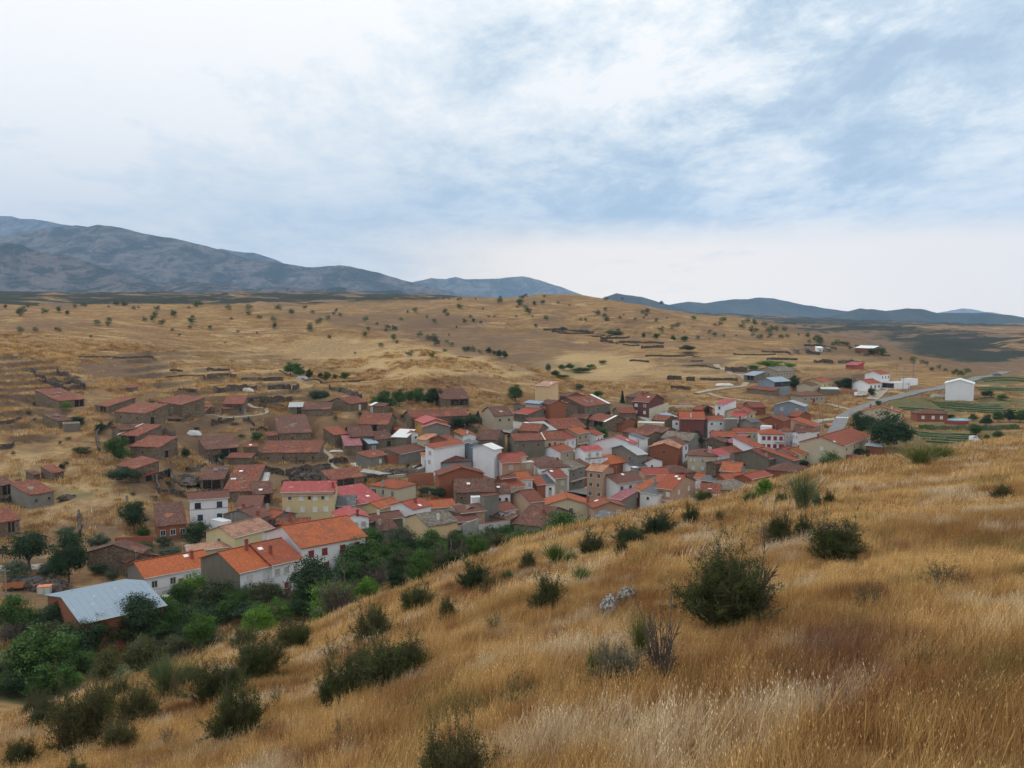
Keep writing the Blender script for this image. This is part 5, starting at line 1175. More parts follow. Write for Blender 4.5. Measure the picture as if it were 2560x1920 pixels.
PL = r'''
bush|92|1580|85|175|g|largest round bright green bush in the lower left corner of the picture
bush|14|1688|74|60|g|green bush cut by the left edge beside the largest round bush
bush|212|1553|97|125|d|dark evergreen bush just right of the largest round bush
bush|205|1622|82|64|d|low dark evergreen bush at the foot of the larger dark evergreen
bush|110|1550|104|130|k|dull dark bush behind the largest round bush, below the brick warehouse wall
tree|40|1483|118|95|g|green tree at the left edge beside the brick warehouse end
bush|272|1516|106|66|g|green bush in front of the warehouse roof's lower corner
tree|345|1490|110|118|d|dark green tree overlapping the lower right end of the warehouse roof
tree|455|1455|118|70|g|bright leaved tree below the yard of the orange roofed row house
tree|415|1490|116|80|g|green tree at the right tip of the warehouse roof
bush|545|1452|126|108|k|grey green bush in front of the bare grey house wall
bush|500|1500|112|110|d|dark green bush below the row house balcony wall
ttree|590|1478|100|60|g|slim tree with a visible dark trunk at the edge of the dry slope
bush|650|1512|94|80|v|rounded vivid green bush standing in the dry slope edge
ttree|498|1545|80|74|g|small tree with spreading crown on a short forked trunk
bush|438|1568|84|60|d|round dark bush left of the small forked tree
bush|364|1562|84|56|v|vivid green sprig bush behind a brownish bush
bush|350|1588|78|96|b|brownish olive bush below the warehouse trees
bush|268|1618|76|80|b|dull olive bush on the dry slope edge right of the low dark evergreen
bush|310|1525|100|100|d|dark bush filling the hollow under the warehouse
bush|395|1545|96|80|g|green bush in the hollow under the yard
tree|782|1398|132|132|d|big dark tree hiding the corner of the largest white house
bush|828|1452|107|140|v|vivid yellow green bush mass below the big dark tree
bush|920|1442|118|58|v|vivid green bush on the slope edge right of the yellow green mass
bush|905|1350|152|120|g|large green bush against the right end of the largest white house
bush|870|1385|140|90|g|green bush between the largest white house and the ravine
bare|850|1420|124|120|k|grey leafless thicket right of the big dark tree
bare|940|1385|134|100|k|grey twiggy thicket in the middle of the ravine
bush|995|1412|124|50|d|narrow dark bush in the ravine centre
tree|1048|1375|134|78|g|green tree in the ravine below the tan yellow house
bush|1080|1402|122|66|b|olive brown bush on the ravine edge
tree|1010|1316|165|78|o|grey green olive tree in front of the tan yellow house
tree|1078|1322|160|80|g|leafy tree against the white yard wall
bush|925|1318|168|62|g|green bush beside the grey gabled outbuilding
bare|1112|1345|146|100|k|leafless dark thicket under the white yard wall
bare|1160|1352|142|90|k|leafless brown thicket under the concrete yard wall
bush|1185|1330|152|70|g|green bush under the concrete yard wall
bush|1245|1328|134|80|b|olive brown bush where the dry slope meets the ravine
bush|1300|1318|150|80|g|green bush left of the fig tree
tree|1420|1280|152|120|g|spreading fig tree in front of the great mottled roof
bush|1480|1293|150|70|g|green bush at the right foot of the fig tree
bush|1350|1320|140|60|g|bright bush between two slope edge bushes
bush|655|1455|132|100|k|dark bush under the railed balcony
bare|700|1478|120|90|k|bare grey twigs right of the small vivid bush
bush|750|1480|112|80|d|dark bush under the big dark tree
bush|470|1520|104|70|g|green bush between the slim tree and the hollow
bush|630|1560|86|80|b|brown olive bush left of the dry grass tongue
bush|985|1345|150|70|g|green bush in front of the red brick yard wall
bush|560|1500|108|70|g|green bush left of the slim tree with dark trunk
bush|1010|1370|140|70|k|dull bush below the red brick yard wall
bush|960|1362|146|60|g|leafy green bush above the leafless thicket
bush|1120|1375|132|70|k|dark bush below the leafless thicket
'''
for l in PL.strip().splitlines():
    k, px, yt, d_, w_, c, lb = l.split('|'); plant(k, float(px), float(yt), None, float(w_), c, lb, 'trees and bushes in the ravine below the village', d=float(d_))
PV = r'''
ttree|75|1328|1428|105|d|dark walnut tree with a forked trunk on the left edge of the village
tree|172|1330|1462|92|d|tall dense dark tree right of the forked walnut
bush|38|1400|1452|80|o|grey green olive bush under the forked walnut
bush|122|1405|1448|52|o|small grey green olive bush between two dark trees
bush|170|1316|1352|52|o|pale grey green olive behind the tall dense dark tree
bush|253|1333|1374|60|o|grey green olive above the rubble gable barn
tree|335|1252|1328|62|d|dark tree at the left end of the brick barn
bush|362|1315|1345|34|g|round green bush in front of the brick barn
bush|487|1300|1364|72|d|dense dark green bush below the white three storey house
bush|282|1420|1456|34|o|olive bush at the corner of the long row house
bush|420|1368|1394|72|o|low olive bush behind the long row house roof
bush|355|1354|1388|66|g|green bush right of the rubble gable barn
bush|248|1408|1436|44|d|dark bush in front of the rubble gable barn
bush|408|1340|1370|46|o|grey bush below the brick barn wall
bush|292|1090|1157|62|g|leafy tree like bush in the yard of the ivy barn
bush|306|1167|1207|82|d|round dark ivy bush beside the smooth red roofed barn
bush|166|1002|1023|25|v|bright bush at the corner of the barn with the roof hole
bush|188|1040|1064|46|d|dark bush growing out of the walled pen
bush|250|1057|1080|27|d|small dark bush at the top of the bare yard wall
bush|43|1228|1250|28|d|small round bush left of the meadow barn
bush|202|1117|1134|46|k|low dark bush alone in the dry grass
bush|155|1158|1175|16|d|dark bush behind a tiny hut
bush|466|1118|1148|24|d|narrow dark bush beside ruined walls
tree|727|905|938|36|g|leftmost green tree on the terrace edge
tree|748|907|943|34|g|middle green tree on the terrace edge
tree|773|922|947|20|d|small dark tree at the right end of the terrace edge
bush|798|974|1006|60|d|dark spreading fig bush above the sheet roofed sheds
tree|801|931|944|13|d|tiny orchard tree, first in the row beyond the terrace
tree|817|928|952|20|y|thin orchard tree, second in the row beyond the terrace
tree|837|935|950|12|g|tiny orchard tree, third in the row beyond the terrace
tree|862|930|950|24|g|round orchard tree, last in the row beyond the terrace
tree|642|1080|1104|28|g|round green tree between two brown barns
bush|550|1132|1150|30|d|green bush under the eave of a brown barn
tree|960|975|1024|60|g|leftmost and widest tree in the grove beside the isolated barn
tree|998|972|1016|38|g|second tree in the grove beside the isolated barn
tree|1024|976|1008|26|g|slim middle tree in the grove beside the isolated barn
tree|1046|970|1011|32|g|fourth tree in the grove beside the isolated barn
tree|1080|968|1014|46|d|darkest tree in the grove, touching the isolated barn
bush|1145|1040|1072|50|d|dark hedge like bush beside the ochre yellow house
bush|1182|1036|1070|46|k|dull bush right of the dark hedge like bush
tree|1289|961|1005|38|g|lone round tree left of the peach tower house
bush|906|1190|1205|30|d|dark bush at the end of the long tiled barn by the path
bush|947|1200|1228|24|d|dark narrow bush beside the cream yellow house
bush|1062|1216|1240|36|k|dark bush in the garden of the big brick house
bush|1094|1218|1248|44|d|green garden bush in front of the big brick house
bush|1014|1093|1114|22|k|dark bush in front of a stone doorway
bush|1247|1112|1130|22|g|small green bush behind the white rounded gable
conifer|1556|974|1008|18|d|lone dark pointed conifer at the top of the village
bush|1452|1006|1032|16|g|ivy covered wall end beside the long spreading roof
bush|1463|1062|1077|22|g|round green bush behind the beige house
bush|1500|1064|1090|34|g|climbing green vine behind the white side walled house
bush|1512|1075|1097|18|v|bright tip of the climbing vine
bush|1422|1056|1068|20|g|small bush growing on old red roofs
bush|1655|1030|1050|26|o|grey green bush by the village street
bush|1672|1072|1088|30|o|dull green bush under the white topped wall
tree|1343|1214|1238|28|v|bright green tree between orange roofs in the village
tree|1742|1076|1132|30|d|tall dark tree among the village houses
tree|1761|1012|1042|26|d|round dark tree beside the massive brick house
bush|1776|1034|1064|34|g|green bush right of the massive brick house
bush|1812|1026|1041|14|d|dark bush below the narrow white house
bush|1925|900|922|70|v|long bright green thicket behind the big farm building
bush|1880|912|926|34|g|left end of the green thicket by the dark terrace wall
bush|1972|906|922|34|v|right end of the bright green thicket
tree|1984|938|974|30|d|dark tree at the corner of the metal farm hangar
bush|1960|936|952|22|d|dark bush behind the metal farm hangar
tree|2016|966|978|18|g|small green tree in front of the pale shed
bush|2002|985|1000|26|d|dark bush left of the beige bungalow
tree|2122|944|973|44|d|dark tree beside the two white houses
bush|2100|950|968|30|d|dark bush right of the small deep red house
bush|2083|1128|1184|66|g|green pyramid tree at the foot of the long cream house
bush|2010|1149|1166|28|d|dark bush behind the yellow fronted house
bush|2152|1028|1092|62|d|left crown of the great dark trees by the road
bush|2215|1026|1130|96|d|greatest dark tree of the village, hiding the beige gabled house
bush|2258|1052|1124|56|d|right crown of the great dark trees
bush|2150|1120|1146|42|d|dark bush in front of the red roofed long house
bush|2190|1142|1160|52|g|low green bush at the slope edge under the great dark trees
bush|2195|1000|1018|16|g|small bush at the white pergola
bush|2178|968|992|20|d|dark garden bush in front of the low white house
bush|2375|1035|1048|20|d|dark bush at the right end of the brick bungalow
tree|2434|1034|1051|22|g|small round tree in the gardens near a blue pool cover
tree|2464|1036|1064|30|d|round dark tree in the gardens
tree|2496|1028|1056|30|g|leafy garden tree right of the round dark tree
tree|2524|1022|1056|30|d|garden tree with leaning trunk near the right edge
tree|2550|1024|1056|34|g|garden tree at the right edge of the picture
tree|2438|1060|1090|34|g|green tree at the end of the vine hedge
bush|2468|1085|1100|16|g|small bush on the lower garden terrace
bush|2494|1076|1102|28|k|dark round bush just above the dry slope on the right
tree|2505|985|1000|26|g|garden tree right of the big isolated white house
bush|2470|975|994|30|d|hedge beside the big isolated white house
tree|1248|874|895|15|d|first of four dark trees in the little valley
tree|1222|868|882|16|d|second of four dark trees in the little valley
tree|1262|876|896|14|d|third of four dark trees in the little valley
tree|1236|876|888|12|g|fourth and smallest of four trees in the little valley
bush|1389|925|944|22|d|dark bush in the gully below the right terraces
bush|1425|908|926|24|g|green tree like bush in the gully
bush|1404|910|926|18|g|small round bush in the gully
bush|1370|908|930|16|o|grey bush in the gully
bush|1450|918|932|52|k|long dark thicket in the gully
bush|1480|910|922|26|g|green bush at the top of the gully
bush|1508|900|910|22|g|highest bush of the gully
bush|1406|936|946|40|k|low dark thicket at the mouth of the gully
bush|1448|958|975|26|o|grey bush behind the peach tower house
bush|1492|975|995|30|g|dark green bush below the gully mouth
bush|1720|862|880|40|k|dark clump of trees on the terraced hill
bush|1535|826|838|50|g|long green hedge on the hill terrace walls
tree|1609|831|846|10|g|leftmost tree of a loose row on the central hill
tree|1641|833|848|16|g|second tree of a loose row on the central hill
tree|1683|838|852|12|g|third tree of a loose row on the central hill
tree|1712|840|854|22|g|last tree of a loose row on the central hill
tree|1654|752|761|11|d|lone tree on the crest of the central hill
bush|2180|870|884|26|k|dark bush in front of the long brick farm shed
'''
for l in PV.strip().splitlines():
    k, px, yt, yb, w_, c, lb = l.split('|'); plant(k, float(px), float(yt), float(yb), float(w_), c, lb, 'trees and bushes in and around the village')
PN = r'''
shrub|1810|1350|1545|225|k|largest dark shrub on the dry foreground slope
bare|1880|1365|1520|150|w|leafless grey twigs growing out of the largest dark shrub
shrub|1950|1272|1352|60|k|tall narrow dark shrub left of a wide dark shrub
thin|1928|1280|1350|90|w|sparse pale twigs left of the tall narrow dark shrub
shrub|2010|1285|1332|60|k|small leafy shrub behind the tall narrow shrub
shrub|2092|1287|1382|135|k|wide dark shrub upper right of the largest shrub
shrub|1727|1255|1308|46|k|round purple green shrub near the salmon pink house
shrub|1650|1275|1335|92|d|dark green shrub at the top edge left of the round purple one
shrub|1575|1305|1355|80|d|dark green shrub merging with its right neighbour at the slope edge
shrub|1760|1222|1250|46|g|green bush on pale grass beside the salmon pink house
bush|1908|1196|1240|44|v|bright green bush on the skyline of the slope
shrub|1880|1226|1250|42|g|low dark green shrub left of the bright green bush
shrub|1956|1226|1256|40|b|small rusty green shrub left of the tall broom
broom|2005|1175|1270|80|s|tall broom with bare stems on the skyline
thin|1914|1232|1262|34|s|wispy grey green shrub below the bright bush
bush|2040|1232|1264|24|s|round grey green shrub right of the tall broom
shrub|2073|1225|1252|32|b|sparse brown green shrub right of the grey green one
shrub|1800|1275|1305|34|b|small faded shrub in the middle of the upper slope
broom|2300|1112|1160|100|y|wide yellow green broom clump on the right skyline
broom|2350|1108|1146|80|y|right half of the broom clump on the right skyline
shrub|2505|1205|1240|50|b|faint brownish shrub near the right edge
shrub|1555|1383|1384|1|b|x
shrub|1185|1397|1465|82|d|dark green shrub at the slope edge above the ravine
shrub|1224|1437|1476|52|b|smaller olive shrub touching the slope edge shrub
shrub|1270|1424|1446|40|g|low creeping green shrub on the slope
shrub|1042|1455|1516|84|k|rounded dark shrub at the slope edge below the ravine
shrub|1120|1486|1544|48|k|loose dark shrub right of the rounded dark one
shrub|935|1505|1598|110|b|feathery grey green shrub above the big double shrub
shrub|985|1580|1690|170|k|right half of the big double shrub at lower centre
shrub|842|1648|1745|110|k|left half of the big double shrub at lower centre
shrub|905|1610|1700|120|k|middle of the big double shrub at lower centre
thin|830|1585|1650|100|b|sparse twiggy shrub above the big double shrub
shrub|1320|1374|1416|44|k|small dark shrub near the centre of the slope
broom|1390|1352|1408|60|g|green broom right of the small dark shrub
shrub|1425|1375|1405|36|g|low green shrub leaning right of the broom
shrub|1368|1430|1514|86|k|dark shrub with a dull purple right side above the rock
thin|1335|1415|1450|50|b|thin shrub above the dull purple one
shrub|1555|1340|1388|40|k|small dark shrub on the slope below the slate gable
shrub|1480|1324|1382|72|k|dark shrub below the peach gabled house
bush|1650|1545|1546|1|k|x
shrub|650|1575|1685|130|k|dark shrub left of the dry grass tongue
shrub|735|1538|1616|88|k|dark olive shrub at the top of the dry grass tongue
shrub|545|1640|1745|140|k|broad dull shrub upper of the two at lower left
shrub|590|1697|1835|140|k|big dark purple green shrub lower of the two at lower left
broom|415|1630|1738|100|s|pale grey green broom with a bare trunk at lower left
thin|445|1640|1738|46|w|bare thin sapling beside the pale broom
shrub|345|1708|1798|120|b|yellowish green twiggy shrub at lower left
shrub|205|1700|1865|150|b|large straggly shrub near the lower left corner
shrub|118|1738|1812|100|k|dull dark shrub behind the large straggly one
shrub|250|1690|1790|80|b|tall straggly shrub top near the slope edge
shrub|52|1836|1910|80|k|dark shrub in the bottom left corner
shrub|182|1885|1990|100|k|shrub cut by the bottom edge at lower left
shrub|1130|1800|1990|190|b|leafy olive shrub cut by the bottom edge at centre
thin|1150|1735|1960|110|b|tall thin shoots above the leafy olive bottom shrub
broom|1600|1520|1640|62|y|green broom tuft on bare stems right of the rock
bare|1655|1495|1680|110|k|leafless dark branching stems beside the green broom tuft
shrub|1500|1610|1680|70|g|small leafy shrub in front of the leafless stems
shrub|1548|1600|1690|120|w|tangled grey shrub at the foot of the leafless stems
thin|1300|1665|1740|110|b|faint olive tuft in the lower middle of the slope
thin|2360|1385|1450|120|b|brownish tussock on the right side of the slope
'''
for l in PN.strip().splitlines():
    k, px, yt, yb, w_, c, lb = l.split('|')
    if lb != 'x': plant(k, float(px), float(yt), float(yb), float(w_), c, lb, 'shrubs on the foreground slope', near=True)
_r = random.Random(12)
for k, (px, yb, w_, kd, cl, lb) in enumerate([(300, 1860, 90, 'shrub', 'b', 'low brownish shrub between the straggly shrub and the dark purple green one'), (420, 1850, 60, 'thin', 'w', 'sparse dead twigs left of the dark purple green shrub'), (700, 1745, 60, 'thin', 'b', 'sparse twiggy plant left of the big double shrub'), (1040, 1640, 70, 'thin', 'w', 'dry twiggy plant right of the big double shrub'),
    (470, 1705, 70, 'shrub', 'b', 'olive shrub between the pale broom and the broad dull shrub'), (400, 1690, 56, 'shrub', 'k', 'dark small shrub above the pale broom'), (610, 1620, 70, 'shrub', 'k', 'dark small shrub at the slope edge near the grass tongue'), (300, 1745, 70, 'shrub', 'k', 'dull shrub at the slope edge above the yellowish twiggy shrub'),
    (1240, 1560, 56, 'thin', 'b', 'faint twiggy plant below the dull purple shrub'), (2180, 1500, 90, 'thin', 'b', 'faint dry bush on the right half of the slope'), (1950, 1690, 90, 'thin', 'w', 'dead brown stalks in the russet patch'), (2300, 1650, 80, 'thin', 'b', 'thin dry stalks at the lower right of the slope'),
    (1760, 1400, 60, 'thin', 'w', 'pale twigs above left of the largest dark shrub'), (1455, 1450, 50, 'broom', 'g', 'small green broom tuft above the rock'), (860, 1830, 70, 'thin', 'b', 'thin olive shoots left of the bottom centre shrub'), (90, 1780, 70, 'shrub', 'b', 'brown olive shrub behind the bottom left shrub')]):
    plant(kd, px, yb - w_ * .75, yb, w_, cl, lb, 'shrubs on the foreground slope', near=True)
# scattered bushes over the dry hills: one mesh each
def scatter(n_, test, label, group, cols, wr, seed):
    g = random.Random(seed); k = 0; tries = 0
    while k < n_ and tries < n_ * 40:
        tries += 1; a = test(g)
        if a is None: continue
        px, py = a; w_ = g.uniform(*wr); small(px, py, w_, w_ * g.uniform(.65, 1.0), g.choice(cols), label, group); k += 1
def left_hill(g):
    px = g.uniform(0, 1150); top = 764 + max(0, (px - 750)) * .25; py = top + abs(g.gauss(0, 1)) * 45
    if py > 900 or py > 1010 - .05 * px: return None
    return px, py
def central(g):
    px = g.uniform(1000, 2000); top = 748 + abs(px - 1350) * (.10 if px < 1350 else .12); py = top + abs(g.gauss(0, 1)) * 42
    if py > 850: return None
    return px, py
def ridge(g):
    px = g.uniform(1850, 2420); y0 = 800 + (px - 1850) * .235; py = y0 + abs(g.gauss(0, 9)); return px, py
def gully(g):
    t = g.uniform(0, 1); return 830 + t * 420 + g.uniform(-8, 8), 786 + t * 92 + t * t * 28 + g.uniform(-6, 5)
scatter(80, left_hill, 'small %s bush on the left dry hillside, %s part', 'bushes on the left hillside', 'ossogsk', (7, 22), 3)
scatter(78, central, 'small %s bush on the distant round tan hill, %s part', 'bushes on the central hill', 'oossgd', (6, 20), 4)
scatter(52, ridge, '%s bush in the line down the right ridge, %s part', 'bushes along the right ridge', 'syog', (9, 19), 5)
scatter(20, gully, '%s bush along the fold between two tan hills, %s part', 'bushes along the fold', 'sog', (9, 18), 6)
def crest(g): px = g.uniform(1080, 1560); return px, 741 + abs(px - 1320) * .035 + g.uniform(0, 5)
scatter(14, crest, 'tiny %s bush on the central hill crest, %s part', 'bushes along the crest', 'dgk', (6, 11), 8)
# ------------------------------------------------------------------ more green filling the ravine
_g = random.Random(77); _top = [(0, 1600), (60, 1580), (200, 1560), (330, 1520), (420, 1485), (520, 1478), (640, 1465), (720, 1440), (760, 1410), (860, 1362), (1000, 1362), (1100, 1372), (1330, 1342)]
for k in range(152):
    px = _g.uniform(0, 1330) if k < 95 else _g.uniform(90, 640) if k < 138 else _g.uniform(-10, 130); e_ = float(np.interp(px, [a for a, b in SKY], [b for a, b in SKY])); t_ = float(np.interp(px, [a for a, b in _top], [b for a, b in _top]))
    yb = _g.uniform(t_, e_ + 14) if k < 138 else _g.uniform(e_ - 60, e_ + 4); w_ = _g.uniform(44, 92) * (1.15 - px / 2600)
    kd = 'bush' if _g.random() < .72 else 'bare'
    cl_ = _g.choice('ggddkbvgv') if kd == 'bush' else 'k'; pl_ = 'left of the warehouse' if px < 150 else 'beside the warehouse' if px < 400 else 'below the row houses' if px < 640 else 'below the largest white house' if px < 900 else 'below the tan yellow house' if px < 1110 else 'below the yard walls'
    hi_ = 'high' if yb < (t_ + e_) / 2 else 'low'
    plant(kd, px, yb - w_ * _g.uniform(.6, .95), yb, w_, cl_, '%s %s in the ravine thicket %s, %s in it' % (HUE[cl_] if kd == 'bush' else 'leafless grey', 'bush' if kd == 'bush' else 'shrub', pl_, hi_), 'undergrowth filling the ravine')
for a_, b_, c_, w_, cl_, lb_ in ((205, 1562, 1640, 84, 'd', 'dark bush against the warehouse front, nearest its left gable'), (262, 1540, 1630, 80, 'g', 'green bush against the warehouse front, second from its left gable'), (318, 1520, 1618, 84, 'k', 'dull bush against the middle of the warehouse front'),
    (372, 1500, 1600, 86, 'd', 'dark bush against the right part of the warehouse front'), (420, 1500, 1590, 70, 'g', 'green bush at the right corner of the warehouse front'), (165, 1590, 1680, 80, 'g', 'green bush below the left gable of the warehouse')):
    plant('bush', a_, b_, c_, w_, cl_, lb_, 'bushes hiding the warehouse front')
# ------------------------------------------------------------------ drystone walls, yard walls, ruins
def wall(name, z, pts, h, th, material, color, label, rough=.0, group=None, near=False, cat='wall', coping=None):
    x0, y0, sc = ZONES[z] if isinstance(z, str) else z
    P_ = [far_ground(x0 + a / sc, y0 + b / sc, h * .5) for a, b in pts]; q = []
    for a, b in zip(P_[:-1], P_[1:]):
        k = max(1, int(np.linalg.norm((b - a)[:2]) / (1.0 if rough else 3.0))); q += [a + (b - a) * t / k for t in range(k)]
    q.append(P_[-1]); q = np.array(q)[:, :2]
    if rough and len(q) > 3: q[1:-1] += np.random.RandomState(len(q)).normal(size=(len(q) - 2, 2)) * rough * .35
    d = np.gradient(q, axis=0); d /= np.linalg.norm(d, axis=1)[:, None] + 1e-9; n_ = np.stack([-d[:, 1], d[:, 0]], -1) * th / 2
    zz = H(q[:, 0], q[:, 1]); r_ = np.random.RandomState(int(abs(q[0, 0]) * 7)); tp = zz + h * (1 + (r_.uniform(-1, .45, len(q)) * rough * .6 if rough else 0))
    if not rough: tp = np.maximum(tp, np.interp(np.arange(len(q)), [0, len(q) - 1], [tp[0], tp[-1]]))
    mb = MB()
    for i in range(len(q)):
        a, b = q[i] - n_[i] * 1.15, q[i] + n_[i] * 1.15; a2, b2 = q[i] - n_[i] * .8, q[i] + n_[i] * .8
        mb.v += [(a[0], a[1], zz[i] - .8), (a2[0], a2[1], tp[i]), (b2[0], b2[1], tp[i] - (r_.uniform(0, .1) if rough else 0)), (b[0], b[1], zz[i] - .8)]
    for i in range(len(q) - 1):
        o = 4 * i
        for k in range(3): mb.f.append((o + k, o + 4 + k, o + 5 + k, o + 1 + k))
    mb.f.append((0, 1, 2, 3)); o = 4 * (len(q) - 1); mb.f.append((o + 3, o + 2, o + 1, o))
    w_ = tag(mb.build(name, M[material], color=color), label, cat, group, 'thing')
    if coping:
        cp = MB()
        for i in range(len(q)):
            a, b = q[i] - n_[i] * 1.3, q[i] + n_[i] * 1.3; cp.v += [(a[0], a[1], tp[i] + .01), (a[0], a[1], tp[i] + .12), (b[0], b[1], tp[i] + .12), (b[0], b[1], tp[i] + .01)]
        for i in range(len(q) - 1):
            o = 4 * i
            for k in range(4): cp.f.append((o + k, o + 4 + k, o + 4 + (k + 1) % 4, o + (k + 1) % 4))
        cp.build('coping', M['paint'], w_, coping)
    return w_
Z2, Z3 = (850, 660, 2.458), (1660, 680, 2.458)
G1 = 'drystone terrace walls on the left slope'; G2 = 'drystone terrace walls on the distant hill'; G3 = 'drystone walls of the right hand terraces'; G4 = 'ruined drystone walls among the barns'
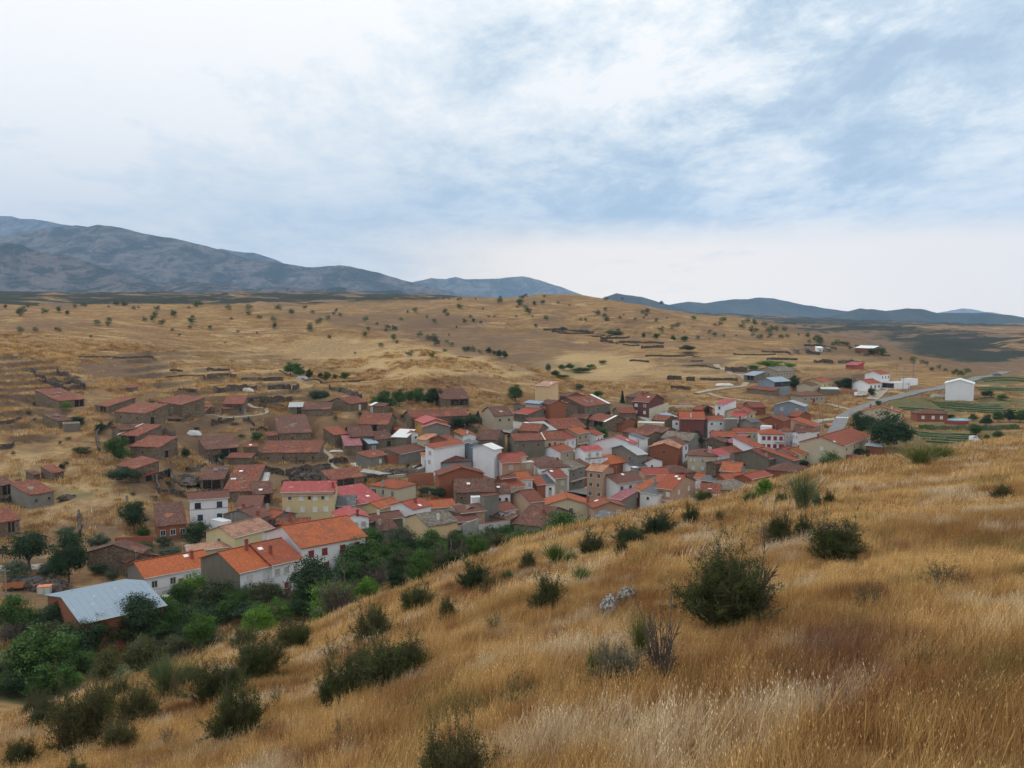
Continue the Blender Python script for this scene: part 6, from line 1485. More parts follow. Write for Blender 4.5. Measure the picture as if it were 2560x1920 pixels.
DW = [('1', [(870, 55), (1300, 60), (1700, 60)], 1.3, G1, 'long dark drystone wall along the top of the brown bare field'),
 ('1', [(340, 200), (450, 270), (600, 350), (700, 392)], 2.6, G4, 'left long wall of the roofless drystone ruin above the holed barn'),
 ('1', [(630, 190), (780, 280), (940, 385)], 2.8, G4, 'right long wall of the roofless drystone ruin above the holed barn'),
 ('1', [(700, 392), (820, 392), (940, 388)], 2.0, G4, 'front cross wall of the roofless drystone ruin'),
 ('1', [(460, 290), (620, 300), (780, 330)], 1.6, G4, 'inner cross wall of the roofless drystone ruin'),
 ('1', [(0, 1052), (90, 1045), (150, 1010)], 2.0, G1, 'curved dark retaining wall at the left edge, lower one'),
 ('1', [(0, 782), (110, 770), (230, 735)], 1.8, G1, 'curved dark retaining wall at the left edge, upper one'),
 ('2', [(110, 200), (250, 205)], 1.2, G1, 'short wall at the left of the uppermost straw terrace'),
 ('2', [(520, 192), (640, 192), (770, 196)], 1.5, G1, 'wall under the uppermost straw terrace'),
 ('2', [(60, 285), (280, 262), (500, 275)], 1.6, G1, 'left wall of the second straw terrace'),
 ('2', [(520, 270), (700, 262), (840, 262)], 2.4, G1, 'dark middle wall of the second straw terrace'),
 ('2', [(900, 302), (1130, 302), (1360, 295)], 2.2, G1, 'right wall of the second straw terrace'),
 ('2', [(590, 400), (820, 395), (1070, 395)], 3.0, G1, 'tall dark wall in the shade of the third straw terrace'),
 ('2', [(1190, 392), (1450, 388)], 2.6, G1, 'tall dark wall at the right of the third straw terrace'),
 ('2', [(1470, 395), (1535, 375)], 2.4, G1, 'pale end wall of the third straw terrace'),
 ('2', [(200, 415), (400, 420)], 1.4, G1, 'broken wall low on the straw terraces'),
 ('2', [(920, 530), (1200, 525), (1460, 512)], 2.4, G1, 'wall below the lowest straw bank right of a barn'),
 ('2', [(1090, 590), (1380, 595)], 1.2, G1, 'low wall on the brown slope above the big brown barn'),
 ('2', [(1320, 205), (1600, 310), (1900, 330), (2212, 322)], .8, G1, 'thin fence like wall under the orchard row'),
 ('2', [(1880, 375), (2050, 430), (2212, 490)], 2.2, G4, 'long dark ruined wall descending to the curving barn'),
 ('2', [(540, 1200), (640, 1200), (700, 1240)], 2.2, G4, 'black broken yard wall below the leftmost brown barn'),
 ('2', [(750, 1200), (900, 1190), (1000, 1200)], 2.4, G4, 'pale stone yard wall with small openings between brown roofs'),
 ('2', [(1000, 1262), (1180, 1290), (1370, 1330)], 2.2, G4, 'left part of the black wall under the wide orange brown roof'),
 ('2', [(1390, 1335), (1600, 1290), (1890, 1262)], 2.4, G4, 'right part of the black wall under the wide orange brown roof'),
 ('2', [(1060, 1130), (1200, 1160), (1380, 1180)], 2.6, G4, 'dark rubble front under the eave of the wide orange brown roof'),
 ('1', [(1070, 900), (1080, 1000), (1100, 1080)], 2.4, G4, 'whitish edge wall of the bare stone yard'),
 ('1', [(1070, 890), (1150, 830), (1240, 790)], 2.0, G4, 'rubble top wall of the bare stone yard'),
 ('1', [(1720, 1380), (1740, 1460), (1760, 1530)], 2.6, G4, 'left wall of the tumbled ruin above the white three storey house'),
 ('1', [(1740, 1370), (1850, 1345), (1880, 1300)], 2.6, G4, 'back wall of the tumbled ruin above the white three storey house'),
 ('1', [(1760, 1545), (1880, 1540), (2050, 1560)], 1.6, G4, 'front wall of the tumbled ruin above the white three storey house'),
 ('1', [(2050, 1290), (2212, 1275)], 2.2, G4, 'short wall right of the tumbled ruin'),
 ('1', [(1890, 1320), (1900, 1420), (1900, 1500)], 3.2, G4, 'pale upright wall remnant inside the tumbled ruin'),
 ('2', [(915, 745), (990, 735), (1040, 800)], 1.8, G4, 'small horseshoe shaped ruin on the open slope'),
 ('2', [(1580, 1370), (1700, 1350), (1830, 1330)], 2.2, G4, 'rubble enclosure left of the long tiled barn by the path'),
 ('2', [(0, 905), (60, 870), (170, 900)], 1.8, G4, 'broken dark wall beside the pale verged barn'),
 ('7', [(0, 440), (140, 420), (320, 440)], 2.2, G4, 'dark brown wall beside the meadow barn'),
 ('7', [(870, 560), (880, 700), (890, 820)], 1.8, G4, 'upright edge wall between dry grass and the brown garden'),
 ('7', [(0, 1010), (100, 1000)], 1.2, G4, 'low wall at the left edge above the walnut'),
 ('3', [(520, 1280), (700, 1290), (950, 1240), (1180, 1160)], 1.6, G4, 'rubble bank wall along the curved village path'),
 ('3', [(0, 250), (200, 240), (520, 215)], .8, G1, 'thin terrace wall right of the orchard row'),
 ('3', [(100, 285), (240, 330), (460, 395)], 2.2, G4, 'dark field wall running down to the curving barn roof'),
 ('3', [(1640, 620), (1750, 600), (1830, 700)], 3.0, G4, 'brown rubble wall left of the beige vine house'),
 (Z2, [(1250, 402), (1400, 408), (1560, 420)], 2.6, G2, 'highest dark wall on the central hill'),
 (Z2, [(1300, 415), (1560, 418)], 1.8, G2, 'second dark wall on the central hill'),
 (Z2, [(1510, 440), (1630, 434)], 1.6, G2, 'short dark wall under a hedge on the central hill'),
 (Z2, [(1600, 455), (1780, 450)], 2.4, G2, 'dark wall below the hedge on the central hill'),
 (Z2, [(1600, 472), (1700, 486), (1850, 482), (1990, 486)], 2.0, G2, 'long stepped dark wall on the central hill'),
 (Z2, [(1740, 492), (1840, 498)], 1.4, G2, 'short lower wall on the central hill'),
 (Z2, [(1850, 510), (1990, 508)], 2.4, G2, 'lowest dark wall on the central hill'),
 (Z2, [(1780, 592), (1900, 598)], 1.6, G3, 'dark wall at the crest of the right terraces'),
 (Z2, [(1880, 565), (2212, 572)], 1.2, G3, 'thin wall along the top of the right terraces'),
 ('5', [(460, 160), (600, 148), (740, 152), (880, 185)], 1.4, G3, 'curved wall of the round threshing terrace'),
 ('5', [(300, 285), (460, 285)], 3.0, G3, 'dark stub wall first in the row of right terraces'),
 ('5', [(510, 295), (605, 295)], 3.0, G3, 'dark stub wall second in the row of right terraces'),
 ('5', [(665, 292), (860, 300), (1080, 308)], 1.8, G3, 'thin dark wall third in the row of right terraces'),
 ('5', [(340, 390), (450, 392), (560, 402)], 2.4, G3, 'dark wall low on the right terraces'),
 ('5', [(940, 188), (1060, 195), (1185, 190)], 3.4, G3, 'broad dark retaining wall left of the big farm building'),
 ('5', [(60, 42), (300, 45), (500, 42)], 1.4, G3, 'thin wall high on the right terraces'),
 ('5', [(1030, 20), (1300, 30), (1500, 22)], 1.2, G3, 'thin broken wall above the farm buildings'),
 ('5', [(1450, 72), (1720, 78)], 1.8, G3, 'dark double wall above the farm thicket'),
 ('5', [(560, 100), (700, 98)], 1.2, G3, 'faint short wall on the right terraces'),
 ('5', [(1920, 95), (2140, 110)], 2.2, G3, 'dark wall above the small deep red house'),
 (Z3, [(600, 487), (780, 502)], 1.8, G3, 'dark wall left of the far farm ruins'),
 (Z3, [(860, 448), (960, 450), (1060, 470)], 2.4, G3, 'back wall of the far farm ruins'),
 (Z3, [(630, 533), (820, 535)], 2.0, G3, 'wall below the far farm ruins'),
 (Z3, [(930, 550), (1040, 556)], 2.2, G3, 'dark wall above the two white houses'),
 (Z3, [(1070, 552), (1230, 556)], 2.4, G3, 'dark wall beside the tiny red hut'),
 (Z3, [(870, 490), (960, 500)], 3.0, G3, 'black shaded wall in front of the far farm ruins'),
 (Z3, [(1230, 502), (1390, 512)], 1.4, G3, 'low pale wall in front of the long brick farm shed')]
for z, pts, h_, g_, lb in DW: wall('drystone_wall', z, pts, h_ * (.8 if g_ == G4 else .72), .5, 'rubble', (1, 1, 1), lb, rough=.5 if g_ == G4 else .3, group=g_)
_g = random.Random(5); _done = 0
while _done < 34:
    px, py = _g.uniform(330, 960), _g.uniform(1015, 1250)
    if py > 1290 - .0 * px or (px < 420 and py > 1180): continue
    _done += 1; L_ = _g.uniform(22, 60); sl_ = _g.uniform(-.35, .35)
    wall('broken_wall', (0, 0, 1), [(px, py), (px + L_ * .5, py + L_ * sl_ * .5 + _g.uniform(-2, 2)), (px + L_, py + L_ * sl_)], _g.uniform(.8, 1.9), .5, 'rubble', (1, 1, 1), 'low broken drystone wall among the old barns, ' + ('upper' if py < 1095 else 'middle' if py < 1175 else 'lower') + ' rows, ' + ('far left' if px < 480 else 'left' if px < 640 else 'centre' if px < 800 else 'right') + ' of the barn slope', rough=.7, group='broken drystone walls among the old barns')
_done = 0
while _done < 44:
    px, py = _g.uniform(20, 980), _g.uniform(1000, 1260)
    _done += 1; small(px, py, _g.uniform(9, 22), _g.uniform(7, 15), _g.choice('bkkodw'), 'low %s scrub bush in rubble between old barns, %s part', 'scrub between the old barns')
_done = 0
while _done < 36:
    px, py = _g.uniform(1000, 2080), _g.uniform(1030, 1290)
    _done += 1; small(px, py, _g.uniform(9, 18), _g.uniform(8, 16), _g.choice('dkgdg'), '%s bush added to darken gaps between village houses, %s part', 'dark bushes added between the houses')  # bushes put in to darken the gaps among the houses
wall('yard_wall', '9', [(1290, 1090), (1570, 1060)], 4.6, .25, 'render', (.60, .58, .54), 'peeling white yard wall above the leafless thicket', coping=(.35, .2, .15))
wall('yard_wall', '9', [(1572, 1060), (1752, 990)], 5.0, .25, 'render', (.34, .33, .30), 'bare concrete yard wall between two whitish walls', coping=(.3, .28, .26))
wall('yard_wall', '9', [(1755, 1030), (1925, 1010), (2100, 980)], 4.2, .25, 'render', (.56, .55, .53), 'long pale yard wall with red coping under the collapsed roof', coping=(.33, .09, .07))
wall('yard_wall', '7', [(1270, 905), (1480, 895), (1690, 885)], 1.8, .2, 'brick', (.30, .09, .055), 'long low red brick garden wall below the brick barn')
wall('yard_wall', '9', [(740, 1170), (850, 1150), (950, 1140)], 1.8, .2, 'brick', (.32, .11, .06), 'short red brick garden wall buried in ravine greenery')
wall('yard_wall', '3', [(975, 1330), (1120, 1320), (1255, 1310)], 3.6, .25, 'brick', (.32, .12, .07), 'orange brick yard wall left of the big brick house')
wall('retaining_wall', '5', [(100, 680), (200, 650), (310, 615)], 3.6, .3, 'plaster', (.58, .52, .38), 'cream retaining wall beside the dark brick chalet', coping=(.6, .58, .52))
wall('roadside_wall', '5', [(300, 603), (560, 605), (830, 612)], 1.0, .25, 'plaster', (.60, .56, .48), 'thin cream parapet along the upper village street')
wall('yard_wall', '8', [(810, 1420), (900, 1450), (995, 1475)], 2.2, .2, 'render', (.34, .33, .31), 'grey garden wall under the railed balcony house')
wall('yard_wall', '6', [(205, 1262), (330, 1270), (450, 1275)], 2.4, .2, 'brick', (.36, .15, .10), 'curved reddish garden wall in front of the long cream house')
wall('yard_wall', '6', [(190, 520), (280, 522), (365, 525)], 1.8, .2, 'brick', (.36, .16, .10), 'orange brick yard wall near the parked white van')
wall('yard_wall', '6', [(1330, 865), (1470, 875), (1600, 870)], 1.2, .2, 'brick', (.28, .06, .05), 'dark red fence wall right of the brick bungalow')
wall('yard_wall', '6', [(1180, 580), (1270, 570), (1350, 575)], 1.4, .2, 'plaster', (.6, .55, .5), 'pale wall left of the big isolated white house')
wall('hedge_row', '6', [(1050, 915), (1300, 925), (1600, 925), (1900, 925), (2150, 912)], 1.8, 1.0, 'crop', (1, 1, 1), 'long dark green vine hedge across the gardens', rough=.4, cat='hedge')
wall('yard_wall', '4', [(1870, 700), (1950, 705), (2030, 712)], 1.2, .2, 'plaster', (.6, .55, .42), 'low cream wall by the village street below the chalet')
# ------------------------------------------------------------------ poles, vehicles, small things
def at(z, a, b, near=False):
    x0, y0, sc = ZONES[z]; return (ground if near else far_ground)(x0 + a / sc, y0 + b / sc)
def pole(z, a, b, hgt, label, arms=1, lattice=False):
    p_ = at(z, a, b); t = bpy.data.objects.new('utility_pole', None); COL.objects.link(t); t.location = p_; tag(t, label, 'utility pole', 'utility poles')
    q = MB()
    if lattice:
        for sx in (-1, 1):
            for sy in (-1, 1): q.tube((sx * .4, sy * .4, -.5), (sx * .12, sy * .12, hgt), .05, .04, 4)
        for k in range(9):
            z0 = hgt * k / 9; w0 = .4 - .28 * k / 9; w1 = .4 - .28 * (k + 1) / 9; sg = 1 if k % 2 else -1
            for sy in (-1, 1): q.tube((-w0 * sg, sy * w0, z0), (w1 * sg, sy * w1, z0 + hgt / 9), .03, .03, 4); q.tube((sy * w0, -w0 * sg, z0), (sy * w1, w1 * sg, z0 + hgt / 9), .03, .03, 4)
    else: q.tube((0, 0, -.5), (0, 0, hgt), .15, .10, 7)
    q.build('pole', M['wood'], t, (.24, .22, .20)); q = MB()
    for k in range(arms): q.box(-.9, .9, -.05, .05, hgt - .5 - .6 * k, hgt - .38 - .6 * k)
    for k in (-.8, 0, .8): q.tube((k, 0, hgt - .38), (k, 0, hgt - .1), .05, .03, 5)
    q.build('crossarm', M['wood'], t, (.2, .18, .17)); return p_
pole('6', 985, 395, 9.5, 'tall lattice pylon with crossarm on the slope right of two white houses', 2, True)
pole('6', 805, 355, 6, 'short pole behind the white transformer hut'); pole('6', 893, 440, 8, 'thin pole in front of the white transformer hut'); pole('6', 872, 525, 9, 'tall pole beside the road bend')
pole('6', 310, 560, 8, 'pole next to the parked white van'); pole('6', 935, 528, 4, 'low pole right of the road bend'); pole('6', 160, 715, 4.5, 'lamp like pole beside the pale dirt lane'); pole('6', 75, 775, 5, 'pole on the brown bank left of the crossing')
pole('5', 2020, 885, 8, 'pole standing between the pinkish row house and the road'); pole('b', 530, 620, 9, 'pole with wires behind the white hut'); pole('b', 143, 1100, 6, 'thin pole in front of the plum metal roof', 1); pole('4', 2140, 640, 5, 'pole beside the blue grey sheet roof')
pole('c', 45, 410, 5, 'leaning short pole in the scrap yard')
def car(name, z, a, b, ang, L, Wd, Hh, colr, label, cat, boxy=.5):
    p_ = at(z, a, b); t = bpy.data.objects.new(name, None); COL.objects.link(t); t.location = p_ + np.array([0, 0, .05]); t.rotation_euler = (0, 0, R(ang)); tag(t, label, cat)
    pro = [(-L / 2, .35), (L / 2, .35), (L / 2, .8), (L * .30, .95), (L * (.16 - .02 * boxy), Hh), (-L * (.35 + .12 * boxy), Hh), (-L / 2, .95)]; k = len(pro); q = MB()
    q.v = [(x, -Wd / 2, zz) for x, zz in pro] + [(x, Wd / 2, zz) for x, zz in pro]; q.f = [tuple(range(k)), tuple(range(2 * k - 1, k - 1, -1))] + [(i, i + k, (i + 1) % k + k, (i + 1) % k) for i in range(k)]
    bd = q.build('body', M['car'], t, colr); zz = Hh - .42; q = MB()
    for s_ in (-1, 1):
        y0, y1 = (Wd / 2 + .002, Wd / 2 + .02) if s_ > 0 else (-Wd / 2 - .02, -Wd / 2 - .002)
        q.box(-L * .36, -L * .12, y0, y1, zz - .05, zz + .28); q.box(-L * .10, L * .12, y0, y1, zz - .05, zz + .28)
    q.build('side_window', M['glass'], bd, (.03, .035, .04))
    MB().slab((L * .285, -Wd * .42, 1.0), (L * .285, Wd * .42, 1.0), (L * .165, Wd * .42, Hh - .06), (L * .165, -Wd * .42, Hh - .06), .02).build('windscreen', M['glass'], bd, (.03, .035, .04))
    for x in (-L * .31, L * .31):
        for s_ in (-1, 1): MB().tube((x, s_ * (Wd / 2 - .18), .33), (x, s_ * (Wd / 2 + .02), .33), .33, .33, 12).build('wheel', M['wood'], t, (.02, .02, .02))
    for s_ in (-1, 1): MB().box(L / 2 + .002, L / 2 + .03, s_ * Wd * .36 - .14, s_ * Wd * .36 + .14, .62, .78).build('headlight', M['glass'], t, (.7, .7, .68))
car('parked_van', '6', 392, 578, 12, 4.4, 1.75, 1.85, (.75, .76, .78), 'small white van parked by the roadside bank', 'van', 1)
car('car', '6', 1912, 352, 8, 4.2, 1.7, 1.45, (.10, .13, .16), 'dark blue grey car on the main road near the right edge', 'car')
car('parked_car', '5', 2095, 835, 70, 4.0, 1.7, 1.4, (.45, .13, .08), 'reddish car beside the road below the zebra crossing', 'car')
car('parked_car', '6', 1662, 1078, 20, 3.4, 1.6, 1.9, (.72, .74, .80), 'white box bodied vehicle parked at the edge of the gardens', 'van', 1)
def person(z, a, b):
    p_ = at(z, a, b); nodes = {'pel': (0, 0, .95, .15), 'ch': (0, 0, 1.30, .17), 'nk': (0, 0, 1.50, .06), 'hd': (0, -.01, 1.63, .10), 'ht': (0, -.01, 1.72, .08), 'sl': (-.19, 0, 1.42, .07), 'el': (-.27, .02, 1.14, .05), 'wl': (-.26, -.08, .90, .035),
        'sr': (.19, 0, 1.42, .07), 'er': (.28, .02, 1.14, .05), 'wr': (.27, -.10, .92, .035), 'kl': (-.11, -.06, .50, .08), 'al': (-.12, .02, .09, .05), 'fl': (-.12, -.14, .05, .04), 'kr': (.10, .02, .50, .08), 'ar': (.11, .10, .09, .05), 'fr': (.11, -.06, .05, .04), 'hl': (-.25, -.12, .80, .03), 'hr': (.26, -.14, .82, .03)}
    ks = list(nodes); E = [('pel', 'ch'), ('ch', 'nk'), ('nk', 'hd'), ('hd', 'ht'), ('ch', 'sl'), ('sl', 'el'), ('el', 'wl'), ('wl', 'hl'), ('ch', 'sr'), ('sr', 'er'), ('er', 'wr'), ('wr', 'hr'), ('pel', 'kl'), ('kl', 'al'), ('al', 'fl'), ('pel', 'kr'), ('kr', 'ar'), ('ar', 'fr')]
    me = bpy.data.meshes.new('person'); me.from_pydata([nodes[k][:3] for k in ks], [(ks.index(a_), ks.index(b_)) for a_, b_ in E], []); me.materials.append(M['paint'])
    o = link('person', me, None, p_, (0, 0, .5), (.11, .11, .14)); m_ = o.modifiers.new('skin', 'SKIN'); 
    for i_, k in enumerate(ks): me.skin_vertices[0].data[i_].radius = (nodes[k][3],) * 2 if len(me.skin_vertices) else 0
    o.modifiers.new('sub', 'SUBSURF').levels = 1
    tag(o, 'person in dark clothes standing on the hillside path', 'person')
person('7', 1405, 466)
def heap(name, z, a, b, w_, dpt, hgt, material, colr, label, cat, seed=1):
    p_ = at(z, a, b); g = np.random.RandomState(seed); n_ = 14; xs, ys_ = np.meshgrid(np.linspace(-1, 1, n_), np.linspace(-1, 1, n_)); rr_ = np.clip(1 - xs ** 4 - ys_ ** 4, 0, 1)
    zz = rr_ ** .5 * hgt * (.55 + .75 * g.rand(n_, n_)) - .1; V_ = np.stack([xs * w_ / 2, ys_ * dpt / 2, zz], -1).reshape(-1, 3); i, j = np.meshgrid(np.arange(n_ - 1), np.arange(n_ - 1)); i = i.ravel(); j = j.ravel()
    o = link(name, np_mesh(name, V_, np.stack([j * n_ + i, j * n_ + i + 1, (j + 1) * n_ + i + 1, (j + 1) * n_ + i], -1), [M[material]]), None, (p_[0], p_[1], Hs(p_[0], p_[1])), None, colr); return tag(o, label, cat)
heap('scrap_heap', '7', 370, 1400, 12, 5, 1.3, 'rubble', (.3, .3, .3), 'heap of dark scrap and sheeting in the yard at lower left', 'scrap heap', 1)
heap('tarpaulin', '7', 300, 1370, 6, 3, 1.2, 'paint', (.10, .12, .16), 'blackish tarpaulin over scrap at lower left', 'tarpaulin', 2)
heap('rubble_pile', '3', 440, 1165, 10, 4, .7, 'paint', (.62, .62, .60), 'white rubble pile left of the grey rendered shed', 'rubble', 3)
heap('rubble_pile', '3', 180, 1010, 4.5, 2, .4, 'paint', (.60, .58, .52), 'pale slab in front of the maroon roofed barn', 'slab', 4)
heap('rubble_pile', '5', 930, 365, 9, 5, .8, 'paint', (.60, .58, .55), 'white rubble dumped beside the dirt road', 'rubble', 5)
heap('tarpaulin', '2', 965, 432, 5, 2, 1.1, 'paint', (.62, .60, .58), 'whitish cover lying below the third straw terrace', 'tarpaulin', 6)
heap('tarpaulin', '2', 377, 915, 4.5, 2, 1.3, 'paint', (.66, .66, .66), 'white trough like thing on the open slope between barns', 'trough', 7)
heap('rubble_pile', '7', 760, 420, 5, 3, .8, 'rubble', (1, 1, 1), 'pile of grey stones on the green meadow', 'rubble', 8)
heap('rubble_pile', '2', 1570, 300, 5, 2, 1.2, 'paint', (.4, .42, .45), 'grey junk under the terrace edge trees', 'junk', 9)
heap('pool_cover', '6', 1490, 838, 10, 4, .5, 'paint', (.22, .50, .62), 'pale blue pool cover in the gardens', 'pool cover', 10)
heap('rubble_pile', '3', 870, 1240, 14, 5, 1.0, 'rubble', (1, 1, 1), 'stony rubble slope below the ruined brick shell', 'rubble', 12)
heap('ruin_heap', '2', 1710, 1390, 11, 6, 1.6, 'rubble', (1, 1, 1), 'collapsed house rubble with red tiles beside the path barn', 'rubble', 13)
heap('ruin_heap', '1', 1980, 1430, 12, 10, 1.4, 'rubble', (1, 1, 1), 'fallen stones inside the tumbled ruin', 'rubble', 14)
# farm clutter far right
for k, (a, b, w_, c_, lb) in enumerate([(820, 478, 26, (.30, .31, .30), 'low grey farm hut at the left of the far farm ruins'), (885, 470, 16, (.08, .08, .08), 'black roofed farm hut in the far farm ruins'), (960, 468, 34, (.60, .62, .64), 'pale roofed farm hut in the middle of the far farm ruins'), (1015, 472, 24, (.35, .33, .3), 'grey farm hut at the right of the far farm ruins')]):
    x0, y0 = 1660 + a / 2.458, 680 + b / 2.458; pl_ = place('M', x0 - w_ / 5, y0, x0 + w_ / 5, y0, x0, y0 - 4, 2.4, .2)
    house('farm_hut', 'M', None, None, None, 2.4, 'T' if k != 2 else 'W', 'g' if k != 2 else 'w', 'f1x1:k', '', lb, 'hut', pitch=.2, seed=900 + k, PL_=pl_)
# trailer and crate in the scrap yard
def trailer():
    p_ = at('7', 150, 1440); t = bpy.data.objects.new('trailer', None); COL.objects.link(t); t.location = p_; t.rotation_euler = (0, 0, .25); tag(t, 'rusty orange farm trailer in the scrap yard at lower left', 'trailer')
    bd = MB().box(-1.7, 1.7, -.9, .9, .55, .65).box(-1.7, 1.7, -.9, -.84, .653, 1.15).box(-1.7, 1.7, .84, .9, .653, 1.15).box(-1.7, -1.64, -.838, .838, .653, 1.15).box(1.64, 1.7, -.838, .838, .653, 1.15).build('body', M['wood'], t, (.38, .14, .05))
    for s_ in (-1, 1): MB().tube((0, s_ * .92, .4), (0, s_ * 1.08, .4), .4, .4, 14).build('wheel', M['wood'], t, (.03, .03, .03))
    MB().tube((1.7, 0, .55), (2.9, 0, .45), .05, .04, 6).build('drawbar', M['wood'], t, (.2, .1, .06))
trailer()
def crate():
    p_ = at('7', 500, 1475); t = bpy.data.objects.new('water_tank', None); COL.objects.link(t); t.location = p_; t.rotation_euler = (0, 0, .2); tag(t, 'whitish tank with orange lid beside the brick warehouse', 'tank')
    MB().box(-1.1, 1.1, -.8, .8, 0, 1.3).build('body', M['paint'], t, (.50, .52, .50)); MB().box(-1.15, 1.15, -.85, .85, 1.303, 1.45).build('lid', M['paint'], t, (.65, .22, .12))
    q = MB()
    for x in (-1.1, 0, 1.1): q.box(x - .05, x + .05, -.87, -.803, 0, 1.29)
    q.build('band', M['paint'], t, (.3, .3, .3))
crate()
# ------------------------------------------------------------------ rocks on the near slope
def rock(px, py, w_, h_, label, seed):
    p_ = ground(px, py); s_ = p_[1] / F * 1.35; NEARB.append((p_[0], p_[1], w_ * s_ * .55)); bm = __import__('bmesh').new(); __import__('bmesh').ops.create_icosphere(bm, subdivisions=4, radius=1); g = seed * 3.7
    for v in bm.verts:
        c_ = v.co.copy(); n_ = float(fbm(np.array([c_.x * 1.6 + g]), np.array([c_.y * 1.6 + c_.z * 2.3]), seed, 5)[0]); n2 = float(vnoise(np.array([c_.x * 2.2 + c_.z * 3 + g]), np.array([c_.y * 3]), seed)[0])
        v.co = c_ * (1 + .55 * n_ + .25 * (round(n2 * 4) / 4 - .5))
    me_ = bpy.data.meshes.new('rock'); bm.to_mesh(me_); bm.free(); me_.materials.append(M['rockm']); o = link('rock', me_, None, p_ + np.array([0, 0, .25]), (.2, .3, seed)); o.scale = (w_ * s_ * .5, w_ * s_ * .35, h_ * s_ * .5); return tag(o, label, 'rock')
m_, n_ = mat('lichen_rock'); _p = oco(n_); _v = n_.noise(_p, 3, 6, .7); n_.l.new(n_.mix(n_.ramp(_v, .42, .6), (.12, .105, .095), (.48, .47, .45)), n_.b.inputs['Base Color']); n_.l.new(n_.bump(n_.noise(_p, 5, 6, .7), .9, .2), n_.b.inputs['Normal']); M['rockm'] = m_
rock(1562, 1514, 52, 46, 'upper jagged pale grey rock jutting from the dry grass', 1); rock(1522, 1540, 34, 46, 'lower tilted pale grey rock touching the jagged one', 2); rock(1392, 1600, 26, 14, 'small pale stones half hidden in grass left of the jagged rock', 3)
rock(1232, 1388, 26, 14, 'white stone lying at the edge of the ravine', 4)
# ------------------------------------------------------------------ dry grass on the near slope
def tuft(seed, n_, w_, hmin, hmax, spread, heads):
    g = np.random.RandomState(seed); V_, F_, T_ = [], [], []
    for k in range(n_):
        b0 = np.array([*(g.normal(size=2) * spread), -.04]); h_ = g.uniform(hmin, hmax); a = g.uniform(0, 6.28); ln = h_ * g.uniform(.12, .55)
        e_ = b0 + np.array([math.cos(a) * ln + h_ * .12, math.sin(a) * ln, h_]); m1 = b0 + (e_ - b0) * .5 + np.array([0, 0, h_ * .08]); a2 = g.uniform(0, 6.28); sd = np.array([math.cos(a2), math.sin(a2), 0]) * w_ * .5 * g.uniform(.7, 1.3)
        n0 = len(V_); V_ += [b0 - sd, b0 + sd, m1 - sd * .8, m1 + sd * .8, e_ - sd * .2, e_ + sd * .2]; F_ += [(n0, n0 + 1, n0 + 3, n0 + 2), (n0 + 2, n0 + 3, n0 + 5, n0 + 4)]
        c = g.choice(3, p=[.5, .3, .2]); base = [(1, 1, 1), (1.35, 1.3, 1.3), (.62, .5, .45)][c]; j = g.uniform(.75, 1.25); T_ += [np.array(base) * j] * 2
        if heads and g.rand() < heads:
            d_ = np.array([math.cos(a) * .35, math.sin(a) * .35, .9]); hl = h_ * .10; hw = w_ * 1.35; s2 = np.array([math.cos(a2 + 1), math.sin(a2 + 1), 0]) * hw * .5
            n0 = len(V_); V_ += [e_ - s2 * .4, e_ + d_ * hl * .4 + s2, e_ + d_ * hl, e_ + d_ * hl * .4 - s2]; F_ += [(n0, n0 + 1, n0 + 2, n0 + 3)]; T_ += [np.array([1.75, 1.85, 2.1]) * j if g.rand() < .6 else np.array([1.3, 1.2, 1.1])]
    me = np_mesh('tuft', V_, F_, [M['grass']]); at_ = me.attributes.new('tint', 'FLOAT_COLOR', 'FACE'); c = np.ones((len(F_), 4), dtype=np.float32); c[:, :3] = T_; at_.data.foreach_set('color', c.ravel()); return me
def grass_mat():
    m, n = mat('dry_grass'); p = pos(n); fl = n.mapping(p, (1, 1, 0)); t = n.add('ShaderNodeAttribute', attribute_name='tint').outputs['Color']
    d_ = n.noise(n.mapping(fl, (1, 1, 1), loc=(5, 77, 0)), .06, 5, .65, dist=1); a = n.noise(fl, .11, 5, .6, dist=.6); b = n.noise(fl, .5, 4, .65); c = n.noise(n.mapping(fl, (1, 1, 1), loc=(40, 9, 0)), .22, 4, .6)
    col = n.mix(n.ramp(a, .36, .64), (.33, .19, .070), (.60, .41, .17)); col = n.mix(n.ramp(b, .52, .66, 0, .75), col, (.19, .070, .034)); col = n.mix(n.ramp(c, .53, .63, 0, .85), col, (.60, .50, .34)); col = n.mix(n.ramp(c, .44, .34, 0, .6), col, (.19, .165, .060)); col = n.mix(n.ramp(d_, .56, .66, 0, .8), col, (.16, .065, .035))
    col = n.mix(1.0, col, t, 'MULTIPLY'); n.l.new(col, n.b.inputs['Base Color']); n.b.inputs['Roughness'].default_value = .75; n.b.inputs['Specular IOR Level'].default_value = .15
    tr = n.add('ShaderNodeBsdfTranslucent'); n.l.new(col, tr.inputs[0]); mx = n.add('ShaderNodeMixShader'); mx.inputs[0].default_value = .3; n.l.new(n.b.outputs[0], mx.inputs[1]); n.l.new(tr.outputs[0], mx.inputs[2]); n.l.new(mx.outputs[0], n.out.inputs[0]); return m
M['grass'] = grass_mat()
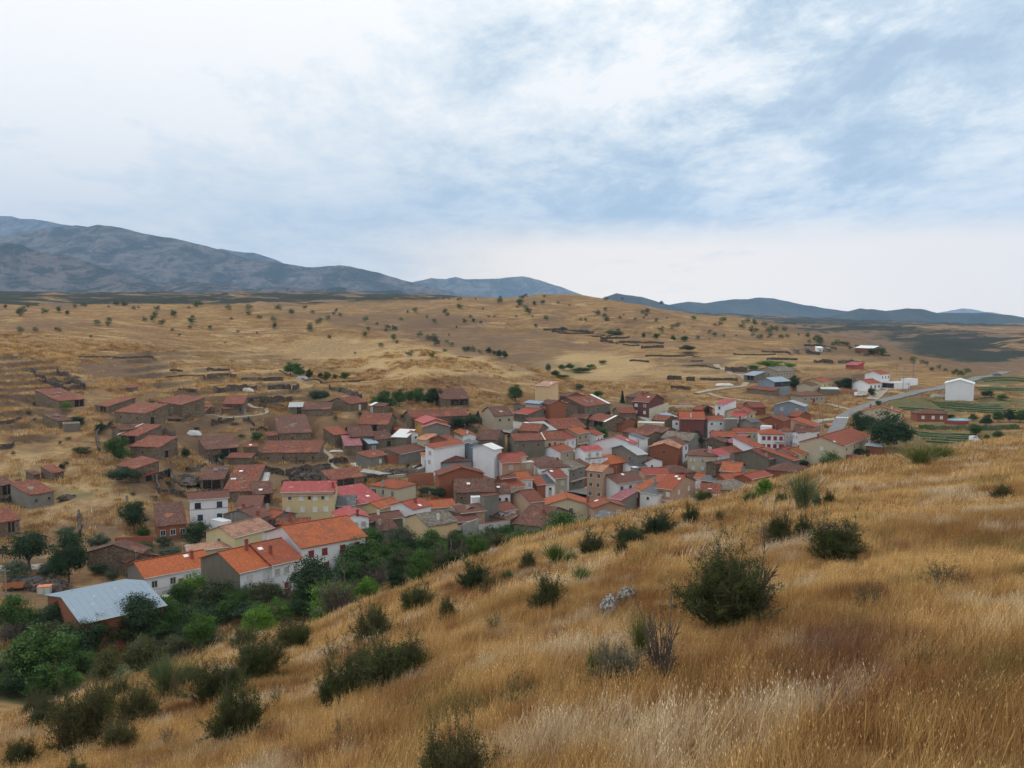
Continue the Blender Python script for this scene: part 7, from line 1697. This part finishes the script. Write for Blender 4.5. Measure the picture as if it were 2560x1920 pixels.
def grass(name, d0, d1, dens, protos, label, smin=.75, smax=1.25, extra=None):
    g = np.random.RandomState(int(d0)); um = .78; area = um * (d1 * d1 - d0 * d0); n_ = int(area * dens); y = np.sqrt(g.uniform(d0 * d0, d1 * d1, n_)); x = g.uniform(-um, um, n_) * y
    keep = (y < d_edge(x / y) + 14); x, y = x[keep], y[keep]
    # thinner where bushes grow, patchy elsewhere
    pa = fbm(x / 3, y / 3, 71, 3); k2 = g.rand(len(x)) < np.clip(.75 + pa * .9, .25, 1); x, y = x[k2], y[k2]
    z = H(x, y); me = bpy.data.meshes.new(name); me.vertices.add(len(x)); me.vertices.foreach_set('co', np.stack([x, y, z], -1).astype(np.float32).ravel())
    r_ = np.zeros((len(x), 3), dtype=np.float32); r_[:, 2] = g.uniform(-1.0, 1.0, len(x)); r_[:, 0] = g.normal(size=len(x)) * .1; r_[:, 1] = g.normal(size=len(x)) * .1 + .08
    tall = 1 + .5 * fbm(x / 6, y / 6, 91, 3); s_ = (g.uniform(smin, smax, len(x)) * tall).astype(np.float32)
    a = me.attributes.new('rot', 'FLOAT_VECTOR', 'POINT'); a.data.foreach_set('vector', r_.ravel()); a = me.attributes.new('scl', 'FLOAT', 'POINT'); a.data.foreach_set('value', s_)
    a = me.attributes.new('idx', 'INT', 'POINT'); a.data.foreach_set('value', g.randint(0, len(protos), len(x)).astype(np.int32))
    return grow(link(name, me), protos, label)
def grow(o, protos, label):
    name = o.name; tag(o, label, 'grass', kind='stuff'); cl = bpy.data.collections.new('tufts')
    for k, pm in enumerate(protos): cl.objects.link(bpy.data.objects.new('tuft%d' % k, pm))
    ng = bpy.data.node_groups.new(name, 'GeometryNodeTree'); ng.interface.new_socket('Geometry', in_out='INPUT', socket_type='NodeSocketGeometry'); ng.interface.new_socket('Geometry', in_out='OUTPUT', socket_type='NodeSocketGeometry')
    A = ng.nodes.new; i_ = A('NodeGroupInput'); o_ = A('NodeGroupOutput'); ip = A('GeometryNodeInstanceOnPoints'); ci = A('GeometryNodeCollectionInfo'); ci.inputs['Collection'].default_value = cl; ci.inputs['Separate Children'].default_value = True; ci.inputs['Reset Children'].default_value = True
    L = ng.links.new; L(i_.outputs[0], ip.inputs['Points']); L(ci.outputs[0], ip.inputs['Instance']); ip.inputs['Pick Instance'].default_value = True
    for nm, ty, sk in (('rot', 'FLOAT_VECTOR', 'Rotation'), ('scl', 'FLOAT', 'Scale'), ('idx', 'INT', 'Instance Index')):
        na_ = A('GeometryNodeInputNamedAttribute'); na_.data_type = ty; na_.inputs[0].default_value = nm; L(na_.outputs[0], ip.inputs[sk])
    L(ip.outputs[0], o_.inputs[0]); md = o.modifiers.new('grow', 'NODES'); md.node_group = ng
    return o
near_t = [tuft(100 + k, 120, .0085, .18, .55, .2, .22) for k in range(5)]
mid_t = [tuft(120 + k, 85, .020, .16, .52, .32, .3) for k in range(5)]
far_t = [tuft(140 + k, 70, .045, .16, .5, .55, .2) for k in range(5)]
grass('dry_grass', 6, 40, 9, near_t, 'tall dry golden grass covering the near part of the slope')
grass('dry_grass', 40, 78, 4.2, mid_t, 'dry golden grass on the middle of the foreground slope')
grass('dry_grass', 78, 175, 1.7, far_t, 'dry golden grass on the far edge of the foreground slope')

def far_grass():
    g = np.random.RandomState(9); pr = [tuft(160 + k, 46, .09, .25, .9, .75, 0) for k in range(5)]
    y = np.sqrt(g.uniform(125. ** 2, 430. ** 2, 52000)); x = g.uniform(-.72, .66, len(y)) * y; k = (far_h(x, y) > near_h(x, y) + 1) & (fbm(x / 16, y / 16, 15, 3) * 1.3 + fbm(x / 4, y / 4, 16, 2) * .5 > -.12); x, y = x[k], y[k]
    for cx, cy, ca, sa, hl, hw, lv in PADS:
        dx, dy = x - cx, y - cy; k = (np.abs(dx * ca + dy * sa) > hl + .8) | (np.abs(-dx * sa + dy * ca) > hw + .8); x, y = x[k], y[k]
    for q_, wd in ROADS:
        for p_ in q_[::1]:
            k = (x - p_[0]) ** 2 + (y - p_[1]) ** 2 > (wd * .5 + 1.2) ** 2; x, y = x[k], y[k]
    u = x / y; k = ~((u > -.05) & (u < .38) & (y > 195) & (y < 340) & (g.rand(len(x)) < .75)); x, y = x[k], y[k]
    k = ~((x / y > .40) & (y < 400) & (g.rand(len(x)) < .8)); x, y = x[k], y[k]
    k = (H(x, y + .8) - H(x, y - .8)) < .42; x, y = x[k], y[k]
    z = H(x, y); me = bpy.data.meshes.new('valley_grass'); me.vertices.add(len(x)); me.vertices.foreach_set('co', np.stack([x, y, z], -1).astype(np.float32).ravel())
    r_ = np.zeros((len(x), 3), dtype=np.float32); r_[:, 2] = g.uniform(-3, 3, len(x)); s_ = g.uniform(.6, 1.25, len(x)).astype(np.float32)
    a = me.attributes.new('rot', 'FLOAT_VECTOR', 'POINT'); a.data.foreach_set('vector', r_.ravel()); a = me.attributes.new('scl', 'FLOAT', 'POINT'); a.data.foreach_set('value', s_)
    a = me.attributes.new('idx', 'INT', 'POINT'); a.data.foreach_set('value', g.randint(0, 5, len(x)).astype(np.int32))
    grow(link('valley_grass', me), pr, 'tall pale straw grass between the hillside barns')
far_grass()
# ------------------------------------------------------------------ the air between here and the mountains
hz = MB().box(-17000, 17000, -300, 15500, -700, 1900)
hm = bpy.data.materials.new('haze'); hm.use_nodes = True; hm.node_tree.nodes.clear()
pv = hm.node_tree.nodes.new('ShaderNodeVolumePrincipled'); ho = hm.node_tree.nodes.new('ShaderNodeOutputMaterial'); hm.node_tree.links.new(pv.outputs[0], ho.inputs['Volume'])
pv.inputs['Color'].default_value = (.42, .66, 1.0, 1); pv.inputs['Density'].default_value = 6.5e-5; pv.inputs['Anisotropy'].default_value = 0
tag(hz.build('haze', hm), 'pale blue air that fades the distant mountains', kind='stuff')
